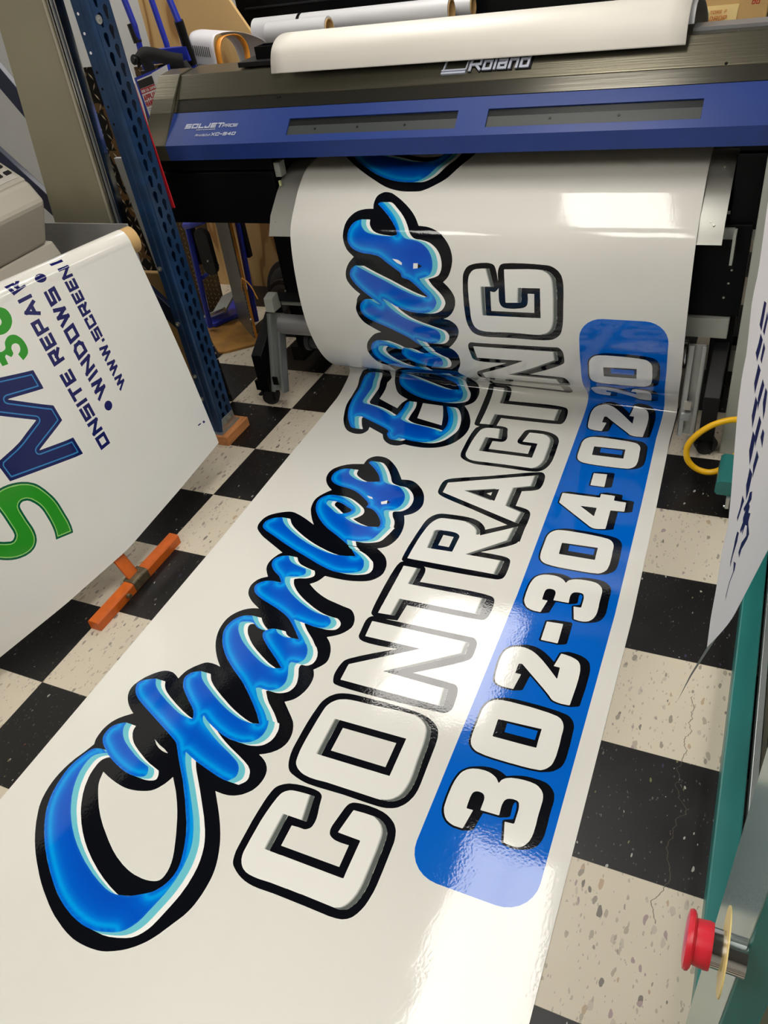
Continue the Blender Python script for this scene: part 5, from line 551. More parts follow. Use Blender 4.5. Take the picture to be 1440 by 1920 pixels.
teal|1726,1105 -40,3 -56,9 -88,19 -115,38 -93,39 -64,32 -76,44 -140,92 -100,72 -105,85 -67,61 -88,90 -69,81 -41,56 -22,34 -34,62 -19,44 -21,56 -24,96 -14,100 -4,64 2,40 8,52 12,48 16,48 25,64 13,26 10,14 14,14 16,11 20,8 40,9 69,6 -2,4 -51,31 -35,25 -23,24 -23,32 -9,20 -6,32 0,44 12,44 11,20 21,23 24,19 40,27 36,14 72,0 4,-2 3,-5 1,-24 5,-24 17,-36 34,-43 21,-21 39,-32 40,-25 72,-37 132,-59 80,-29 144,-38 26,-32 8,-16 6,-20 2,-16 -4,-12 -18,-16 -48,-17 -44,-7 -136,0 -56,6 -44,9 -100,27 -60,20 -112,46 -24,-10 -36,-21 -27,-29 -10,-20 -7,-32 -2,-20 2,-64 6,-48 9,-36 32,-92 40,-80 57,-88 32,-43 45,-53 82,-84 81,-70 98,-74 102,-65 108,-59 104,-50 104,-43 132,-44 80,-20 32,-5 48,9 68,19 24,9 40,20 84,49 40,27 24,22 37,51 20,40 12,36 9,44 2,52 -5,36 -13,52 -25,64 -32,72 -48,92 -65,100 -155,196 -152,176 -198,200 -124,136 -23,19 -48,25 -64,29 -540,229 -112,53 -56,36 -44,38 -37,51 -16,36 -3,12 1,16 5,12 10,15 28,25 42,28 86,37 76,0 7,-5 29,-47 36,-38 70,-47 86,-45 180,-81 92,-35 64,-21 48,-12 28,-4 29,2 4,4 -1,4 -19,40 -32,44 -49,41 -76,51 -104,78 -61,50 -39,46 -22,34 -12,24 -8,24 -1,16 2,20 9,23 10,17 25,28 25,17 64,28 72,0 8,-4 35,-49 29,-31 64,-48 80,-47 132,-71 160,-77 132,-52 84,-27 64,-17 72,-10 48,7 48,13 3,4 -9,12 -78,85 -99,91 -142,120 -71,57 -92,68 -192,119 -140,99 -83,69 -61,61 -53,63 -39,56 -32,56 -20,44 -9,28 -7,32 -2,40 4,36 14,52 11,28 16,28 17,23 36,33 40,22 84,23 72,0 8,-3 28,-35 20,-20 44,-36 68,-44 40,-17 16,-2 36,30 36,15 28,5 76,0 8,-3 24,-27 24,-18 36,-15 44,-13 48,6 40,0 52,4 -1,4 -76,76 -131,121 -64,52 -42,27 -70,36 -128,53 -232,74 -108,44 -60,32 -24,20 -16,18 -26,39 -7,16 -7,32 4,20 8,18 19,26 17,17 20,16 28,16 60,20 48,7 96,0 4,4 -36,45 -44,44 -24,18 -76,44 -28,20 -48,42 -26,31 -15,24 -11,25 -10,43 0,16 4,16 8,16 14,19 36,33 48,25 52,16 72,0 8,-4 36,-48 25,-25 43,-29 36,-14 76,-22 52,-12 76,-14 21,-29 12,-24 5,-16 0,-20 -11,-20 -31,-26 -28,-16 -20,-8 -72,-17 -48,-23 -14,-10 5,-16 21,-44 16,-24 27,-32 60,-56 63,-48 68,-44 86,-48 136,-65 80,-32 48,-16 64,-17 48,-8 76,-6 36,0 20,-3 32,-21 28,-25 13,-23 5,-20 0,-24 -5,-20 -13,-24 -16,-13 -16,-8 -40,-12 -44,-7 -112,0 -188,22 -11,-2 40,-44 62,-60 118,-96 87,-87 20,-12 46,-61 24,-56 8,-44 0,-28 -7,-32 -8,-16 -22,-24 -21,-13 -24,-5 -32,0 -12,-4 -5,-6 -5,-16 6,-36 50,-100 20,-56 7,-28 3,-16 0,-36 -8,-32 -12,-28 -12,-19 -20,-19 -32,-19 -28,-11 -32,-9 -28,-3 -92,2 -12,-8 -5,-10 69,-83 45,-45 123,-97 60,-57 36,-39 20,-2 7,-5 23,-52 10,-52 0,-52 -2,-20 -13,-40 -11,-20 -22,-29 -21,-19 -27,-17 -52,-20 -32,-8 -56,-7 -116,0 -88,10 -52,12 -92,28 -120,48 -13,2 25,-20 38,-24 147,-80 135,-62 132,-52 136,-61 20,-12 33,-29 13,-16 15,-28 12,-40 0,-28 -8,-20 -15,-20 -30,-31 -8,-3 -116,0 -80,12 -184,41 -124,31 -76,24 -5,-2 25,-39 59,-73 162,-172 152,-168 72,-84 75,-100 53,-84 24,-48 24,-64 17,-60 12,-64 6,-68 0,-92 -10,-96 -9,-48 -16,-68 -36,-136 -19,-60 -17,-36 -14,-24 -21,-28 -25,-28 -37,-28 -36,-18 -52,-19 -84,-24 -44,-9 -36,-4|1872,4146 22,-2 36,9 39,13 4,4 -2,4 -109,85 -192,134 -120,94 -37,43 -16,28 -5,12 -2,16 10,28 -2,3 -64,1 -40,7 -28,12 -60,37 -12,6 -8,0 -60,-19 -18,-15 -4,-12 0,-12 4,-20 8,-20 19,-36 31,-41 55,-55 57,-49 52,-38 86,-53 66,-37 68,-37 88,-43 60,-24|1826,5769 -80,16 -172,52 -220,83 -256,92 -148,61 -236,106 -148,62 -32,16 -40,24 -16,12 -16,17 -9,16 -9,28 -4,32 0,20 5,24 9,20 17,24 24,24 27,21 32,17 25,10 59,18 72,0 6,-2 53,-72 37,-37 52,-41 68,-45 84,-50 88,-48 72,-36 120,-53 108,-40 88,-28 116,-31 52,-10 80,-11 56,2 80,10 125,30 2,4 -2,4 -94,92 -2,4 3,4 60,0 16,-3 64,-28 56,-30 64,-46 50,-41 6,-8 36,-81 10,-43 -3,-40 -6,-20 -9,-15 -28,-23 -28,-15 -68,-25 -64,-16 -84,-10 -116,0|1882,6218 -20,10 -24,17 -18,21 6,2 68,-1 40,-28 21,-21 -9,-3 -48,0|1810,6277 -8,3 -54,34 -170,97 -156,82 -56,33 -84,59 -91,77 -60,60 -58,68 -34,48 -26,48 -25,64 -12,48 -2,52 7,32 18,36 32,40 35,26 41,18 43,10 24,2 104,0 52,-6 32,-8 44,-16 74,-38 125,-80 40,-32 23,-28 14,-24 8,-24 2,-16 0,-28 -13,-32 -24,-36 -24,-28 -31,-28 1,-4 5,-4 24,-13 48,-24 52,-21 68,-19 44,-9 44,-6 24,0 92,14 68,16 4,6 -2,32 -7,32 -10,24 -22,40 -42,56 -32,36 -32,32 -49,40 -28,18 -40,17 -28,7 -58,6 -1,4 9,28 1,24 -5,20 -14,23 -25,25 -27,22 -92,68 -64,43 -76,40 -68,25 -76,19 -108,13 -48,9 -28,8 -52,20 -40,23 -29,22 -20,20 -20,28 -17,44 -8,44 0,16 3,44 14,40 25,40 24,25 16,12 32,16 40,12 52,9 72,0 6,-2 2,-32 6,-40 10,-24 16,-23 28,-26 48,-31 56,-29 52,-21 40,-11 24,-4 12,1 72,15 116,38 2,3 -2,8 -39,76 -31,48 -35,44 -55,57 -59,55 -129,103 -3,5 10,28 9,11 8,4 12,3 92,0 20,-5 20,-8 16,-8 20,-15 45,-42 39,-43 59,-77 58,-88 58,-104 20,-28 13,-13 24,-16 20,-9 28,-8 60,-12 76,-4 40,-10 36,-20 35,-28 46,-48 30,-40 14,-24 20,-44 12,-44 5,-28 3,-48 -1,-32 -10,-52 -8,-20 -17,-32 -15,-20 -23,-24 -23,-13 -80,-22 -12,-11 -4,-14 6,-28 29,-60 42,-56 21,-36 19,-52 13,-60 6,-5 12,-1 2,-2 -29,-136 -35,-120 -17,-32 -25,-26 -40,-23 -52,-21 -48,-15 -44,-9 -20,-2 -96,-1 -1,-7 50,-80 -1,-4 -4,-1|1430,6850 12,-1 60,32 20,14 21,27 9,24 -3,16 -7,9 -12,8 -64,27 -80,41 -40,17 -32,8 -48,8 -36,0 -24,-3 -6,-11 -3,-36 8,-24 13,-17 24,-19 80,-50 64,-45|1434,8702 -16,4 -35,20 -24,20 -23,28 -23,36 -12,28 -3,16 0,36 -4,16 -12,17 -18,15 -34,20 -100,50 -448,189 -8,-1 -11,-6 -11,-16 -2,-12 2,-16 8,-24 57,-120 30,-52 50,-76 -1,-4 -6,-2 -40,-4 -68,0 -32,9 -20,15 -22,22 -66,88 -57,84 -48,84 -20,40 -48,112 -40,124 -17,72 -8,48 -10,84 -4,64 2,52 12,104 1,32 -1,52 -6,72 0,116 4,24 11,28 17,18 40,26 44,17 40,9 52,6 72,0 8,-4 -8,-104 0,-48 5,-40 17,-76 4,-36 -2,-48 -16,-100 -14,-128 1,-40 4,-20 11,-20 13,-16 25,-19 140,-27 92,-26 80,-31 148,-72 132,-78 8,-1 16,13 12,15 3,10 15,116 2,28 -2,156 6,31 15,29 21,24 76,0 9,-20 16,-56 11,-60 2,-76 -4,-68 0,-72 6,-124 4,-9 64,-40 44,-20 36,-13 56,-12 316,-45 84,-19 100,-33 5,3 9,28 12,52 4,32 0,56 -13,84 -16,64 -21,64 -31,68 -46,92 -46,104 3,4 4,0 68,0 24,-2 20,-6 22,-12 26,-25 21,-27 28,-44 31,-60 22,-52 23,-68 25,-96 16,-108 2,-56 -2,-32 -4,-28 -13,-48 -43,-108 -25,-52 -18,-32 -17,-24 -22,-27 -41,-37 -43,-28 -32,-14 -48,-12 -96,-8 -116,0 -44,4 -160,24 -4,-2 -6,-20 -8,-12 -26,-17 -20,-7 -20,-2|1774,9825 -64,3 -80,8 -76,13 -88,20 -68,19 -60,21 -60,25 -72,35 -64,36 -72,46 -31,23 -26,24 -25,36 -16,36 -8,28 0,36 9,20 13,17 20,17 32,23 8,3 68,0 188,-57 188,-49 332,-78 72,-14 48,-4 116,17 20,4 2,5 -39,52 -23,23 -22,17 -35,16 -67,19 -38,17 -26,20 -21,24 -20,32 -24,48 -36,100 -45,168 5,8 17,17 260,251 72,2 6,-2 10,-188 10,-136 24,-196 17,-100 21,-80 19,-44 27,-40 43,-52 12,-20 9,-20 12,-60 2,-32 -3,-24 -5,-19 -10,-21 -19,-20 -19,-13 -24,-12 -60,-21 -64,-16 -76,-10 -36,-2|1586,11053 -88,3 -124,12 -52,9 -59,17 -67,32 -65,44 -46,44 -36,48 -16,28 -24,52 -17,48 -6,28 -10,68 0,48 4,40 9,40 12,32 15,32 18,28 33,36 23,17 28,16 32,13 28,6 100,0 16,-3 88,-37 72,-37 37,-27 35,-41 14,17 6,3 80,-2 52,-20 24,-12 60,-42 16,-8 40,-12 44,3 68,12 3,6 -7,24 0,4 4,2 68,0 92,-71 64,-37 16,-18 14,-32 6,-32 0,-44 -6,-32 -17,-52 -20,-36 -31,-28 -34,-18 -36,-10 -40,-6 -88,0 -28,4 -44,12 -116,40 -72,33 -24,15 -36,28 -20,17 -32,34 -23,31 -25,48 -9,24 -7,32 3,40 12,32 14,24 1,4 -2,3 -52,1 -76,10 -44,12 -76,27 -24,-9 -20,-13 -15,-15 -19,-32 -8,-24 -2,-16 3,-40 20,-56 25,-44 39,-48 37,-37 124,-112 40,-29 44,-23 36,-12 44,-7 80,8 68,0 9,-4 51,-108 0,-4 -8,-2|1914,11637 -17,21 -12,20 -22,48 3,5 72,-1 9,-8 19,-26 18,-34 8,-24 -2,-4 -4,0 -64,0|1854,11741 -60,48 -84,75 -40,31 -32,20 -204,113 -72,35 -184,77 -56,29 -40,24 -32,24 -17,17 -23,36 -10,24 -6,28 0,36 6,28 17,36 34,40 31,23 24,10 24,5 100,-1 4,3 -144,111 -59,53 -40,40 -21,25 -25,35 -23,40 -9,24 -3,24 3,20 12,32 16,24 17,17 32,22 28,15 76,0 8,-2 176,-85 224,-99 196,-97 100,-45 104,-43 68,-24 60,-17 28,5 17,5 4,4 -9,11 -72,64 -56,54 -81,71 -39,26 -20,7 -64,16 -16,9 -9,14 -1,20 -5,20 -14,16 -183,123 -73,57 -25,16 -30,14 -44,11 -76,13 -100,8 -56,13 -48,16 -36,16 -28,17 -24,21 -29,39 -17,40 -4,28 2,52 11,44 7,20 25,48 24,32 13,13 32,23 40,17 44,12 75,-1 3,-4 0,-32 4,-24 9,-24 17,-28 28,-31 16,-13 24,-13 29,-11 35,-9 68,-13 124,-12 48,0 20,2 56,14 4,2 2,4 -13,44 -17,36 -35,52 -37,45 -53,59 -47,45 -76,68 -76,63 -1,4 2,4 15,14 12,7 100,1 24,-9 45,-33 110,-104 51,-56 39,-52 40,-68 17,-36 16,-44 11,-20 23,-31 20,-20 20,-14 20,-8 36,-7 36,-2 72,-15 48,-14 36,-18 48,-34 33,-33 27,-40 14,-28 11,-32 6,-24 7,-44 0,-48 -5,-32 -7,-28 -18,-40 -20,-27 -24,-17 -40,-17 -88,-27 -4,-4 21,-36 34,-48 84,-84 41,-49 20,-31 16,-37 6,-27 0,-20 -6,-20 -19,-40 -33,-41 -36,-27 -32,-16 -36,-13 -24,-6 -52,-7 -152,0 -100,12 -84,21 -96,36 -44,21 -60,36 -2,-4 13,-20 29,-33 52,-49 76,-60 80,-51 69,-31 79,-30 304,-101 18,-9 14,-11 21,-29 8,-20 5,-28 -1,-16 -8,-36 -12,-28 -16,-24 -37,-34 -36,-20 -24,-7 -20,-3 -112,0 -60,11 -52,13 2,-12 24,-52 9,-28 -7,-2|1698,14153 -56,3 -76,8 -72,13 -48,11 -56,17 -76,27 -100,45 -112,64 -60,40 -80,60 -77,65 -63,59 -100,104 -89,101 -123,153 -137,191 -106,160 7,3 84,-1 332,-33 175,-197 117,-117 40,-36 56,-44 64,-40 68,-33 152,-60 168,-83 88,-32 92,-25 64,-10 28,-2 20,2 48,11 20,9 32,22 27,26 13,18 26,50 15,60 9,76 2,108 -6,132 2,27 72,2 104,-9 8,-3 4,-13 10,-188 0,-132 -10,-104 -11,-52 -20,-60 -80,-188 -21,-44 -26,-40 -37,-40 -41,-32 -44,-26 -40,-16 -48,-8
blue|1726,1105 -40,3 -56,9 -88,19 -115,38 -93,39 -100,52 -84,52 -148,101 -128,99 -91,81 -86,88 -72,84 -52,72 -45,80 -32,76 -23,80 -17,88 -8,72 -2,44 6,72 16,68 16,48 25,64 14,28 11,15 16,14 16,10 32,10 60,9 59,-18 7,0 -10,9 -92,57 -20,15 -19,19 -17,21 -13,23 -8,24 -3,16 0,44 2,16 10,32 11,20 21,23 44,34 40,21 16,3 4,-9 0,-20 5,-24 17,-36 34,-43 21,-21 39,-32 40,-25 72,-37 132,-59 80,-29 144,-38 26,-32 13,-32 3,-16 -4,-16 -10,-10 -20,-12 -36,-11 -40,-7 -88,2 -76,13 -100,27 -60,20 -64,25 -84,41 -64,-30 -36,-21 -24,-25 -13,-24 -9,-52 2,-64 6,-48 9,-36 15,-48 17,-44 27,-56 53,-88 67,-88 49,-56 57,-57 71,-63 89,-69 84,-56 104,-60 92,-47 140,-61 116,-41 96,-27 72,-11 32,0 52,7 52,12 36,11 24,9 40,20 84,49 40,27 23,21 17,21 30,47 11,24 12,36 9,44 2,48 -5,40 -13,52 -25,64 -32,72 -48,92 -32,52 -33,48 -46,60 -109,136 -98,116 -91,99 -161,161 -131,143 -32,21 -80,38 -556,236 -112,53 -56,36 -44,38 -37,51 -16,36 -3,20 4,16 12,19 16,15 28,22 28,17 84,36 7,-5 24,-40 16,-20 24,-24 27,-20 44,-28 46,-25 144,-68 144,-59 72,-25 44,-12 68,-11 48,0 28,2 12,4 -3,14 -18,36 -26,36 -13,13 -40,32 -76,51 -91,68 -74,60 -37,44 -18,26 -16,30 -10,28 0,32 10,27 12,20 20,22 24,18 48,23 20,6 5,-4 34,-48 30,-32 39,-30 40,-27 196,-108 116,-57 112,-48 64,-24 84,-27 64,-17 48,-8 60,-4 44,2 44,7 44,11 7,6 -23,29 -52,56 -53,51 -115,101 -156,128 -72,53 -56,39 -140,84 -52,35 -72,51 -80,63 -32,27 -64,64 -62,75 -51,80 -24,48 -12,32 -8,28 -5,36 4,56 8,36 17,44 16,28 17,23 21,21 21,16 34,18 36,11 48,11 52,-57 68,-53 60,-35 46,-15 -6,-4 -20,2 -32,9 -76,45 -20,9 -20,5 -20,0 -28,-5 -64,-20 -15,-9 -9,-12 -2,-20 4,-20 18,-40 16,-26 24,-31 52,-52 60,-52 42,-31 96,-60 66,-37 68,-37 108,-52 72,-26 48,-14 28,-4 36,0 20,3 28,5 52,17 7,5 -2,4 -109,85 -192,134 -120,94 -25,27 -24,36 -9,20 -2,16 3,12 15,24 30,29 32,16 40,9 8,-3 24,-27 28,-20 44,-17 52,-13 32,-2 68,12 60,2 32,-1 4,0 2,3 -79,80 -131,121 -64,52 -42,27 -70,36 -128,53 -232,74 -108,44 -60,32 -25,21 -27,33 -14,23 -12,32 -2,16 3,16 9,22 19,26 33,30 32,19 60,20 48,7 44,0 56,-4 3,4 -39,49 -44,44 -32,23 -80,47 -64,54 -29,35 -16,28 -8,20 -9,36 0,20 6,20 18,28 26,26 24,18 36,17 48,15 8,-3 36,-48 24,-24 40,-28 40,-16 76,-22 52,-12 76,-14 21,-29 13,-28 4,-12 0,-16 -8,-20 -14,-15 -24,-18 -24,-13 -20,-8 -72,-17 -48,-23 -14,-10 12,-32 14,-28 16,-24 27,-32 60,-56 49,-38 48,-33 92,-54 96,-49 128,-55 68,-24 64,-17 68,-10 56,-4 36,0 20,-3 32,-21 28,-25 13,-23 5,-16 -1,-32 -5,-20 -12,-20 -16,-13 -16,-8 -24,-8 -40,-9 -20,-2 -60,2 -252,32 -10,-2 1,-4 50,-52 62,-60 118,-96 87,-87 20,-12 46,-61 24,-56 8,-44 0,-28 -7,-32 -8,-16 -22,-24 -21,-13 -24,-5 -32,0 -12,-4 -5,-6 -5,-16 6,-36 50,-100 20,-56 7,-28 3,-16 0,-36 -8,-32 -12,-28 -12,-19 -20,-19 -32,-19 -28,-11 -32,-9 -24,-2 -56,5 -28,0 -20,-9 -8,-9 -1,-4 69,-83 45,-45 123,-97 60,-57 44,-48 4,-2 12,7 3,-3 23,-52 10,-52 0,-52 -2,-20 -13,-40 -13,-23 -23,-29 -21,-18 -28,-17 -48,-18 -32,-8 -56,-7 -40,0 -88,10 -52,12 -92,28 -124,49 -64,32 -60,37 -6,0 2,-12 12,-23 28,-32 32,-24 56,-34 88,-48 80,-40 92,-41 127,-50 89,-38 44,-21 28,-16 24,-20 22,-25 18,-36 10,-36 -1,-24 -8,-20 -15,-20 -27,-28 -11,-6 -40,0 -100,16 -164,37 -152,39 -144,50 -4,0 -2,-4 44,-68 38,-49 64,-72 121,-127 152,-168 88,-104 59,-80 53,-84 24,-48 16,-40 17,-52 10,-44 14,-92 2,-120 -6,-68 -13,-76 -62,-236 -18,-48 -31,-52 -29,-36 -33,-28 -28,-17 -48,-20 -92,-28 -60,-13 -40,-4|1826,5769 -80,16 -172,52 -220,83 -256,92 -148,61 -236,106 -112,46 -68,32 -24,14 -28,19 -16,15 -9,13 -9,20 -8,48 0,20 8,32 22,35 25,25 27,21 32,17 25,10 55,17 8,-3 51,-70 40,-40 49,-38 68,-45 84,-50 88,-48 72,-36 120,-53 108,-40 88,-28 116,-31 52,-10 40,-7 72,-6 80,2 100,12 124,30 3,4 -2,4 -90,88 -3,6 8,-1 56,-24 56,-30 64,-46 54,-45 32,-68 12,-36 4,-44 -3,-20 -6,-20 -13,-19 -28,-22 -44,-20 -48,-17 -64,-16 -56,-8 -68,-2|1794,6285 -80,49 -136,77 -156,82 -56,33 -84,59 -91,77 -60,60 -58,68 -34,48 -26,48 -25,64 -12,48 -2,52 7,32 18,36 14,20 21,22 36,26 20,10 36,11 48,7 28,0 52,-6 56,-16 56,-25 80,-46 99,-67 24,-20 17,-19 20,-33 10,-36 0,-32 -5,-16 -10,-20 -22,-32 -24,-28 -29,-26 -1,-6 69,-37 45,-19 39,-13 64,-16 92,-13 56,0 92,12 88,20 4,6 0,12 -9,52 -10,24 -22,40 -42,56 -32,36 -32,32 -49,40 -28,18 -40,17 -28,7 -58,6 -1,4 9,28 1,24 -5,20 -14,23 -40,38 -128,94 -52,33 -56,29 -76,29 -76,19 -108,13 -48,9 -28,8 -52,20 -43,25 -26,20 -23,23 -21,33 -15,47 -6,37 0,36 3,20 5,20 13,28 24,36 25,25 36,21 48,15 48,9 6,-2 2,-4 2,-48 8,-32 13,-24 9,-11 28,-26 48,-31 56,-29 52,-21 64,-16 24,-2 52,2 48,8 36,9 116,38 2,3 -2,8 -39,76 -31,48 -35,44 -55,57 -59,55 -130,104 -2,4 4,16 12,20 15,9 20,1 27,-6 40,-20 37,-31 60,-64 59,-77 58,-88 58,-104 20,-28 13,-13 24,-16 20,-9 28,-8 60,-12 76,-4 40,-10 36,-20 35,-28 46,-48 30,-40 14,-24 20,-44 12,-44 5,-28 3,-48 -1,-32 -10,-52 -8,-20 -17,-32 -15,-20 -23,-24 -23,-13 -80,-22 -12,-11 -4,-14 6,-28 29,-60 42,-56 21,-36 23,-64 11,-54 4,-3 8,3 6,-2 -28,-132 -28,-100 -10,-28 -20,-35 -28,-25 -32,-17 -72,-28 -48,-13 -44,-6 -96,-1 -1,-7 47,-76 -2,-3|1394,6838 24,2 16,5 68,36 19,13 11,12 11,16 9,24 -3,16 -7,9 -12,8 -64,27 -100,50 -32,12 -56,10 -40,4 -36,0 -72,-5 -6,-11 -3,-36 8,-24 13,-17 24,-19 80,-50 64,-45 48,-27|1434,8702 -16,4 -20,10 -32,24 -21,22 -19,26 -13,22 -12,28 -3,16 -1,40 -5,16 -10,13 -16,13 -32,20 -104,52 -472,200 -16,0 -36,-8 -19,-10 -11,-16 -2,-12 2,-16 8,-24 57,-120 30,-52 50,-76 -1,-4 -6,-2 -36,-3 -24,6 -12,7 -34,32 -35,44 -59,84 -53,84 -24,44 -37,76 -31,76 -29,84 -28,112 -12,76 -8,80 -2,56 14,140 1,32 -1,52 -6,72 0,120 6,28 16,28 18,17 32,19 32,13 28,8 72,10 4,1 4,-4 -8,-104 0,-48 5,-40 17,-76 4,-36 -2,-48 -16,-100 -14,-128 1,-40 4,-20 11,-20 13,-16 25,-19 140,-27 92,-26 40,-14 64,-28 108,-52 39,-22 85,-52 24,-13 32,-12 20,-2 20,5 24,17 14,17 5,12 3,16 14,128 -2,160 5,24 9,20 12,19 16,16 5,-7 20,-68 11,-60 2,-76 -4,-68 0,-72 6,-124 4,-9 64,-40 44,-20 36,-13 56,-12 156,-20 200,-33 84,-23 128,-47 5,5 17,52 12,52 4,32 0,56 -13,84 -16,64 -21,64 -31,68 -46,92 -46,104 3,3 36,-5 28,-16 36,-38 37,-56 31,-60 22,-52 36,-112 16,-72 8,-52 4,-36 2,-56 -6,-60 -13,-48 -11,-32 -45,-104 -16,-32 -31,-48 -38,-43 -36,-29 -36,-22 -28,-12 -28,-8 -76,-10 -80,-2 -72,8 -204,33 -6,-3 -8,-32 -12,-16 -18,-12 -20,-7 -24,-3|1774,9825 -64,3 -80,8 -76,13 -88,20 -68,19 -60,21 -60,25 -72,35 -64,36 -72,46 -31,23 -26,24 -25,36 -16,36 -8,32 -1,16 3,20 10,20 17,20 41,31 12,3 112,-35 140,-40 416,-100 104,-21 80,-6 84,6 97,18 1,4 -5,8 -33,43 -36,34 -28,16 -60,19 -44,15 -32,19 -26,26 -27,40 -29,60 -31,88 -40,144 -5,20 2,8 276,269 4,3 4,-4 8,-184 10,-136 24,-196 18,-104 10,-44 17,-52 24,-44 46,-56 24,-36 9,-20 12,-56 2,-36 -3,-24 -7,-24 -10,-19 -16,-16 -36,-22 -68,-25 -88,-20 -88,-8|1586,11053 -88,3 -152,16 -56,13 -24,8 -36,15 -32,17 -36,22 -31,23 -17,15 -40,42 -25,35 -16,28 -24,52 -17,48 -12,56 -4,40 0,48 8,60 17,52 21,42 24,33 32,30 32,20 28,13 40,10 28,-1 44,-14 108,-51 42,-26 19,-16 23,-28 13,-20 1,-4 -6,-2 -44,4 -44,9 -88,31 -32,8 -36,-1 -24,-5 -20,-8 -20,-13 -15,-15 -19,-32 -8,-24 -2,-16 3,-40 12,-36 16,-36 20,-32 36,-44 40,-40 93,-85 65,-51 47,-25 36,-12 24,-5 60,-4 96,8 16,1 4,-2 52,-109 0,-4 -8,-2|1910,11210 -20,2 -44,12 -96,33 -60,24 -32,16 -27,17 -53,43 -32,34 -23,31 -25,48 -9,24 -7,32 0,20 3,20 12,32 18,32 25,36 10,1 52,-20 32,-17 40,-29 28,-16 24,-9 40,-6 36,0 60,6 68,12 3,6 -7,24 4,1 84,-66 64,-37 16,-18 14,-32 5,-28 1,-52 -7,-36 -9,-27 -15,-33 -12,-20 -31,-28 -34,-18 -24,-8 -32,-6 -20,-2|1910,11641 -18,25 -23,44 -4,12 1,3 4,-3 19,-24 19,-36 7,-20 -1,-3|1850,11744 -56,45 -84,75 -40,31 -32,20 -204,113 -72,35 -184,77 -56,29 -40,24 -32,24 -17,17 -21,32 -10,24 -8,32 0,32 6,32 8,20 17,28 14,16 23,21 24,16 20,8 24,5 36,-3 24,-9 44,-27 32,-15 56,-18 7,2 -1,4 -6,5 -180,133 -84,69 -80,80 -25,33 -25,40 -15,36 -3,20 3,24 12,32 16,24 17,17 32,22 28,15 8,-2 196,-94 204,-90 196,-97 100,-45 104,-43 96,-33 60,-12 28,0 28,4 36,9 5,5 -9,11 -72,64 -56,54 -81,71 -39,26 -20,7 -64,16 -16,9 -9,14 -1,20 -5,20 -14,16 -183,123 -73,57 -25,16 -30,14 -44,11 -76,13 -100,8 -56,13 -48,16 -36,16 -28,17 -23,20 -30,40 -17,40 -4,28 2,52 12,47 24,53 31,44 33,29 32,17 36,12 24,6 4,-1 6,-59 9,-24 17,-28 28,-31 16,-13 24,-13 28,-11 36,-9 84,-15 76,-8 72,-4 60,0 44,4 56,14 4,2 2,4 -13,44 -17,36 -35,52 -37,45 -53,59 -47,45 -76,68 -76,63 -1,4 2,4 19,17 12,5 20,0 24,-9 45,-33 110,-104 51,-56 39,-52 40,-68 17,-36 16,-44 11,-20 23,-31 20,-20 20,-14 28,-10 92,-12 68,-16 44,-17 32,-19 23,-17 38,-36 24,-32 24,-48 12,-36 5,-24 4,-32 0,-44 -5,-36 -7,-28 -18,-40 -20,-27 -24,-17 -40,-17 -88,-27 -4,-4 21,-36 34,-48 84,-84 41,-49 20,-31 16,-37 6,-27 0,-20 -6,-20 -19,-40 -36,-44 -33,-24 -36,-18 -32,-11 -36,-8 -40,-5 -76,0 -76,8 -92,20 -92,33 -64,29 -112,70 -28,14 -32,12 -4,1 -4,-5 20,-25 35,-55 57,-61 76,-64 76,-52 52,-28 80,-33 100,-36 248,-81 28,-16 18,-21 15,-32 5,-24 0,-16 -10,-43 -11,-25 -20,-28 -25,-25 -24,-16 -16,-7 -28,-9 -16,-3 -36,0 -20,2 -44,9 -44,12 -96,38 -4,-1 6,-20 44,-100 1,-4|1698,14153 -116,9 -108,19 -84,24 -44,15 -116,49 -112,62 -88,59 -100,78 -108,97 -137,145 -128,152 -71,93 -77,107 -96,140 -45,68 -1,4 15,2 332,-33 175,-197 117,-117 40,-36 56,-44 64,-40 68,-33 152,-60 152,-76 36,-15 84,-29 96,-24 72,-8 76,0 20,2 48,11 20,9 32,22 27,26 13,18 26,50 15,60 9,76 2,108 -6,132 2,27 36,-1 64,-6 8,-3 4,-13 10,-188 0,-132 -8,-92 -9,-48 -19,-64 -92,-216 -23,-44 -26,-36 -42,-40 -47,-33 -40,-20 -40,-13 -36,-4
white|1631,7313 87,-14 34,-40 -66,8
white|1886,7231 81,54 19,-74 -71,-31
ink|1967,7274 58,-19 -39,-44
white|1597,13094 64,-8 19,-5 21,-10 38,-26 -6,-34 -37,14 -36,18 -32,24
white|1909,13043 66,2 -8,-68 -67,-9
ink|1974,13035 60,-28 -64,-37
panel|5300,12100 -8,67 -22,63 -35,57 -48,48 -57,35 -63,22 -67,8 -524,0 -67,-8 -63,-22 -57,-35 -48,-48 -35,-57 -22,-63 -8,-67 0,-9300 8,-67 22,-63 35,-57 48,-48 57,-35 63,-22 67,-8 524,0 67,8 63,22 57,35 48,48 35,57 22,63 8,67
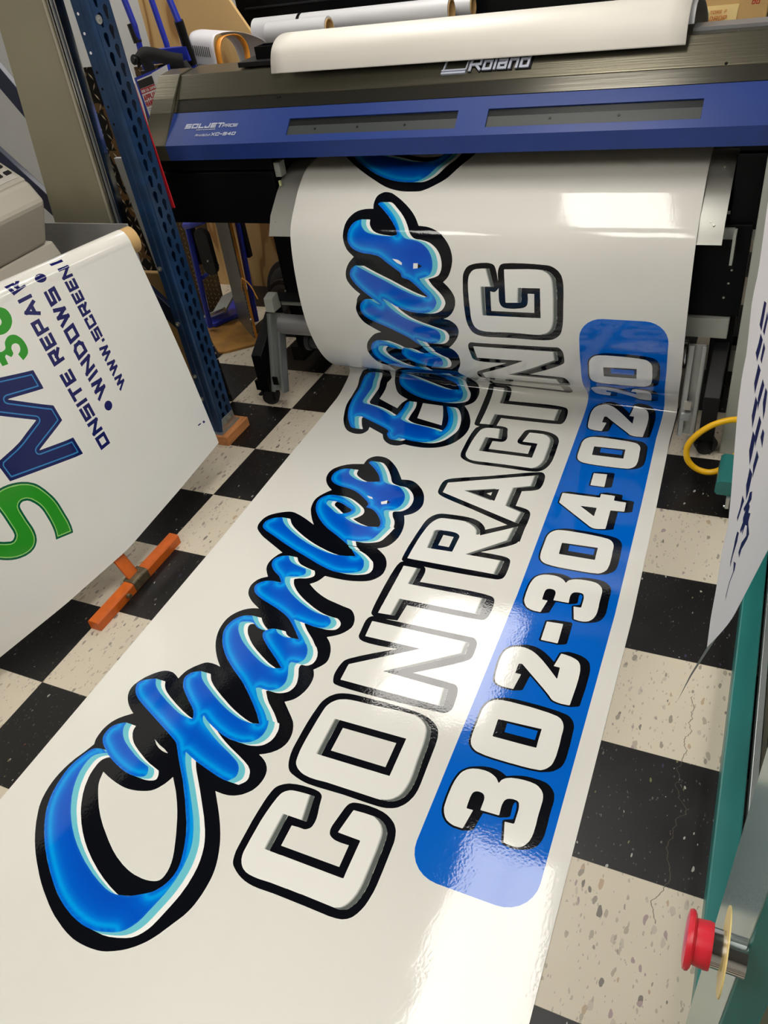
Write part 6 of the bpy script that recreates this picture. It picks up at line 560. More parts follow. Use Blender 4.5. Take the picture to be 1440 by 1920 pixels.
ink|4926,3018 -27,4 -15,16 -45,184 1,16 12,12 66,26 6,6 0,84 -4,36 -9,32 -5,6 -8,5 -4,-1 -5,-10 -5,-32 7,-92 -2,-16 -19,-16 -68,-25 -132,-5 -20,-4 -28,-170 -4,-8 -12,-12 -76,-30 -92,0 -44,10 -28,12 -20,14 -30,30 -19,28 -16,36 -9,44 -4,92 2,124 6,60 14,64 11,32 16,28 45,46 20,14 24,12 64,25 40,12 64,9 68,-2 47,-12 53,-26 76,32 60,17 40,7 48,4 84,0 40,-5 28,-7 36,-21 30,-29 22,-32 5,-16 9,-48 2,-48 -2,-20 0,-108 4,-68 0,-100 -4,-40 -9,-40 -20,-44 -12,-16 -25,-25 -28,-17 -60,-24 -52,-14 -60,0|4589,3294 7,0 4,16 0,48 -6,33 -4,4 -4,-17 0,-64|4626,3801 -80,1 -72,4 -52,7 -36,8 -28,12 -19,13 -26,24 -21,28 -10,24 -6,28 -8,92 2,276 5,40 6,28 8,20 21,38 11,14 29,29 32,20 88,33 40,8 76,6 228,0 48,-2 156,-10 88,-14 24,-9 20,-12 25,-25 17,-24 15,-36 7,-36 8,-192 0,-144 -6,-64 -8,-32 -10,-24 -19,-28 -37,-36 -36,-22 -80,-29 -80,-9 -92,-4 -88,0 -16,-2|4590,4102 308,4 4,8 0,84 -2,56 -2,6 -4,2 -312,-12 -4,-8 2,-104 2,-32|4982,4621 -40,9 -20,8 -11,8 -64,64 -36,32 -165,141 -8,3 -6,-32 -18,-156 -4,-8 -12,-11 -76,-29 -104,-2 -36,4 -40,10 -28,15 -21,21 -12,20 -8,24 -13,84 -8,80 -4,64 0,80 4,40 9,40 11,32 13,24 37,38 40,24 76,30 40,13 32,5 52,0 28,-4 36,-10 52,-23 40,-24 48,-36 56,-50 4,1 2,4 23,128 11,12 12,7 64,24 32,1 52,-4 36,-6 28,-8 50,-22 31,-28 19,-28 9,-24 13,-56 6,-68 2,-172 -9,-240 -5,-8 -12,-10 -72,-28 -76,-6|4606,5389 -9,9 -3,8 -2,180 -2,16 0,88 4,8 16,12 68,26 176,14 16,0 8,-4 10,-12 2,-32 6,-200 0,-64 -2,-9 -11,-11 -9,-5 -68,-25 -192,-2|4906,5782 -27,4 -15,16 -45,184 1,16 12,12 66,26 6,6 0,84 -4,36 -9,32 -5,6 -8,5 -4,-1 -5,-10 -5,-32 7,-92 -2,-16 -19,-16 -68,-25 -132,-5 -20,-4 -28,-170 -4,-8 -12,-12 -76,-30 -92,0 -44,10 -28,12 -20,14 -30,30 -19,28 -16,36 -9,44 -4,92 2,124 6,60 14,64 11,32 16,28 45,46 20,14 24,12 64,25 40,12 64,9 68,-2 47,-12 53,-26 76,32 60,17 40,7 48,4 84,0 40,-5 28,-7 36,-21 30,-29 22,-32 5,-16 9,-48 2,-48 -2,-20 0,-108 4,-68 0,-100 -4,-40 -9,-40 -20,-44 -12,-16 -25,-25 -28,-17 -60,-24 -52,-14 -60,0|4569,6058 7,0 4,16 0,48 -6,33 -4,4 -4,-17 0,-64|4606,6565 -80,1 -72,4 -52,7 -36,8 -28,12 -19,13 -26,24 -21,28 -10,24 -6,28 -8,92 2,276 5,40 6,28 8,20 21,38 11,14 29,29 32,20 88,33 40,8 76,6 228,0 48,-2 156,-10 88,-14 24,-9 20,-12 25,-25 17,-24 15,-36 7,-36 8,-192 0,-144 -6,-64 -8,-32 -10,-24 -19,-28 -37,-36 -36,-22 -80,-29 -80,-9 -92,-4 -88,0 -16,-2|4590,6866 308,4 4,8 0,84 -2,56 -2,6 -4,2 -312,-12 -4,-8 2,-104 2,-32|4794,7377 -28,8 -32,20 -467,377 -15,16 -2,8 0,212 4,8 12,10 48,20 24,8 16,2 384,10 6,2 2,8 1,36 11,12 76,30 152,0 40,-2 8,-4 10,-12 4,-84 50,-4 72,0 20,-3 13,-13 3,-16 0,-60 4,-84 -1,-44 -11,-12 -8,-4 -68,-26 -68,-6 -12,-3 -4,-5 2,-36 0,-172 2,-16 -1,-116 -11,-12 -12,-6 -40,-16 -48,-15 -84,-17|4586,8257 -9,9 -3,8 -2,180 -2,16 0,88 4,8 16,12 68,26 176,14 16,0 8,-4 10,-12 2,-32 6,-200 0,-64 -2,-9 -11,-11 -9,-5 -68,-25 -192,-2|4626,8733 -80,1 -72,4 -52,7 -36,8 -28,12 -19,13 -26,24 -21,28 -10,24 -6,28 -8,92 2,276 5,40 6,28 8,20 21,38 11,14 29,29 32,20 88,33 40,8 76,6 228,0 48,-2 156,-10 88,-14 24,-9 20,-12 25,-25 17,-24 15,-36 7,-36 8,-192 0,-144 -6,-64 -8,-32 -10,-24 -19,-28 -37,-36 -36,-22 -80,-29 -80,-9 -92,-4 -88,0 -16,-2|4590,9034 308,4 4,8 0,84 -2,56 -2,6 -4,2 -312,-12 -4,-8 2,-104 2,-32|4982,9553 -40,9 -20,8 -11,8 -64,64 -36,32 -164,140 -9,4 -6,-32 -18,-156 -4,-8 -12,-11 -76,-29 -104,-2 -36,4 -40,10 -28,15 -21,21 -12,20 -8,24 -13,84 -8,80 -4,64 0,80 4,40 9,40 11,32 13,24 37,38 40,24 76,30 40,13 32,5 52,0 28,-4 36,-10 52,-23 40,-24 48,-36 56,-50 4,1 2,4 23,128 11,12 12,7 64,24 32,1 52,-4 36,-6 28,-8 50,-22 31,-28 19,-28 9,-24 13,-56 6,-68 2,-172 -9,-240 -5,-8 -12,-10 -72,-28 -76,-6|4982,10353 -40,9 -20,8 -11,8 -64,64 -36,32 -164,140 -9,4 -6,-32 -18,-156 -4,-8 -12,-11 -76,-29 -104,-2 -36,4 -40,10 -28,15 -21,21 -12,20 -8,24 -13,84 -8,80 -4,64 0,80 4,40 9,40 11,32 13,24 37,38 40,24 76,30 40,13 32,5 52,0 28,-4 36,-10 52,-23 40,-24 48,-36 56,-50 4,1 2,4 23,128 11,12 12,7 64,24 32,1 52,-4 36,-6 28,-8 50,-22 31,-28 19,-28 9,-24 13,-56 6,-68 2,-172 -9,-240 -5,-8 -12,-10 -72,-28 -76,-6|4626,11125 -80,1 -72,4 -52,7 -36,8 -28,12 -19,13 -26,24 -21,28 -10,24 -6,28 -8,92 2,276 5,40 6,28 8,20 21,38 11,14 29,29 32,20 88,33 40,8 76,6 228,0 48,-2 156,-10 88,-14 24,-9 20,-12 25,-25 17,-24 15,-36 7,-36 8,-192 0,-144 -6,-64 -8,-32 -10,-24 -19,-28 -37,-36 -36,-22 -80,-29 -80,-9 -92,-4 -88,0 -16,-2|4590,11426 308,4 4,8 0,84 -2,56 -2,6 -4,2 -312,-12 -4,-8 2,-104 2,-32
face|4934,3038 -24,3 -6,5 -44,180 1,4 5,2 68,5 7,5 3,8 0,124 -5,40 -10,32 -10,12 -13,7 -36,3 -32,-6 -20,-8 -18,-20 -7,-20 -5,-32 0,-28 6,-76 -2,-4 -6,-2 -164,-5 -4,7 2,96 -4,24 -10,24 -20,16 -28,5 -20,-2 -16,-5 -18,-14 -9,-20 -5,-40 0,-80 3,-32 5,-4 52,2 5,-2 1,-4 -30,-184 -4,-7 -4,-3 -72,0 -16,3 -28,7 -40,19 -26,25 -23,36 -17,44 -4,36 -4,84 2,108 6,60 10,48 15,48 16,28 29,31 20,14 32,16 52,13 64,4 40,-5 32,-9 40,-20 20,-16 28,-36 4,5 10,27 10,15 13,13 19,13 40,17 64,12 52,4 60,0 56,-8 32,-14 34,-28 22,-33 10,-35 4,-32 0,-172 4,-68 0,-84 -4,-40 -9,-40 -8,-20 -17,-31 -24,-25 -16,-10 -16,-6 -32,-8 -40,0|4634,3821 -80,1 -72,4 -80,13 -20,6 -24,13 -24,19 -17,21 -16,36 -9,56 -4,60 2,260 7,52 12,36 12,24 17,25 32,29 12,7 24,9 40,8 76,6 208,0 48,-2 156,-10 88,-14 24,-9 20,-12 24,-27 12,-22 9,-24 5,-20 4,-40 0,-60 6,-108 0,-128 -9,-76 -11,-36 -24,-37 -20,-20 -16,-12 -16,-9 -16,-5 -80,-9 -92,-4 -88,0 -16,-2|4494,4054 348,4 80,3 2,5 0,40 -2,12 -2,160 -1,4 -5,2 -388,-16 -44,-4 -2,-6 0,-28 6,-168 1,-4|4990,4641 -40,9 -20,8 -11,8 -37,39 -63,57 -265,225 -36,30 -8,3 -24,-5 -6,-5 -2,-20 -2,-104 1,-4 5,-2 52,0 6,-2 1,-4 -24,-200 -7,-4 -28,-2 -52,0 -40,4 -40,10 -16,7 -17,13 -16,24 -8,24 -13,84 -12,144 0,64 4,40 9,40 8,24 11,24 12,16 18,18 24,16 48,19 44,9 28,0 32,-4 56,-17 40,-20 39,-25 69,-55 83,-77 113,-113 4,-1 2,10 -7,136 -3,5 -4,1 -56,1 -4,5 33,180 7,4 40,-2 60,-9 48,-16 26,-13 18,-15 20,-29 9,-24 13,-56 4,-40 4,-76 0,-108 -8,-236 -2,-6 -4,-4 -16,-2 -60,-4|4618,5407 -4,7 0,72 -2,12 0,96 -2,16 0,72 2,4 22,4 152,12 5,-4 9,-232 0,-48 -2,-8 -8,-2 -92,0 -12,-2|4914,5802 -24,3 -6,5 -44,180 1,4 5,2 68,5 7,5 3,8 0,124 -5,40 -10,32 -10,12 -13,7 -36,3 -32,-6 -20,-8 -18,-20 -7,-20 -5,-32 0,-28 6,-76 -2,-4 -6,-2 -164,-5 -4,7 2,96 -4,24 -10,24 -20,16 -28,5 -20,-2 -16,-5 -18,-14 -9,-20 -5,-40 0,-80 3,-32 5,-4 52,2 5,-2 1,-4 -30,-184 -4,-7 -4,-3 -72,0 -16,3 -28,7 -40,19 -26,25 -23,36 -17,44 -4,36 -4,84 2,108 6,60 10,48 15,48 16,28 29,31 20,14 32,16 52,13 64,4 40,-5 32,-9 40,-20 20,-16 28,-36 4,5 10,27 10,15 13,13 19,13 40,17 64,12 52,4 60,0 56,-8 32,-14 34,-28 22,-33 10,-35 4,-32 0,-172 4,-68 0,-84 -4,-40 -9,-40 -8,-20 -17,-31 -24,-25 -16,-10 -16,-6 -32,-8 -40,0|4614,6585 -80,1 -72,4 -80,13 -20,6 -24,13 -24,19 -17,21 -16,36 -9,56 -4,60 2,260 7,52 12,36 12,24 17,25 32,29 12,7 24,9 40,8 76,6 208,0 48,-2 156,-10 88,-14 24,-9 20,-12 24,-27 12,-22 9,-24 5,-20 4,-40 0,-60 6,-108 0,-128 -9,-76 -11,-36 -24,-37 -20,-20 -16,-12 -16,-9 -16,-5 -80,-9 -92,-4 -88,0 -16,-2|4494,6818 348,4 80,3 2,5 0,40 -2,12 -2,160 -1,4 -5,2 -388,-16 -44,-4 -2,-6 0,-28 6,-168 1,-4|4802,7397 -24,6 -32,19 -460,371 -12,10 -4,7 0,200 4,5 16,3 384,10 72,2 18,4 2,4 0,72 4,5 132,1 40,-2 4,-2 2,-6 2,-84 4,-9 60,-3 72,0 20,-3 2,-5 6,-156 -2,-28 -18,-4 -136,-12 -12,-3 -4,-5 2,-256 2,-16 -2,-100 -26,-9 -56,-13 -32,-4|4753,7638 5,-2 4,6 0,80 2,12 0,68 -2,5 -36,1 -152,-6 -16,-2 -2,-2 3,-4|4598,8275 -4,7 0,72 -2,12 0,96 -2,16 0,72 2,4 22,4 152,12 5,-4 9,-232 0,-48 -2,-8 -8,-2 -92,0 -12,-2|4634,8753 -80,1 -72,4 -80,13 -20,6 -24,13 -24,19 -17,21 -16,36 -9,56 -4,60 2,260 7,52 12,36 12,24 17,25 32,29 12,7 24,9 40,8 76,6 208,0 48,-2 156,-10 88,-14 24,-9 20,-12 24,-27 12,-22 9,-24 5,-20 4,-40 0,-60 6,-108 0,-128 -9,-76 -11,-36 -24,-37 -20,-20 -16,-12 -16,-9 -16,-5 -80,-9 -92,-4 -88,0 -16,-2|4494,8986 348,4 80,3 2,5 0,40 -2,12 -2,160 -1,4 -5,2 -388,-16 -44,-4 -2,-6 0,-28 6,-168 1,-4|4990,9573 -40,9 -20,8 -11,8 -37,39 -63,57 -265,225 -36,30 -8,3 -24,-5 -6,-5 -2,-20 -2,-104 1,-4 5,-2 52,0 6,-2 1,-4 -24,-200 -7,-4 -28,-2 -52,0 -40,4 -40,10 -16,7 -17,13 -16,24 -8,24 -13,84 -12,144 0,64 4,40 9,40 8,24 11,24 12,16 18,18 24,16 48,19 44,9 28,0 32,-4 56,-17 40,-20 39,-25 69,-55 83,-77 113,-113 4,-1 2,10 -7,136 -3,5 -4,1 -56,1 -4,5 33,180 7,4 40,-2 60,-9 48,-16 26,-13 18,-15 20,-29 9,-24 13,-56 4,-40 4,-76 0,-108 -8,-236 -2,-6 -4,-4 -16,-2 -60,-4|4990,10373 -40,9 -20,8 -11,8 -37,39 -63,57 -265,225 -36,30 -8,3 -24,-5 -6,-5 -2,-20 -2,-104 1,-4 5,-2 52,0 6,-2 1,-4 -24,-200 -7,-4 -28,-2 -52,0 -40,4 -40,10 -16,7 -17,13 -16,24 -8,24 -13,84 -12,144 0,64 4,40 9,40 8,24 11,24 12,16 18,18 24,16 48,19 44,9 28,0 32,-4 56,-17 40,-20 39,-25 69,-55 83,-77 113,-113 4,-1 2,10 -7,136 -3,5 -4,1 -56,1 -4,5 33,180 7,4 40,-2 60,-9 48,-16 26,-13 18,-15 20,-29 9,-24 13,-56 4,-40 4,-76 0,-108 -8,-236 -2,-6 -4,-4 -16,-2 -60,-4|4634,11145 -80,1 -72,4 -80,13 -20,6 -24,13 -24,19 -17,21 -16,36 -9,56 -4,60 2,260 7,52 12,36 12,24 17,25 32,29 12,7 24,9 40,8 76,6 208,0 48,-2 156,-10 88,-14 24,-9 20,-12 24,-27 12,-22 9,-24 5,-20 4,-40 0,-60 6,-108 0,-128 -9,-76 -11,-36 -24,-37 -20,-20 -16,-12 -16,-9 -16,-5 -80,-9 -92,-4 -88,0 -16,-2|4494,11378 348,4 80,3 2,5 0,40 -2,12 -2,160 -1,4 -5,2 -388,-16 -44,-4 -2,-6 0,-28 6,-168 1,-4
panel|4579,4247 309,5 2,-110 -306,-5|4579,7011 309,5 2,-110 -306,-5|4579,9179 309,5 2,-110 -306,-5|4579,11571 309,5 2,-110 -306,-5
panel|4895,3425 10,-1 1,-109 -10,1|4895,6189 10,-1 1,-109 -10,1
''')
def blue_grid(art, step=0.0045):
    b = [l for c, ls in art if c == 'blue' for l in ls]
    allp = np.vstack(b); lo, hi = allp.min(0), allp.max(0)
    gx = np.arange(lo[0], hi[0], step); gy = np.arange(lo[1], hi[1], step)
    Gx, Gy = np.meshgrid(gx, gy); Gx = Gx + (np.arange(len(gy)) % 2)[:, None] * step / 2
    Q = np.c_[Gx.ravel(), Gy.ravel()]; Q = Q[np.argsort(Q[:, 1], kind='stable')]
    return Q[inside(b, Q)]
def banner():
    us = np.linspace(0, BW, 36); vs = np.r_[np.arange(0, 2.0, .1), np.arange(2.0, 2.22, .02), np.arange(2.22, VMAX, .0065), VMAX]
    verts = [(u, v) for v in vs for u in us]
    n = len(us); k = len(vs); edges = []
    edges += [(i, i + 1) for i in range(n - 1)] + [((k - 1) * n + i, (k - 1) * n + i + 1) for i in range(n - 1)]
    edges += [(j * n, (j + 1) * n) for j in range(k - 1)] + [(j * n + n - 1, (j + 1) * n + n - 1) for j in range(k - 1)]
    P, F, label = printed_sheet('b', ART1, surf, dict(verts=verts, edges=edges, box=(0, BW, 0, VMAX)), blue_grid(ART1), sub=0.03, submin=(2.15, 0.0065))
    o = finish_sheet('vinyl_banner', P, F, label, surf, blue_fun(ART1), VINYL, num_normals(surf, (0, 0), (BW, VMAX)))
    return tag(o, 'long glossy banner with blue script and CONTRACTING, running from the printer over the floor', 'banner')
banner()
# --- sign hanging over the tube on the left
A0 = np.array([-.105, -.21, .91]); AD = np.array([.25, .968, 0]); AD /= np.linalg.norm(AD); NR = np.array([AD[1], -AD[0], 0]); RT = .042
S2 = np.array([0, .25, .5, .75, 1.0, 1.25, 1.6, 2.0])
BP = np.array([(.015, -.207, .17), (.012, -.47, .145), (.004, -.756, .12), (-.06, -1.0, .09), (-.14, -1.23, .06), (-.21, -1.46, .04), (-.31, -1.8, .03), (-.45, -2.15, .02)])
TM = RT * 2.3 + .78
def surf2(s, t):
    s = np.asarray(s, float); t = np.asarray(t, float); ax = A0 - AD * s[..., None]; wrap = RT * 2.3
    Bt = np.stack([np.interp(s, S2, BP[:, i]) for i in range(3)], -1)
    th = np.clip(2.3 - t / RT, 0, 2.3)[..., None]
    onw = ax + RT * (NR * np.cos(th) + np.array([0, 0, 1]) * np.sin(th)); Tt = ax + RT * NR
    k = np.clip((t - wrap) / .78, 0, 1)[..., None]
    return np.where((t < wrap)[..., None], onw, Tt + (Bt - Tt) * k + NR * (.012 * np.sin(np.pi * k)))
ART2 = decode('''navy2|2358,993 -440,116 -16,5 -3,4 3,180 4,35 4,1 400,-90 11,2 -395,287 -16,13 -2,8 0,176 2,6 388,125 21,9 -8,4 -21,5 -388,88 -4,7 -2,132 -2,76 1,4 7,2 824,-201 52,-13 7,-4 13,-180 -19,-32 -21,-27 -192,-28 -92,-19 -52,-16 -84,-31 -148,-50 -14,-5 -3,-4 5,-6 394,-282 -1,-8 -16,-24 -178,-260 -7,-7
sky|2342,1033 -406,109 2,140 4,8 376,-83 26,7 12,12 4,20 -5,16 -17,17 -375,271 -15,12 -4,8 0,136 2,5 388,125 20,18 3,16 -3,16 -15,16 -9,3 -388,88 -7,5 -1,4 0,36 -2,100 2,5 4,1 788,-193 20,-5 5,-4 11,-140 -7,-16 -17,-22 -192,-28 -104,-25 -280,-96 -8,-5 -15,-16 -3,-16 3,-16 15,-16 364,-260 6,-8 -165,-244 -5,-3
navy2|2338,1049 -376,99 -13,6 1,112 0,4 4,3 356,-79 24,1 20,9 10,10 10,24 -2,20 -9,16 -12,12 -391,284 -4,8 0,116 2,5 8,4 368,118 16,9 12,12 9,20 -1,20 -8,16 -8,9 -24,13 -376,85 -7,5 -1,4 -2,104 2,6 4,1 764,-186 20,-5 5,-4 9,-128 -12,-20 -6,-5 -196,-29 -60,-13 -52,-15 -256,-89 -24,-13 -11,-12 -8,-16 0,-24 8,-16 11,-12 363,-260 0,-4 -4,-8 -145,-212 -6,-6
dgreen|2882,1977 -56,11 -52,16 -52,21 -40,20 -60,40 -52,50 -18,23 -19,32 -33,76 -31,96 -13,56 -6,48 -2,32 0,220 9,76 12,48 10,28 3,2 8,0 198,-58 7,-4 0,-4 -19,-44 -11,-36 -11,-60 -6,-64 -2,-128 4,-48 11,-48 24,-56 29,-48 24,-24 36,-17 20,-3 16,3 12,4 16,13 6,12 4,20 2,60 0,92 -4,100 4,44 11,48 20,44 20,24 29,25 20,11 20,7 48,9 64,-2 68,-17 40,-15 44,-22 48,-31 40,-32 68,-62 34,-27 -101,-152 -5,-6 -4,-1 -112,91 -60,37 -12,5 -20,1 -16,-6 -23,-17 -10,-16 -7,-44 0,-196 13,-224 -13,-17 -36,-9 -72,-10 -40,0
lgreen|2882,2001 -56,11 -40,12 -52,21 -40,20 -60,40 -46,45 -26,36 -17,32 -25,60 -19,56 -21,84 -8,80 0,220 9,76 12,48 5,3 4,-1 157,-46 4,-4 0,-4 -19,-52 -12,-56 -6,-56 -4,-72 2,-112 8,-48 16,-48 17,-36 20,-36 13,-17 28,-27 16,-9 32,-12 20,-3 16,3 20,6 16,10 12,13 6,12 5,16 4,28 1,140 -4,100 6,56 9,36 16,32 21,25 20,16 20,11 24,7 32,5 44,0 60,-11 51,-17 61,-31 52,-36 104,-91 2,-6 -66,-98 -16,-19 -60,50 -48,36 -40,24 -20,9 -28,6 -16,-5 -28,-13 -19,-18 -6,-8 -8,-20 -7,-44 0,-196 14,-216 -6,-5 -20,-5 -72,-10 -40,0
green|2882,2013 -68,15 -84,33 -40,20 -40,27 -27,22 -23,24 -16,20 -23,40 -40,100 -17,52 -9,40 -7,40 -4,52 0,220 4,48 13,60 5,4 4,-1 133,-39 4,-4 -18,-60 -13,-76 -6,-96 0,-80 2,-32 8,-48 9,-32 16,-40 28,-52 12,-16 29,-29 24,-16 36,-12 20,-3 16,3 24,6 12,7 24,24 6,12 6,24 4,32 0,132 -4,100 6,56 9,32 16,32 17,20 16,13 20,11 32,10 20,2 44,0 44,-7 63,-21 49,-24 48,-31 55,-45 55,-52 -62,-94 -4,-4 -4,0 -100,79 -40,24 -20,9 -32,6 -30,-8 -21,-12 -24,-24 -10,-16 -11,-60 0,-196 13,-208 -13,-6 -72,-10 -40,0
green|2045,790 -11,-16 -7,-20 -11,-19 -15,-13 -19,-13 -20,-10 -20,-5 -23,-1 -23,5 -21,10 -15,12 -13,17 -11,18 -9,20 -6,22 -3,25 0,25 2,23 5,23 9,22 13,19 14,11 17,10 19,8 21,7 22,7 15,-78 -19,-8 -16,-9 -13,-12 -10,-16 -5,-19 -1,-16 9,-17 15,-13 22,-4 23,3 17,15 12,20 2,22 4,21 11,11 15,8 17,7 37,-47 23,16 10,78 70,-9 -5,-118 -28,-41 -38,31 -23,-1 -21,-3
green|1873,390 -10,6 -10,8 -16,12 -17,14 -13,17 -7,17 -4,18 -2,20 1,18 3,18 7,18 8,18 10,16 15,15 17,14 18,13 19,9 17,7 18,5 18,3 18,1 20,-1 20,-4 20,-5 20,-5 -46,-68 -21,-4 -21,-6 -16,-8 -13,-11 -6,-16 -2,-19 2,-22 4,-23
navy|1530,2303 147,-1 0,-42 -148,1|1677,2302 -1,-166 -38,0 2,166|1676,2136 -150,0 1,43 149,-1|1526,2136 4,167 38,0 -4,-167|1525,2109 150,0 0,-42 -151,0|1683,2088 -143,-154 -27,29 143,155|1522,1985 152,0 0,-42 -153,-1|1632,1750 2,166 39,0 -1,-166|1673,1874 -97,-1 1,42 96,1|1616,1916 -3,-167 -39,0 3,166|1613,1749 -97,-1 1,43 97,1|1516,1748 4,167 39,0 -4,-166|1515,1721 156,2 0,-42 -157,-2|1671,1654 -2,-166 -41,-1 3,166|1669,1550 -159,-3 1,42 159,3|1625,1306 3,154 40,1 -1,-153|1668,1419 -161,-4 1,43 160,3|1549,1459 -4,-155 -41,-1 4,155|1609,1460 -3,-142 -41,-1 3,142|1505,1190 162,10 -1,-40 -163,-11|1667,1200 -5,-160 -42,-2 6,159|1662,1040 -110,-6 2,40 109,7|1552,1034 8,159 41,3 -7,-160|1606,1118 -87,-94 -30,25 87,94|1613,864 6,148 42,2 -5,-148|1660,974 -167,-10 2,41 166,9|1537,1007 -7,-147 -43,-2 8,147|1599,1011 -5,-136 -43,-2 6,135|1486,832 169,8 -1,-40 -170,-9|1655,840 -5,-160 -44,-2 6,160|1650,680 -121,-5 2,40 120,6|1529,675 7,159 43,2 -6,-159|1490,654 164,-77 -22,-37 -165,78|1654,561 -174,-92 -20,35 174,91|1558,626 -6,-123 -44,-2 6,124|1466,450 177,6 -2,-40 -178,-6|1464,320 186,37 9,-33 -184,-28|1650,357 35,-128 -45,-1 -37,119|1685,229 -117,-2 -11,26 119,8|1568,227 -42,105 48,9 38,-113|1602,287 -67,-66 -41,15 67,65|1400,1779 -167,-113 -12,36 167,114|1236,1721 160,-6 -16,-45 -160,6|1395,1688 -166,-110 -12,36 166,111|1232,1633 160,-8 -16,-46 -160,9|1218,1510 165,49 -3,-44 -164,-47|1215,1440 164,47 -2,-44 -164,-45|1386,1468 -159,-199 -28,22 159,199|1209,1315 163,43 -2,-44 -163,-42|1205,1245 163,41 -2,-44 -163,-40|1368,1286 -7,-135 -41,-9 7,133|1371,1178 -60,-85 -30,21 60,85|1329,1106 -101,-23 2,43 101,24|1245,1078 -53,58 33,35 53,-58|1199,1114 6,131 42,10 -7,-131|1196,1049 162,35 -2,-44 -162,-34|1358,1084 -9,-173 -41,-8 9,172|1349,911 -161,-30 2,43 161,31|1188,881 8,168 41,9 -8,-170|1351,848 -161,-86 -11,38 161,87|1193,817 155,-32 -16,-44 -155,33|1346,758 -160,-84 -11,38 160,85|1189,729 154,-35 -15,-43 -155,35|1285,452 9,172 40,6 -9,-174|1332,586 -100,-13 2,43 100,14|1275,621 -9,-171 -40,-4 8,170|1266,450 -99,-11 2,43 99,12|1167,439 8,169 40,5 -8,-169|1087,1839 -118,-88 -8,28 117,89|971,1794 115,-6 -11,-36 -115,7|1085,1767 -119,-86 -9,29 119,86|968,1724 115,-8 -11,-36 -116,9|1081,1638 -122,-82 -8,29 121,83|962,1599 117,-12 -11,-35 -118,12|1078,1566 -122,-79 -9,29 122,80|958,1530 119,-15 -12,-35 -119,15|1074,1437 -124,-75 -9,29 124,76|952,1405 120,-19 -11,-35 -121,19|1072,1365 -126,-73 -9,30 125,73|948,1335 122,-20 -12,-35 -122,21|937,1239 44,8 -2,-34 -43,-8|1025,1064 5,136 32,6 -5,-137|1061,1171 -80,-13 1,34 80,14|1014,1198 -5,-136 -33,-5 6,135|1009,1062 -81,-12 1,34 81,12|928,1050 6,133 33,6 -6,-134|1000,938 53,6 -1,-35 -53,-5|1019,906 5,136 33,4 -5,-137|1056,1011 -131,-16 2,34 130,17|960,1033 -7,-134 -33,-3 7,133|921,930 54,5 -2,-34 -53,-5|919,874 132,12 -1,-34 -133,-12|1051,886 -4,-137 -34,-2 5,136|1047,749 -90,-5 2,34 89,6|957,744 6,134 34,3 -6,-135|1001,815 -71,-80 -24,21 71,80|1007,599 5,126 34,2 -4,-127|1045,692 -136,-6 2,33 135,8|945,721 -6,-124 -35,-1 7,123|996,724 -5,-115 -35,-1 5,114|1001,451 5,126 35,0 -4,-127|1040,542 -138,-1 1,34 138,2|938,575 -5,-124 -36,1 6,123|990,576 -5,-115 -35,0 5,115|896,430 140,-2 -1,-35 -141,3|1043,410 -136,-121 -24,25 136,121|891,331 142,-6 -1,-35 -143,7|1271,1948 12,14 15,10 17,5 18,-2 15,-7 12,-11 8,-16 3,-17 -2,-18 -8,-17 -12,-14 -15,-9 -17,-5 -17,1 -15,7 -13,11 -8,15 -3,18 2,18|1207,332 12,12 16,9 20,3 22,-1 21,-6 18,-10 14,-13 7,-15 -1,-16 -7,-15 -13,-13 -19,-9 -21,-5 -21,1 -19,7 -17,11 -11,14 -7,15 0,16|1066,192 2,40 -156,9 -7,-40 74,1|134,3015 -33,-2 -16,40 38,-1|231,2996 -59,8 -1,20 58,-8
''')
def sign():
    us = np.linspace(0, 1.9, 60); vs = np.r_[np.arange(0, RT * 2.3 + .02, .005), np.arange(RT * 2.3 + .02, TM, .05), TM]
    n = len(us); k = len(vs); verts = [(u, v) for v in vs for u in us]
    edges = [(i, i + 1) for i in range(n - 1)] + [((k - 1) * n + i, (k - 1) * n + i + 1) for i in range(n - 1)]
    edges += [(j * n, (j + 1) * n) for j in range(k - 1)] + [(j * n + n - 1, (j + 1) * n + n - 1) for j in range(k - 1)]
    P, F, label = printed_sheet('s', ART2, surf2, dict(verts=verts, edges=edges, box=(0, 1.9, 0, TM)), None, sub=0.008)
    o = finish_sheet('hanging_sign', P, F, label, surf2, None, VINYL, num_normals(surf2, (0, 0), (1.9, TM)))
    return tag(o, 'white sign with green S and navy M draped over a cardboard tube', 'sign')
sign()
def v3(a): return tuple(float(x) for x in a)
tb = MB().pipe(v3(A0 + AD * .035), v3(A0 - AD * 1.95), RT - .0015, RT - .010, 40).build('cardboard_tube', CARD, smooth=True)
tag(tb, 'brown cardboard tube carrying the white sign over the orange stand', 'tube')
# --- orange stand
st = thing('roll_stand', 'orange angle iron stand with welded foot on the floor under the white sign', 'stand', (.02, -.79, 0))
f = MB()
f.prism([(.0, .0), (.042, 0), (.042, .030), (.037, .036), (.006, .037), (.0, .031)], -1.0, -.572, 'y')
f.build('foot', ORANGE, st, bevel=.0008)
up_ = MB()
for zz, yy, x0_, x1_ in (((.02, .24), (-.79, -.785), .026, -.078), ((.24, .866), (-.785, -.76), -.078, -.236)):
    for dy0, dy1, dx0, dx1 in ((-.022, .022, -.004, .004), (.018, .022, -.030, .004)):
        V = [(x_ + dx, y_ + dy, z_) for z_, y_, x_ in ((zz[0], yy[0], x0_), (zz[1], yy[1], x1_)) for dy in (dy0, dy1) for dx in (dx0, dx1)]
        up_.add(V, [(0, 2, 3, 1), (4, 5, 7, 6), (0, 1, 5, 4), (2, 6, 7, 3), (0, 4, 6, 2), (1, 3, 7, 5)])
up_.build('upright', ORANGE, st)
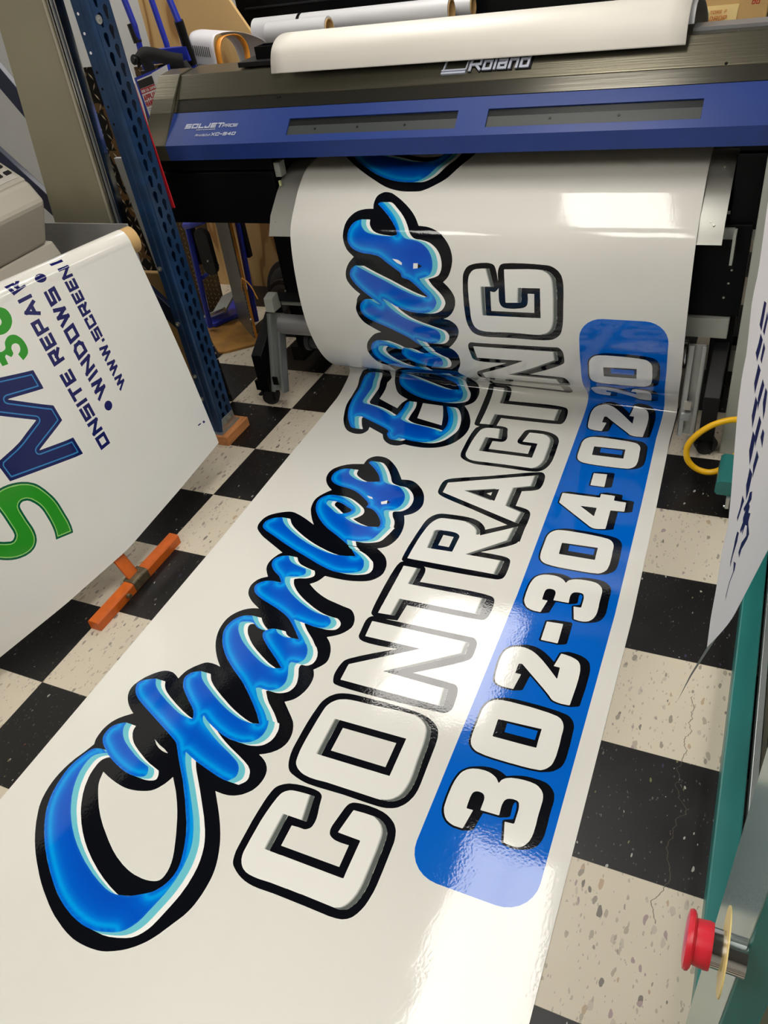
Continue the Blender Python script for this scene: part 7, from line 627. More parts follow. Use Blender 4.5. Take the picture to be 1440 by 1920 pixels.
MB().prism([(-.004, .002), (.0445, .002), (.0445, .034), (.038, .040), (.0, .041)], -.822, -.748, 'y').build('weld_plate', WELD, st, bevel=.003)
MB().lathe((.043, -.86, .02), (1, 0, 0), [(0, .008), (.012, .008)], 8).build('bolt', WELD, st)
MB().tube([(-.236, -.70, .868), (-.236, -.76, .860), (-.246, -.82, .867)], .006).build('cradle', ORANGE, st)
# --- large format printer
pr = thing('wide_format_printer', 'large grey and blue roll printer feeding the printed banner out at its front', 'printer', (.9, .5, 0))
XL, XR = -.336, 2.24
ft = MB().prism([(.404, .985), (.486, 1.1215), (.492, 1.112), (.520, 1.150), (.519, 1.160), (.585, 1.227), (.705, 1.236), (.745, 1.205), (1.0, 1.10), (1.0, .985)], XL + .002, XR)
ft.build('top_housing', STEEL, pr, bevel=.0015)
# brushed dark strip between the blue cover and the upper housing
MB().prism([(.487, 1.124), (.492, 1.112), (.526, 1.148), (.520, 1.1575)], XL + .002, XR).build('recess_strip', STEELD, pr)
cap = [(.394, .983), (.388, 1.036), (.472, 1.128), (.512, 1.168), (.583, 1.232), (.66, 1.238), (.75, 1.205), (1.0, 1.10), (1.0, .983)]
MB().prism(cap, -.434, XL).build('end_cap', STEEL, pr, bevel=.002, label='olive grey left end cap')
D1 = Vector((0, .7517, .6596)); N1 = Vector((0, -.6596, .7517)); P1 = Vector((0, .388, 1.036))
def fp(x, t, h=0.0): return Vector((x, 0, 0)) + P1 + D1 * t + N1 * h
def face_slab(mb, x0, x1, t0, t1, h0, h1, m=0):
    V = [fp(x, t, h) for h in (h0, h1) for t in (t0, t1) for x in (x0, x1)]
    return mb.add(V, [(0, 2, 3, 1), (4, 5, 7, 6), (0, 1, 5, 4), (2, 6, 7, 3), (0, 4, 6, 2), (1, 3, 7, 5)], m)
cv = MB(); W1 = (.173, .786, .026, .087); W2 = (.884, 1.504, .028, .088)
face_slab(cv, XL, XR, 0, .026, -.012, 0); face_slab(cv, XL, XR, .0875, .1305, -.012, 0)
for a, b in ((XL, W1[0]), (W1[1], W2[0]), (W2[1], XR)): face_slab(cv, a, b, .026, .0875, -.012, 0)
cv.prism([(.394, .983), (.388, 1.036), (.400, 1.036), (.406, .983)], XL, XR)
cv.build('front_cover', BLUEC, pr, label='blue painted front cover')
for wx in (W1, W2):
    g = face_slab(MB(), wx[0], wx[1], wx[2], wx[3], -.012, -.005).build('window', WINDOW, pr)
    lo = face_slab(MB(), wx[0] + .001, wx[1] - .001, wx[2] + .001, wx[2] + .036, -.0050, -.0040)
    lo.build('guide_strip', WINDOW2, g)
    g['label'] = 'dark smoked window slot'
    for sx in ([.28, .44, .61] if wx is W1 else [1.08, 1.28]):
        q = fp(sx, wx[2] + .022, -.004); MB().lathe(q, N1, [(0, .0042), (.0016, .0036)], 12).build('screw', WINDOW, g)
# writing on the cover and the housing
mb = lettering('SOLJET', fp(-.268, .0655, .0003), (1, 0, 0), D1, N1, .0185, .26, 1.15, .22, .35)
lettering('PROIII', fp(-.103, .0655, .0003), (1, 0, 0), D1, N1, .0125, .2, .95, .2, .35, mb=mb)
lettering('DESIGNED BY ROLAND DG CORPORATION', fp(-.213, .0575, .0003), (1, 0, 0), D1, N1, .0042, .14, .42, .1, .3, mb=mb)
lettering('Print&Cut', fp(-.212, .0335, .0003), (1, 0, 0), D1, N1, .0085, .18, .7, .22, .35, mb=mb)
lettering('XC-540', fp(-.143, .0335, .0003), (1, 0, 0), D1, N1, .0125, .25, 1.0, .24, .35, mb=mb)
mb.build('cover_lettering', LOGO, pr, label='silver lettering on the blue cover')
P3 = Vector((0, .519, 1.160)); D3 = Vector((0, .066, .067)).normalized(); N3 = Vector((0, -.067, .066)).normalized()
def gp(x, t, h=0.0): return Vector((x, 0, 0)) + P3 + D3 * t + N3 * h
def gslab(mb, x0, x1, t0, t1, h0, h1, sl=0):
    V = [gp(x + sl * (t - t0), t, h) for h in (h0, h1) for t in (t0, t1) for x in (x0, x1)]
    return mb.add(V, [(0, 2, 3, 1), (4, 5, 7, 6), (0, 1, 5, 4), (2, 6, 7, 3), (0, 4, 6, 2), (1, 3, 7, 5)])
em = MB(); gslab(em, .706, .786, .024, .030, 0, .008, .2); gslab(em, .7065, .787, .033, .038, 0, .008, .2); gslab(em, .710, .714, .036, .072, 0, .007, .2); gslab(em, .785, .789, .036, .072, 0, .007, .2)
em.build('maker_emblem', LOGO, pr)
mb = lettering('Roland', gp(.796, .0285, 0), (1, 0, 0), D3, N3, .044, .17, .72, .12, .12, depth=.008)
mb.build('maker_name', LOGO, pr, label='raised silver maker lettering')
mb = lettering('Roland', gp(.794, .0265, -.001), (1, 0, 0), D3, N3, .046, .24, .70, .05, .12, depth=.004)
mb.build('maker_name_backing', BLACKM, pr)
for x, t in ((.115, .0), (.105, -.001), (1.545, .006)):
    q = gp(x, t - .012, -.004) if x < .2 else gp(x, .004, .0002)
    MB().lathe(q, N3, [(0, .0045), (.002, .003)], 12).build('screw', BLACKM, pr)
MB().box(1.5605, 1.562, .5865, .588, 1.226, 1.2295).build('seam', SCREW, pr)
# black base boxes left and right, chassis panel behind the banner
MB().box(-.448, .062, .452, .98, .928, .984).build('base_cover', BLACKM, pr, bevel=.003, label='black upper left base cover')
MB().box(-.448, .062, .445, .98, .735, .924).build('base_cover', BLACKM, pr, bevel=.003, label='black lower left base cover')
MB().box(.064, .088, .46, .50, .90, .95).build('latch', GREYP, pr, bevel=.002)
MB().box(.078, .086, .449, .456, .872, .89).build('indicator', mat('pale_yellow_lamp', (200, 205, 150), rough=.4), pr)
MB().box(1.612, 2.24, .452, .98, .953, .984).build('base_cover', BLACKM, pr, bevel=.003, label='black upper right base cover')
MB().box(1.612, 2.24, .445, .98, .735, .949).build('base_cover', BLACKM, pr, bevel=.003, label='black lower right base cover')
MB().box(.03, 1.68, .43, .52, .466, .755).build('chassis_panel', BLACKM, pr, bevel=.002)
MB().box(.062, 1.612, .62, .98, .73, .90).build('chassis_core', BLACKM, pr)
for x, z in ((1.640, .617), (1.636, .575), (1.628, .528)):
    MB().lathe((x, .4295, z), (0, -1, 0), [(0, .004), (.002, .003)], 10).build('screw', SCREW, pr)
apr = [(.62, .917), (.585, .914), (.502, .893), (.437, .849), (.367, .795), (.330, .738), (.324, .738), (.362, .799), (.433, .855), (.500, .899), (.585, .9185), (.62, .9185)]
apr2 = [(a, b - .004) for a, b in apr]
MB().prism(apr2, .070, 1.606).build('apron', APRON, pr, smooth=True, label='curved aluminium apron under the banner')
MB().box(.078, .15, .40, .44, .66, .742).build('apron_bracket', BLACKM, pr)
MB().box(1.56, 1.64, .42, .43, .715, .748).build('apron_bracket', GREYP, pr)
MB().box(1.632, 1.64, .36, .43, .66, .748).build('apron_bracket', GREYP, pr)
for x, y, z in ((.098, .385, .808), (.093, .352, .775), (1.567, .36, .785), (1.577, .352, .778), (1.578, .50, .896)):
    MB().lathe((x, y, z + .003), (0, -.75, .65), [(0, .004), (.003, .003)], 10).build('screw', SCREW, pr)
# take-up roller, arms and stand
MB().lathe((-.018, .400, .345), (1, 0, 0), [(0, .036), (.002, .040), (1.555, .040), (1.561, .036)], 40).build('take_up_roller', TUBEG, pr, smooth=True)
MB().lathe((1.503, .400, .345), (1, 0, 0), [(0, .0405), (.040, .0405), (.042, .034)], 40).build('roller_end', CHROME, pr, smooth=True)
def arm(x0, x1, tb, bt, sh, name='roller_arm'):
    """slanting channel: tb, bt are (y, z) of its upper and lower ends, sh the sideways shift"""
    a = MB(); t = .005; top = Vector((0, *tb)); bot = Vector((sh, *bt)); d = (bot - top); n = Vector((0, -d.z, d.y)).normalized()
    if n.y > 0: n = -n
    def bar(u0, u1, h0, h1):
        V = []
        for base in (top, bot):
            for h in (h0, h1):
                for u in (u0, u1): V.append(base + Vector((u, 0, 0)) + n * h)
        a.add(V, [(0, 1, 3, 2), (4, 6, 7, 5), (0, 4, 5, 1), (2, 3, 7, 6), (0, 2, 6, 4), (1, 5, 7, 3)])
    bar(x0, x0 + t, -.04, 0); bar(x1 - t, x1, -.04, 0); bar(x0, x1, -.04, -.034); bar(x0, x0 + .018, -.004, 0); bar(x1 - .014, x1, -.004, 0)
    return a.build(name, SILVER, pr, bevel=.001)
arm(-.072, -.010, (.388, .392), (.285, .088), .006); arm(1.548, 1.604, (.372, .385), (.285, .095), .0)
MB().box(-.045, -.022, .283, .290, .125, .160).build('arm_slot', BLACKM, pr)
MB().box(1.560, 1.582, .298, .306, .19, .22).build('arm_clip', SCREW, pr); MB().box(1.555, 1.582, .285, .297, .155, .18).build('arm_clip', SILVER, pr)
leg = [(.300, .075), (.300, .243), (.468, .357), (.530, .370), (.530, .300), (.372, .205), (.372, .075)]
for x0, x1, s in ((-.134, -.086, 0), (1.617, 1.665, 0)):
    l = MB().prism(leg, x0, x1).build('stand_leg', BLACKM if x0 < 0 else BLACK, pr, bevel=.002)
    l['label'] = 'black sloping stand leg'
    xp = -.012 if x0 < 0 else 1.617
    MB().box(xp, xp + .055, .47, .53, .20, .74).build('stand_post', BLACKM, pr, bevel=.002)
    MB().box(x0 - .004, x1 + .004, .60, .95, .06, .13).build('stand_foot', BLACKM, pr, bevel=.002)
MB().prism([(.385, .40), (.44, .40), (.44, .462), (.425, .466), (.388, .456)], -.068, -.028).build('leg_bracket', GREYP, pr, bevel=.001)
MB().box(-.155, -.134, .306, .366, .075, .12).build('caster_bracket', BLACKM, pr)
MB().box(-.035, 1.19, .455, .52, .40, .428).build('cross_beam', GREYP, pr, bevel=.002)
MB().box(1.2, 1.655, .415, .50, .395, .462).build('cross_beam', GREYP, pr, bevel=.002)
MB().box(-.03, .40, .435, .47, .425, .465).build('sensor_rail', BLACK, pr, bevel=.002)
for x in (.01, .05, .09): MB().lathe((x, .439, .47), (0, -1, 0), [(0, .005), (.003, .004)], 8).build('screw', SCREW, pr)
MB().box(.06, 1.5, .66, .84, .10, .20).build('lower_beam', mat('dark_grey_metal', (40, 42, 43), rough=.45), pr, bevel=.003)
g = MB().lathe((.05, .47, .245), (1, 0, 0), [(0, .045), (.02, .045), (.022, .036), (.06, .036), (.062, .02), (.075, .02)], 20).build('drive_motor', mat('charcoal_plastic', (48, 50, 50), rough=.5), pr, smooth=True)
MB().box(0, .1, .50, .56, .2, .40).build('motor_mount', BLACKM, pr)
def caster(x, y, r=.036, parent=pr, ax=(.45, -1, 0)):
    f = MB(); f.box(x - .022, x + .022, y - .022, y + .022, r * 2 + .004, r * 2 + .012)
    f.slab([(x - .024, y - .02, .02), (x - .024, y + .02, .02), (x - .024, y + .02, r * 2 + .006), (x - .024, y - .02, r * 2 + .006)], .003)
    f.slab([(x + .024, y - .02, .02), (x + .024, y + .02, .02), (x + .024, y + .02, r * 2 + .006), (x + .024, y - .02, r * 2 + .006)], .003)
    c = f.build('caster', BLACK, parent)
    wh = MB()
    A_ = Vector(ax).normalized()
    for s in (-.019, .004): wh.lathe(Vector((x, y, r)) + A_ * s, A_, [(0, r * .82), (.002, r), (.013, r), (.015, r * .82)], 28)
    wo = wh.build('wheel', RUBBER, None, smooth=True); wo.parent = c
    MB().box(x - .03, x - .015, y - .045, y - .015, r * 1.6, r * 1.6 + .008).build('brake_tab', BLACK, None).parent = c
    return c
for cx_, cy_ in ((-.110, .336), (1.641, .345), (-.11, .88), (1.641, .88)): caster(cx_, cy_)
# dark boxes behind the right leg
b1 = MB(); b1.box(1.60, 1.76, .56, .72, .14, .33).build('power_box', BLACK, pr, bevel=.003, label='black box behind the right stand leg')
MB().box(1.67, 1.76, .52, .60, .22, .30).build('power_box', GREYP, pr, bevel=.003, label='grey box behind the right stand leg')
MB().box(1.69, 1.73, .50, .56, .345, .365).build('cable_clip', SILVER, pr)
# tray and cup on top of the printer
MB().box(-.088, .20, .60, .715, 1.2335, 1.250).build('tool_tray', BLACK, pr, bevel=.002)
tr = MB(); tr.box(-.032, .07, .640, .646, 1.250, 1.288); tr.box(-.032, .07, .700, .706, 1.250, 1.288); tr.box(-.032, -.026, .64, .706, 1.250, 1.288); tr.box(.054, .06, .64, .706, 1.250, 1.288)
tr.build('tray_bin', BLACKM, pr, bevel=.002)
MB().box(1.44, 2.24, .62, .70, 1.228, 1.2385).build('rear_ledge', mat('grey_tape_strip', (122, 123, 126), rough=.35), pr)
# blank sheets over the printer
def drape(name, prof, x0, x1, mt_, label, cat='sheet', skew=0.0):
    C = catmull(prof, 8); V = []; n = 24
    for (y, z) in C:
        for i in range(n + 1):
            k = i / n; V.append((x0 + (x1 - x0) * k, y, z + skew * k * max(0, min(1, (1.36 - z) / .15))))
    F = [(j * (n + 1) + i, j * (n + 1) + i + 1, (j + 1) * (n + 1) + i + 1, (j + 1) * (n + 1) + i) for j in range(len(C) - 1) for i in range(n)]
    o = MB().add(V, F).build(name, mt_, smooth=True)
    s = o.modifiers.new('thickness', 'SOLIDIFY'); s.thickness = .0006
    return tag(o, label, cat)
drape('blank_sheet', [(.542, 1.217), (.552, 1.250), (.572, 1.284), (.605, 1.306), (.65, 1.316), (.72, 1.312), (.85, 1.282), (1.0, 1.222), (1.10, 1.13), (1.14, .9)], .080, 1.432, PAPERW, 'blank cream white sheet draped over the top of the printer', skew=-.006)
drape('blank_sheet', [(.596, 1.252), (.602, 1.27), (.622, 1.291), (.67, 1.302), (.76, 1.293), (.88, 1.262), (1.0, 1.205), (1.08, 1.12), (1.10, 1.0)], 1.30, 1.444, ROLLW, 'edge of a second white sheet curling out on the right under the draped blank sheet')
# ------------------------------------------------------------------ pallet rack upright with teardrop holes
rk = thing('rack_upright', 'tall navy steel rack upright with teardrop holes standing on a wood block', 'rack', (-.185, .07, 0))
def perforated_face(x, y0, y1, z0, z1):
    V = [(y0, z0), (y1, z0), (y1, z1), (y0, z1)]; Ed = [(0, 1), (1, 2), (2, 3), (3, 0)]; loops = []
    pitch = .0508; k = 0; z = z0 + .055
    while z < z1 - .05:
        for yy, dz in ((y0 + .025, 0), (y0 + .058, .016)):
            pts = []
            for a in range(0, 181, 20): pts.append((yy + .0105 * math.cos(math.radians(a)), z + dz + .008 + .0125 * math.sin(math.radians(a))))
            pts += [(yy - .006, z + dz - .010), (yy - .004, z + dz - .018), (yy + .004, z + dz - .018), (yy + .006, z + dz - .010)]
            loops.append(np.array(pts)); s = len(V); V += pts; n = len(pts); Ed += [(s + i, s + (i + 1) % n) for i in range(n)]
        z += pitch; k += 1
    r = delaunay_2d_cdt([Vector((a * 1000, b * 1000)) for a, b in V], Ed, [], 0, 1e-3)
    P = np.array([[q.x, q.y] for q in r[0]]) / 1000; F = np.array(r[2]); C = P[F].mean(1); o = np.argsort(C[:, 1]); F = F[o]; C = C[o]
    F = F[~inside(loops, C)]
    return [(x, p[0], p[1]) for p in P], [tuple(int(i) for i in f) for f in F]
PX0, PX1, PY0, PY1, PZ0, PZ1 = -.213, -.155, .015, .120, .045, 2.3
V, F = perforated_face(PX1, PY0 + .010, PY1 - .010, PZ0, PZ1)
o = MB().add(V, F).build('perforated_face', NAVY, rk); sm_ = o.modifiers.new('thickness', 'SOLIDIFY'); sm_.thickness = .0022
ch = MB()
ch.prism([(PX1, PY0 + .010), (PX1 - .004, PY0 + .002), (PX1 - .010, PY0), (PX1 - .026, PY0), (PX1 - .029, PY0 + .004), (PX1 - .034, PY0), (PX0, PY0), (PX0, PY0 + .014), (PX0 + .002, PY0 + .014), (PX0 + .002, PY0 + .002), (PX1 - .034, PY0 + .003), (PX1 - .029, PY0 + .007), (PX1 - .025, PY0 + .003), (PX1 - .010, PY0 + .003), (PX1 - .003, PY0 + .011)], PZ0, PZ1, 'z')
ch.prism([(PX1, PY1 - .010), (PX1 - .010, PY1), (PX0, PY1), (PX0, PY1 - .014), (PX0 + .002, PY1 - .014), (PX0 + .002, PY1 - .002), (PX1 - .011, PY1 - .002), (PX1 - .003, PY1 - .010)], PZ0, PZ1, 'z')
ch.build('channel', NAVY, rk)
fp_ = MB(); fp_.box(-.245, -.146, .0, .135, .0405, .045); fp_.prism([(.018, .045), (.118, .045), (.106, .098), (.032, .098)], -.1545, -.1505)
fp_.build('base_plate', SILVER, rk, bevel=.001)
for y, z in ((.052, .075), (.084, .078)):
    MB().lathe((-.1505, y, z), (1, 0, 0), [(0, .0105), (.005, .0105), (.006, .006), (.011, .006)], 6).build('bolt', SCREW, rk)
for z in (.20, .30, .52, .73): MB().lathe((PX0 + .012, PY0, z), (0, -1, 0), [(0, .009), (.006, .009), (.007, .004), (.010, .004)], 6).build('bolt', SCREW, rk)
MB().lathe((-.1545, .040, 1.475), (1, 0, 0), [(0, .012), (.005, .012), (.0055, .005), (.009, .005)], 24).build('washer', SILVER, rk)
for i, z in enumerate((1.497, 1.447, 1.397, 1.345, 1.30, 1.25, 1.20)):
    MB().lathe((PX0 + .014, PY0 - .0002, z), (0, -1, 0), [(0, .0042), (.0006, .004)], 12).build('punched_hole', WHITE if i < 3 else BLACKM, rk)
tag(MB().box(-.262, -.118, -.008, .152, 0.0, .0405).build('wood_block', WOOD, bevel=.002), 'small pine wood block under the navy rack upright', 'block')
# diagonal braces of the rack frame
for (a, b), lab in ((((-.80, .14, 1.41), (-.50, .14, .955)), 'upper'), (((-1.0, .14, 1.165), (-.222, .14, .36)), 'lower')):
    A_, B_ = Vector(a), Vector(b); d = (B_ - A_).normalized(); n = Vector((-d.z, 0, d.x)) * .032
    bb = MB(); bb.slab([A_ - n, B_ - n, B_ + n, A_ + n], .026)
    bb.build('brace', NAVYD, rk, bevel=.003)
tag(MB().tube([(-.83, .27, 1.30), (-.43, .27, .012)], .014, 14).build('wooden_pole', TAN), 'brown wooden pole leaning behind the beige panel', 'pole')
# red and blue strips behind the upright
hs = thing('edge_strip', 'thin strip clipped to the back of the navy upright, bright blue above and red below', 'strip', (-.155, .124, .905))
def stp(z0, z1, dx0, dx1, M_, nm, lab=None):
    X = lambda z: -.160 - (z - .9) * .044
    V = [(X(z) + dx, y, z) for z in (z0, z1) for y in (.1215, .1265) for dx in (dx0, dx1)]
    MB().add(V, [(0, 2, 3, 1), (4, 5, 7, 6), (0, 1, 5, 4), (2, 6, 7, 3), (0, 4, 6, 2), (1, 3, 7, 5)]).build(nm, M_, hs, label=lab)
stp(.905, 1.29, 0, .011, REDM, 'lower_strip', 'red length'); stp(1.29, 1.9, 0, .008, SKYBL, 'upper_strip', 'bright blue length')
stp(1.29, 1.9, .008, .014, WHITE, 'white_edge')
# ------------------------------------------------------------------ beige panel and board
bp_ = thing('tall_panel', 'tall beige panel with aluminium tracks along its right edge, leaning left of the navy upright', 'panel', (-.45, .03, 0))
def zs(x, z): return x + (z - .884) * .055   # slight lean
def vslab(mb, x0, x1, y0, y1, z0=0.02, z1=2.2):
    V = [(zs(x, z), y, z) for z in (z0, z1) for y in (y0, y1) for x in (x0, x1)]
    return mb.add(V, [(0, 2, 3, 1), (4, 5, 7, 6), (0, 1, 5, 4), (2, 6, 7, 3), (0, 4, 6, 2), (1, 3, 7, 5)])
zl = lambda z: -.623 + (z - .884) * .15
V = [(xx, y, z) for z in (0.02, 2.2) for y in (.02, .05) for xx in (zl(z), zs(-.352, z))]
MB().add(V, [(0, 2, 3, 1), (4, 5, 7, 6), (0, 1, 5, 4), (2, 6, 7, 3), (0, 4, 6, 2), (1, 3, 7, 5)]).build('board', BEIGE, bp_, bevel=.002)
vslab(MB(), -.3515, -.345, .012, .05).build('edge_trim', CREAM, bp_)
for a, b, mm, y in ((-.345, -.340, BEIGE, .012), (-.3395, -.334, STEELD, .016), (-.3335, -.328, CHROME, .010), (-.3275, -.323, STEELD, .018), (-.3225, -.317, SILVER, .010), (-.3165, -.312, NAVYD, .016), (-.3115, -.306, CHROME, .014)):
    vslab(MB(), a, b, y, .05).build('track', mm, bp_)
gp2 = MB(); V = [(-.31, .16, 0.0), (-.265, .16, 0.0), (-.265, .19, 0), (-.31, .19, 0), (-.325, .16, 1.28), (-.315, .16, 1.28), (-.315, .19, 1.28), (-.325, .19, 1.28)]
V = [(-.34, .20, 0.0), (-.24, .20, 0.0), (-.24, .215, 0), (-.34, .215, 0), (-.42, .20, 1.05), (-.335, .20, 1.05), (-.335, .215, 1.05), (-.42, .215, 1.05)]
tag(MB().add(V, [(0, 1, 2, 3), (4, 5, 6, 7), (0, 1, 5, 4), (1, 2, 6, 5), (2, 3, 7, 6), (3, 0, 4, 7)]).build('grey_board', LGREY), 'narrow light grey board between the beige panel and the tread plate', 'board')
tp = MB().slab([(-.62, .33, .0), (-.33, .33, .0), (-.44, .358, 1.312), (-.575, .358, 1.312)], .01).build('tread_plate', DIAB)
set_uv(tp, lambda c: c.x, lambda c: c.z)
tag(tp, 'black and bronze diamond tread plate standing between the beige panel and the navy upright', 'plate')
cb = MB().box(-.80, -.17, -.105, -.098, .30, .930).build('corrugated_board', GREYB)
tag(cb, 'grey corrugated plastic board standing behind the tube of the white sign', 'board')
tag(MB().box(-.60, -.36, .22, .245, .0, .62).build('brown_carton', CARD, bevel=.004), 'brown cardboard carton in the shade behind the white sign and rack upright', 'carton')
# ------------------------------------------------------------------ plotter at the left edge
pl = thing('cutting_plotter', 'cream plastic plotter with button panel at the left edge behind the white sign', 'plotter', (-.7, -.35, 0))
MB().prism([(-1.30, .845), (-.400, .830), (-.352, .880), (-.372, .925), (-1.30, .96)], -.62, -.24, 'y').build('base', CREAM, pl, bevel=.006)
MB().prism([(-.60, .93), (-.60, 1.17), (-.345, 1.120), (-.308, 1.060), (-.372, .925)], -.55, -.262, 'y').build('end_housing', CREAM, pl, bevel=.012)
MB().prism([(-1.3, .95), (-1.3, 1.25), (-.62, 1.24), (-.56, 1.20), (-.60, .95)], -.58, -.27, 'y').build('body', CREAM, pl, bevel=.01)
sn = Vector((.55, 0, .835)); s0 = Vector((-.47, -.30, 1.203)); sx = Vector((.835, 0, -.55)); sy = Vector((0, 1, 0))
def pslab(mb, a0, a1, b0, b1, h0, h1):
    V = [s0 + sx * a + sy * b + sn * h for h in (h0, h1) for b in (b0, b1) for a in (a0, a1)]
    return mb.add(V, [(0, 2, 3, 1), (4, 5, 7, 6), (0, 1, 5, 4), (2, 6, 7, 3), (0, 4, 6, 2), (1, 3, 7, 5)])
pslab(MB(), -.02, .145, -.20, .035, -.06, .0).build('control_panel', CREAM, pl, bevel=.006)
pslab(MB(), .0, .128, -.185, .018, .0, .0015).build('panel_overlay', CREAML, pl)
for i in range(3):
    for j in range(4):
        pslab(MB(), .030 + i * .032, .044 + i * .032, -.112 + j * .036, -.090 + j * .036, .001, .006).build('button', mat('button_blue', (60, 60, 130), rough=.4) if (i, j) == (1, 2) else BLACK, pl, bevel=.001)
MB().box(-1.2, -.6, -.50, -.34, 0.0, .845).build('stand', NAVYD, pl)
MB().box(-1.3, -.395, -.60, -.50, .80, .835).build('ledge', SILVER, pl)
# ------------------------------------------------------------------ hand truck behind the printer
ht = thing('hand_truck', 'blue appliance hand truck with black straps standing behind the left end of the printer', 'hand truck', (-.72, 1.0, 0))
for x, yb in ((-.792, .90), (-.571, 1.0)):
    MB().tube([(x - .02, yb, .03), (x, yb + .03, .6), (x, .95 if x < -.7 else 1.0, 1.15)], .014).build('side_rail', HTBLUE, ht)
    MB().box(x - .017, x + .015, yb + .03, yb + .06, .35, 1.20 if x < -.7 else .98).build('rail_guard', BLACK, ht, bevel=.003)
MB().tube([(-.792, .95, 1.15), (-.792, .95, 1.24), (-.785, .95, 1.36), (-.80, .95, 1.46), (-.80, .95, 1.7)], .013).build('handle', HTBLUE, ht)
MB().tube([(-.571, 1.0, 1.15), (-.575, .97, 1.28), (-.56, .95, 1.36), (-.58, .95, 1.45), (-.58, .95, 1.7)], .013).build('handle', HTBLUE, ht)
MB().tube([(-.792, .95, 1.30), (-.80, .95, 1.37)], .018).build('grip', BLACK, ht); MB().tube([(-.572, .99, 1.20), (-.563, .955, 1.36)], .019).build('grip', BLACK, ht)
MB().tube([(-.685, 1.0, 1.10), (-.688, 1.0, 1.28), (-.705, 1.0, 1.45), (-.71, 1.0, 1.6)], .012).build('centre_rail', HTBLUE, ht)
MB().box(-.79, -.56, .955, .975, 1.215, 1.27).build('cross_bar', HTBLUE, ht, bevel=.003)
MB().tube([(-.80, .92, .545), (-.74, .90, .56), (-.66, .885, .585)], .017).build('cross_bar', HTBLUE, ht)
MB().tube([(-.80, .93, .28), (-.75, .93, .31), (-.69, .94, .35)], .010).build('cross_bar', HTBLUE, ht)
# strap: webbing loop with folds
def band(path, wv, name='strap', M_=WEB, par=ht):
    V = []; F = []; wv = Vector(wv)
    for i, p in enumerate(path): V += [Vector(p) - wv, Vector(p) + wv]
    for i in range(len(path) - 1): F.append((2 * i, 2 * i + 1, 2 * i + 3, 2 * i + 2))
    o = MB().add(V, F).build(name, M_, par, smooth=True); s = o.modifiers.new('thickness', 'SOLIDIFY'); s.thickness = .004; return o
band([v3(q) for q in catmull([(-.80, .92, 1.235), (-.74, .90, 1.262), (-.67, .89, 1.258), (-.60, .90, 1.235), (-.555, .91, 1.225)], 6)], (0, .004, .026))
band([v3(q) for q in catmull([(-.79, .915, 1.25), (-.735, .90, 1.235), (-.735, .90, 1.17), (-.77, .91, 1.12), (-.80, .92, 1.12)], 6)], (.022, .006, .004))
band([v3(q) for q in catmull([(-.57, .915, 1.22), (-.545, .91, 1.18), (-.552, .91, 1.12), (-.575, .915, 1.09)], 6)], (.020, .008, .006))
MB().lathe((-.79, .905, 1.245), (0, -1, .2), [(0, .018), (.012, .02), (.014, .012), (.02, .010)], 24).build('ratchet', BLACK, ht, smooth=True)
MB().box(-.74, -.60, .96, .99, 1.13, 1.21).build('padding', WEB, ht, bevel=.01)
lb = MB().slab([(-.790, .86, 1.186), (-.776, .86, 1.0), (-.60, .86, 1.005), (-.60, .86, 1.225)], .012).build('sign_plate', HTBLUE, ht)
lc = MB().slab([(-.778, .858, 1.178), (-.764, .858, 1.012), (-.64, .858, 1.014), (-.64, .858, 1.208)], .003).build('label_card', WHITE, ht, label='white label card with red and black print')
LX = Vector((.98, 0, .2)).normalized(); LU = Vector((-.085, 0, .996)).normalized(); LN = Vector((0, -1, 0)); L0 = Vector((-.764, .8578, 1.016))
def lq(a, b, c, d, M_, nm, h=.0006):
    V = [L0 + LX * x + LU * y + LN * k for k in (h, -.0004) for x, y in ((a, b), (c, b), (c, d), (a, d))]
    return MB().add(V, [(0, 1, 2, 3), (4, 5, 6, 7), (0, 1, 5, 4), (1, 2, 6, 5), (2, 3, 7, 6), (3, 0, 4, 7)]).build(nm, M_, lc)
lq(.0, .128, .085, .158, INKK, 'black_band'); lq(.0, .108, .085, .127, INKR, 'red_band')
lettering('Haul-Mast'.replace('-', '-').replace('s', 'a'), L0 + LX * .028 + LU * .134 + LN * .0007, LX, LU, LN, .010, .2, .7, .1, mb=None).build('brand_print', WHITE, lc) if False else None
lettering('800 LB. CAPACITY', L0 + LX * .004 + LU * .112 + LN * .0007, LX, LU, LN, .010, .18, .45, .12).build('print_line', WHITE, lc)
lettering('APPLIANCE', L0 + LX * .004 + LU * .082 + LN * .0003, LX, LU, LN, .020, .2, .34, .1).build('print_line', INKR, lc)
lettering('HAND TRUCK', L0 + LX * .004 + LU * .058 + LN * .0003, LX, LU, LN, .020, .2, .34, .1).build('print_line', INKR, lc)
for i in range(7): lq(.008, .048 - i * .007, .05 + .012 * ((i * 5) % 3) / 2, .0495 - i * .007, INKK, 'small_print')
MB().slab([(-.685, .852, 1.20), (-.68, .852, 1.11), (-.60, .852, 1.12), (-.60, .852, 1.225)], .002).build('instruction_sheet', WHITE, ht)
MB().slab([(-.90, .93, .034), (-.80, .93, .034), (-.745, 1.06, .034), (-.745, 1.24, .034), (-.88, 1.24, .034)], .02).build('toe_plate', HTBLUE, ht, bevel=.003)
MB().slab([(-.86, .98, .035), (-.84, 1.10, .10), (-.745, 1.12, .14), (-.76, .99, .07)], .01).build('toe_brace', SILVER, ht)
MB().tube([(-.88, .95, .055), (-.755, .985, .095)], .010).build('toe_rod', CHROME, ht)
gl = MB(); gl.prism([(-.70 + .038 * math.cos(a), .43 + (.075 if math.sin(a) >= 0 else -.075) + .038 * math.sin(a)) for a in [i * math.pi / 12 for i in range(24)]], .885, .915, 'y')
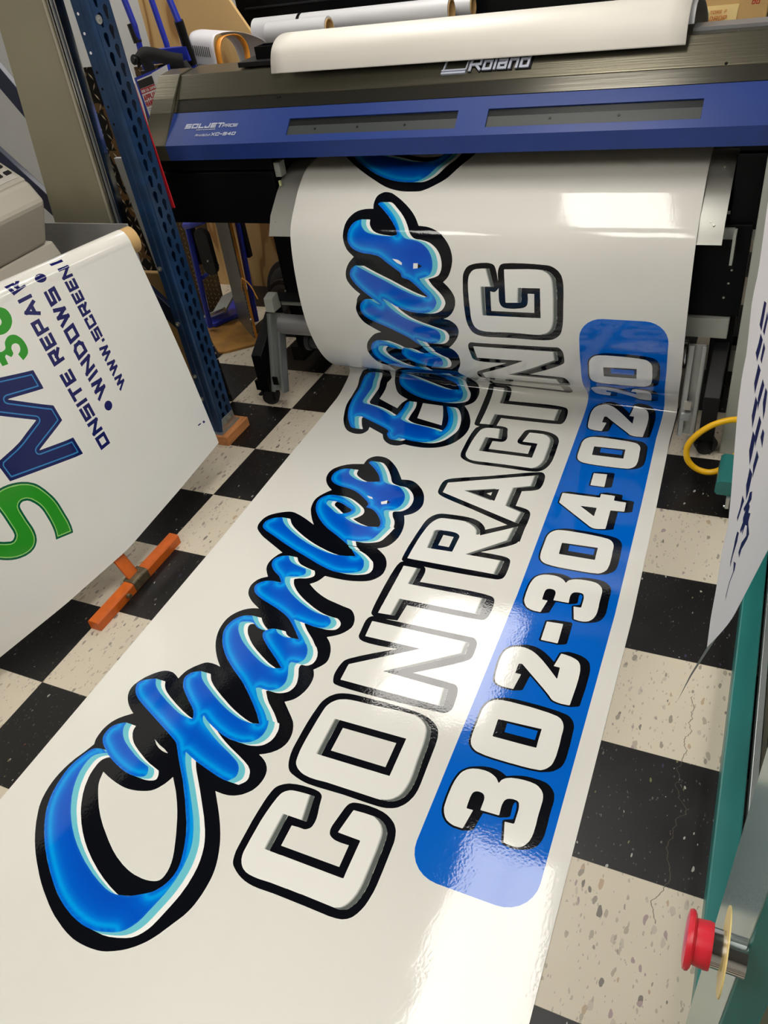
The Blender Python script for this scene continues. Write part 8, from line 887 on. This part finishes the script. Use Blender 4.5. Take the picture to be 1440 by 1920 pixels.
gl.build('stair_glide', RUBBER, ht, bevel=.003); MB().lathe((-.695, .884, .39), (0, -1, 0), [(0, .006), (.005, .004)], 10).build('glide_bolt', SCREW, ht)
tq = MB().slab([(-1.10, 1.16, .0), (-.90, 1.16, .0), (-.84, 1.17, 1.18), (-1.04, 1.17, 1.18)], .01).build('tread_plate', DIAT)
set_uv(tq, lambda c: c.x, lambda c: c.z); tag(tq, 'bronze diamond tread plate standing behind the blue hand truck', 'plate')
# ------------------------------------------------------------------ plywood, planks and wheels under the printer
pw = MB().slab([(-1.156, 1.47, .0), (-.534, 1.47, .0), (-.507, 1.47, 1.135), (-.667, 1.47, 1.395), (-.77, 1.47, 1.70), (-1.156, 1.47, 1.70)], .018).build('plywood_sheet', PLY)
tag(pw, 'pale plywood sheet with a slanted corner standing against the rear shelf', 'plywood')
pb = thing('plank_panel', 'upright steel tread plate panel with an orange wooden edge under the printer', 'panel', (-.6, .93, 0))
q0, q1 = Vector((-.722, 1.035, .013)), Vector((-.512, .853, .013)); up = Vector((.010, .02, .72)); dn = (q1 - q0).normalized(); nn = Vector((-dn.y, dn.x, 0))
def plank(h0, h1, M_, nm):
    V = [q + nn * h for h in (h0, h1) for q in (q0, q1, q1 + up, q0 + up)]
    return MB().add(V, [(0, 1, 2, 3), (4, 7, 6, 5), (0, 4, 5, 1), (1, 5, 6, 2), (2, 6, 7, 3), (3, 7, 4, 0)]).build(nm, M_, pb)
pf = plank(-.006, 0, DIAS, 'tread_face'); set_uv(pf, lambda c: c.x * dn.x + c.y * dn.y, lambda c: c.z)
plank(0.0005, .013, AMBER, 'wood_back')
MB().lathe(v3(q1 + Vector((.0, .0, .10))), (1, -.2, 0), [(0, .006), (.008, .005)], 10).build('screw', SCREW, pb)
bd = [(-.865, .915), (-.855, .935), (-.74, 1.03), (-.715, 1.03), (-.445, .845), (-.445, .83), (-.60, .70), (-.625, .692), (-.64, .70)]
tag(MB().prism(bd, .0, .012, 'z').build('stained_board', SCUFF, bevel=.002), 'stained orange brown board lying flat on the floor under the printer', 'board')
wl = thing('trolley_wheel', 'upper black rubber wheel leaning in front of the plywood under the printer', 'wheel', (-.40, 1.08, 0))
for i, (c, r, lab) in enumerate((((-.415, 1.10, .165), .145, 'larger rear'), ((-.40, 1.02, .125), .122, 'front'))):
    w_ = wl if i == 0 else thing('trolley_wheel', 'lower grey rimmed wheel standing nearest behind the left printer leg', 'wheel', (-.40, 1.0, 0))
    ax = (-.25, -1, .25)
    MB().lathe(c, ax, [(-.022, r * .8), (-.02, r * .96), (-.012, r), (.012, r), (.02, r * .96), (.022, r * .8)], 48).build('tyre', RUBBER, w_, smooth=True)
    MB().lathe(c, ax, [(-.018, r * .72), (.024, r * .78), (.027, r * .74), (.020, r * .35), (.034, r * .3), (.034, r * .1)], 40).build('rim', HTTREAD, w_, smooth=True)
tag(MB().tube([v3(q) for q in catmull([(-.515, .85, .26), (-.50, .84, .30), (-.49, .84, .33), (-.44, .82, .31), (-.37, .76, .27)], 6)], .003, 8).build('bungee_cord', AMBER), 'thin orange cord hooked from the plank panel to the wheels', 'cord')
# ------------------------------------------------------------------ rear shelf with rolls
sh = thing('rear_shelf', 'black steel shelf behind the printer carrying rolls and a carton', 'shelf', (.6, 1.5, 0))
MB().box(-.335, 2.3, 1.20, 2.05, 1.130, 1.150).build('shelf_board', BLACKM, sh)
for x in (-.31, 2.27):
    for y in (1.22, 2.02): MB().box(x - .02, x + .02, y - .02, y + .02, 0, 1.130).build('leg', BLACKM, sh)
MB().box(-.72, 1.38, 1.62, 2.02, 1.152, 1.62).build('upper_cabinet', BLACKM, sh, bevel=.01, label='black cabinet body above the rolls')
MB().box(-.66, 1.38, 1.60, 1.625, 1.305, 1.315).build('upper_rail', BLACK, sh, bevel=.003)
MB().box(-.72, -.68, 1.7, 2.0, 0, 1.62).build('leg', BLACKM, sh)
MB().box(1.34, 1.38, 1.7, 2.0, 1.152, 1.3).build('leg', BLACKM, sh)
for x in (-.20, .02, .36): MB().box(x - .015, x + .015, 1.21, 1.56, 1.150, 1.1965).build('roll_rest', BLACKM, sh)
def roll(x0, x1, y, z, r, ri, lab):
    t = thing('media_roll', lab, 'roll', ((x0 + x1) / 2, y, z), 'white media rolls behind the printer')
    MB().pipe((x0, y, z), (x1, y, z), r, ri + .004, 40).build('media', ROLLW, t, smooth=True)
    MB().pipe((x0 - .004, y, z), (x1 + .003, y, z), ri + .0045, ri, 32).build('core', CARD, t, smooth=True)
roll(-.335, -.045, 1.25, 1.2435, .046, .034, 'shortest white roll, nearest behind the draped sheet, with its tan core showing')
roll(-.49, .435, 1.40, 1.245, .048, .035, 'long white roll in the middle of the rear shelf behind the shortest roll')
roll(.05, .485, 1.52, 1.238, .041, .031, 'white roll farthest back on the shelf, core end right of the long roll')
bnd = MB().pipe((-.262, 1.40, 1.245), (-.247, 1.40, 1.245), .0492, .0485, 40).build('roll_band', BLACKM, smooth=True)
tag(bnd, 'black band wrapped round the long white roll on the rear shelf', 'band')
cbx = thing('shipping_carton', 'open cardboard carton with orange warning print on the rear shelf at the right', 'carton', (1.5, 1.3, 1.185))
MB().box(1.385, 1.605, 1.215, 1.58, 1.1515, 1.46).build('body', CARD, cbx, bevel=.002)
MB().slab([(1.388, 1.209, 1.152), (1.512, 1.209, 1.152), (1.518, 1.213, 1.205), (1.388, 1.213, 1.205)], .003).build('flap', CARDL, cbx, label='pale open flap with print')
MB().box(1.388, 1.425, 1.2035, 1.2055, 1.168, 1.194).build('paper_label', WHITE, cbx)
lettering('TORE F', (1.428, 1.2060, 1.1825), (1, 0, .0), (.25, 0, 1), (0, -1, 0), .010, .18, .62, .2).build('flap_print', INKO, cbx)
lettering('T DROP', (1.405, 1.2055, 1.1625), (1, 0, 0), (.25, 0, 1), (0, -1, 0), .014, .18, .62, .2).build('flap_print', INKO, cbx)
lettering('DO', (1.555, 1.2148, 1.200), (1, 0, 0), (.2, 0, 1), (0, -1, 0), .012, .2, .7, .2).build('body_print', INKR, cbx)
tag(MB().slab([(1.64, 1.25, 1.151), (1.80, 1.25, 1.151), (1.80, 1.30, 1.36), (1.66, 1.30, 1.30)], .01).build('green_pack', mat('green_film', (150, 200, 120), rough=.2)), 'pale green film pack on the rear shelf at the right edge', 'pack')
# curled perforated sheet with wooden ring
cs = thing('curled_sheet', 'white perforated sheet curled over an amber wooden ring behind the printer', 'sheet', (-.55, 1.2, 1.15))
C = catmull([(1.035, 1.02), (1.028, 1.12), (1.022, 1.22), (1.028, 1.275), (1.05, 1.300), (1.09, 1.306), (1.16, 1.297), (1.24, 1.268), (1.31, 1.222), (1.34, 1.14), (1.35, 1.02)], 6)
V = []; F = []
for i, q in enumerate(C):
    fl = max(0, min(1, (q[0] - 1.06) / .27))
    for k in range(9): V.append((-.592 + .020 * fl + (.118 + .07 * fl) * k / 8, q[0], q[1] - .018 * k / 8))
for i in range(len(C) - 1): F += [(i * 9 + k, i * 9 + k + 1, i * 9 + 10 + k, i * 9 + 9 + k) for k in range(8)]
o = MB().add(V, F).build('sheet', mat('perforated_sheet', (205, 203, 208), rough=.45), cs, smooth=True); s = o.modifiers.new('t', 'SOLIDIFY'); s.thickness = .0015
for i in range(9):
    x = -.574 + i * .0095
    MB().tube([(x, 1.0215, 1.262 - i * .0015), (x - .001, 1.0195, 1.225 - i * .0015)], .0015, 6).build('slot', INKK, cs)
    MB().tube([(x, 1.0205, 1.195 - i * .0015), (x - .001, 1.0245, 1.14 - i * .0015)], .0014, 6).build('slot', INKK, cs)
path = [v3(q) for q in catmull([(-.472, 1.045, 1.04), (-.470, 1.035, 1.16), (-.466, 1.040, 1.24), (-.462, 1.065, 1.270), (-.456, 1.12, 1.276), (-.448, 1.185, 1.258), (-.444, 1.215, 1.218), (-.446, 1.215, 1.15), (-.452, 1.20, 1.04)], 6)]
band(path, (.013, .0, .0), 'ring', AMBER, cs)
# ------------------------------------------------------------------ right hand side
tag(MB().box(1.689, 1.80, .345, .383, 0, 1.65).build('steel_post', GREYP, bevel=.003), 'grey square steel post standing right of the printer stand', 'post')
struct_ = None
MB_ = MB().box(1.744, 1.7455, .3440, .346, 0, 1.65).build('seam', BLACKM); MB_.parent = bpy.data.objects['steel_post']
lm = thing('laminating_machine', 'teal machine with red stop button along the right edge', 'machine', (1.9, -.8, 0))
MB().box(1.811, 1.862, -1.95, .02, .0, .078).build('base_rail', TEAL, lm, bevel=.004, label='teal base rail')
MB().box(1.868, 1.882, -1.95, .05, .05, .098).build('guide_rail', SILVER, lm, bevel=.001); MB().box(1.884, 1.894, -1.95, .05, .05, .088).build('guide_rail', STEEL, lm); MB().box(1.896, 1.903, -1.95, .05, .05, .104).build('guide_rail', CHROME, lm)
MB().box(1.915, 2.6, -1.95, .3, .0, .30).build('body', TEAL, lm, bevel=.01)
MB().prism([(1.696, .085), (1.704, .076), (1.85, .076), (1.85, .130), (1.708, .130), (1.699, .122)], .012, .162, 'y').build('outrigger', TEAL, lm, bevel=.003)
MB().box(1.733, 1.745, .0, .05, .035, .076).build('caster_fork', SILVER, lm, bevel=.002); MB().lathe((1.746, .022, .032), (1, .15, 0), [(0, .028), (.002, .031), (.016, .031), (.018, .028)], 32).build('caster_wheel', RUBBER, lm, smooth=True)
MB().lathe((1.728, .018, .03), (1, .15, 0), [(0, .006), (.016, .006)], 10).build('axle', CHROME, lm)
MB().box(1.785, 1.812, -1.758, -1.600, 0, 1.16).build('side_panel', [TEAL], lm, bevel=.0015)
MB().box(1.7842, 1.7851, -1.757, -1.601, 0, 1.155).build('panel_skin', TEALG, lm, label='pale glossy skin on the side panel')
MB().box(1.812, 2.4, -1.70, -1.5, .3, 1.12).build('housing', BEIGE, lm)
bc = Vector((1.7842, -1.742, .985)); bx = Vector((-1, 0, 0))
bc = Vector((1.785, -1.763, 1.008))
sb = MB().lathe(bc, bx, [(0, .0142), (.026, .0142)], 40).build('stop_button', CHROME, lm, smooth=True, label='metal collar of the stop button')
MB().lathe(bc + bx * .030, bx, [(-.006, .017), (-.003, .0175), (.006, .0165), (.0065, .019), (.008, .0215), (.010, .022), (.012, .021), (.013, .016)], 48).build('button_cap', RED, sb, smooth=True, label='red mushroom cap')
MB().pipe(bc + bx * .0145, bc + bx * .0155, .0325, .0144, 48).build('legend_ring', YELLP, sb)
MB().pipe(bc + bx * .0135, bc + bx * .0144, .016, .0144, 48).build('lock_ring', mat('olive_ring', (170, 150, 40), rough=.4), sb)
# yellow air hose looping beside the outrigger
hp = catmull([(1.918, .25, .20), (1.80, .22, .215), (1.745, .20, .235), (1.705, .19, .236), (1.655, .18, .215), (1.615, .17, .178), (1.594, .165, .135), (1.600, .16, .090), (1.630, .16, .058), (1.672, .16, .050), (1.71, .165, .070), (1.74, .18, .115), (1.80, .22, .150), (1.918, .25, .15)], 8)
tag(MB().tube([v3(q) for q in hp], .0098, 16).build('air_hose', YELL, smooth=True), 'yellow air hose looping out beside the teal outrigger', 'hose')
# white printed sheet hanging at the right edge
EZ = np.array([.386, .473, .556, .644, .707, .779, .868, .951, 1.009, 1.046, 1.132, 1.171, 1.268, 1.40]); EX = np.array([1.738, 1.735, 1.735, 1.733, 1.735, 1.731, 1.724, 1.718, 1.716, 1.717, 1.712, 1.714, 1.711, 1.711])
def surf3(k, z):
    k = np.asarray(k, float); z = np.asarray(z, float); x0 = np.interp(z, EZ, EX)
    b = .018 * np.sin(np.clip(k / .12, 0, 1) * np.pi / 2)
    return np.stack([x0 + b + .225 * k, -.9 + .974 * k, z], -1)
ART3 = decode('''navy|262,2959 38,-13 6,-80 -51,-29 -42,-23 -20,46 51,35|155,3004 34,-72 -27,-51 -23,-67 -6,-35 -20,53 27,70|294,2750 61,-49 1,-82 84,-187 -32,-32 -92,-29 -20,-71 -32,82 28,78 80,9 -25,115 -73,67 -25,-70 -31,57 21,79|173,2657 37,-41 1,-82 -32,-115 -17,-116 -10,65 16,142|208,2332 44,-55 -3,-71 -45,-98 -10,-113 -1,-78 -12,73 10,128 36,91|138,4458 29,-25 -11,-92 -13,-79 -30,56|138,4250 36,-60 -7,-85 -10,-55 -43,81|190,4368 19,-50 -22,-105 -23,39|183,4022 44,-68 -22,-99 -13,-56 -30,94|195,4166 41,-64 -8,-103 -28,45|207,3775 39,-70 -28,-117 -16,-59 -23,114|279,3865 41,-69 -48,-105 -19,-55 -13,105|217,3503 48,-79 -28,-125 -25,-75 -25,140|293,3580 41,-74 -45,-114 -22,-58 -15,132|218,3202 50,-87 -26,-136 -25,-61 -27,153|306,3293 42,-80 -55,-95 -16,-46 -12,119|242,2902 57,-99 -2,-187 -16,-74 -64,215|346,3766 42,-55 -6,-147 -20,-57 -37,156|374,3430 41,-59 -15,-117 -55,123
''')
def side_sheet():
    INK['paper'] = (246, 243, 248)
    us = np.linspace(0, .75, 40); vs = np.linspace(.386, 1.39, 50); n = len(us); k = len(vs)
    verts = [(u, v) for v in vs for u in us]
    edges = [(i, i + 1) for i in range(n - 1)] + [((k - 1) * n + i, (k - 1) * n + i + 1) for i in range(n - 1)] + [(j * n, (j + 1) * n) for j in range(k - 1)] + [(j * n + n - 1, (j + 1) * n + n - 1) for j in range(k - 1)]
    P, F, label = printed_sheet('t', ART3, surf3, dict(verts=verts, edges=edges, box=(0, .75, .386, 1.39)), None, sub=0.01)
    M = mat('thin_printed_paper', (240, 238, 244), rough=.5, vcol=True); nt = M.node_tree; L = nt.links
    tr = nt.nodes.new('ShaderNodeBsdfTranslucent'); mx = nt.nodes.new('ShaderNodeMixShader'); mx.inputs[0].default_value = .42
    L.new(nt.nodes['Attribute'].outputs['Color'], tr.inputs['Color']); L.new(nt.nodes['Principled BSDF'].outputs[0], mx.inputs[1]); L.new(tr.outputs[0], mx.inputs[2])
    L.new(mx.outputs[0], nt.nodes['Material Output'].inputs['Surface'])
    o = finish_sheet('printed_sheet', P, F, label, surf3, None, M)
    return tag(o, 'white printed sheet with dark blue writing hanging along the right edge over the teal machine', 'sheet')
ss = side_sheet()
fl = MB().add([(1.738, -.9, .386), (1.7445, -.888, .386), (1.765, -.83, .386), (1.716, -.945, .345), (1.719, -.94, .338), (1.7, -.985, .30)], [(0, 1, 3), (1, 4, 3), (3, 4, 5), (1, 2, 4)])
fo = fl.build('curled_corner', mat('paper_back', (150, 150, 148), rough=.5), ss)
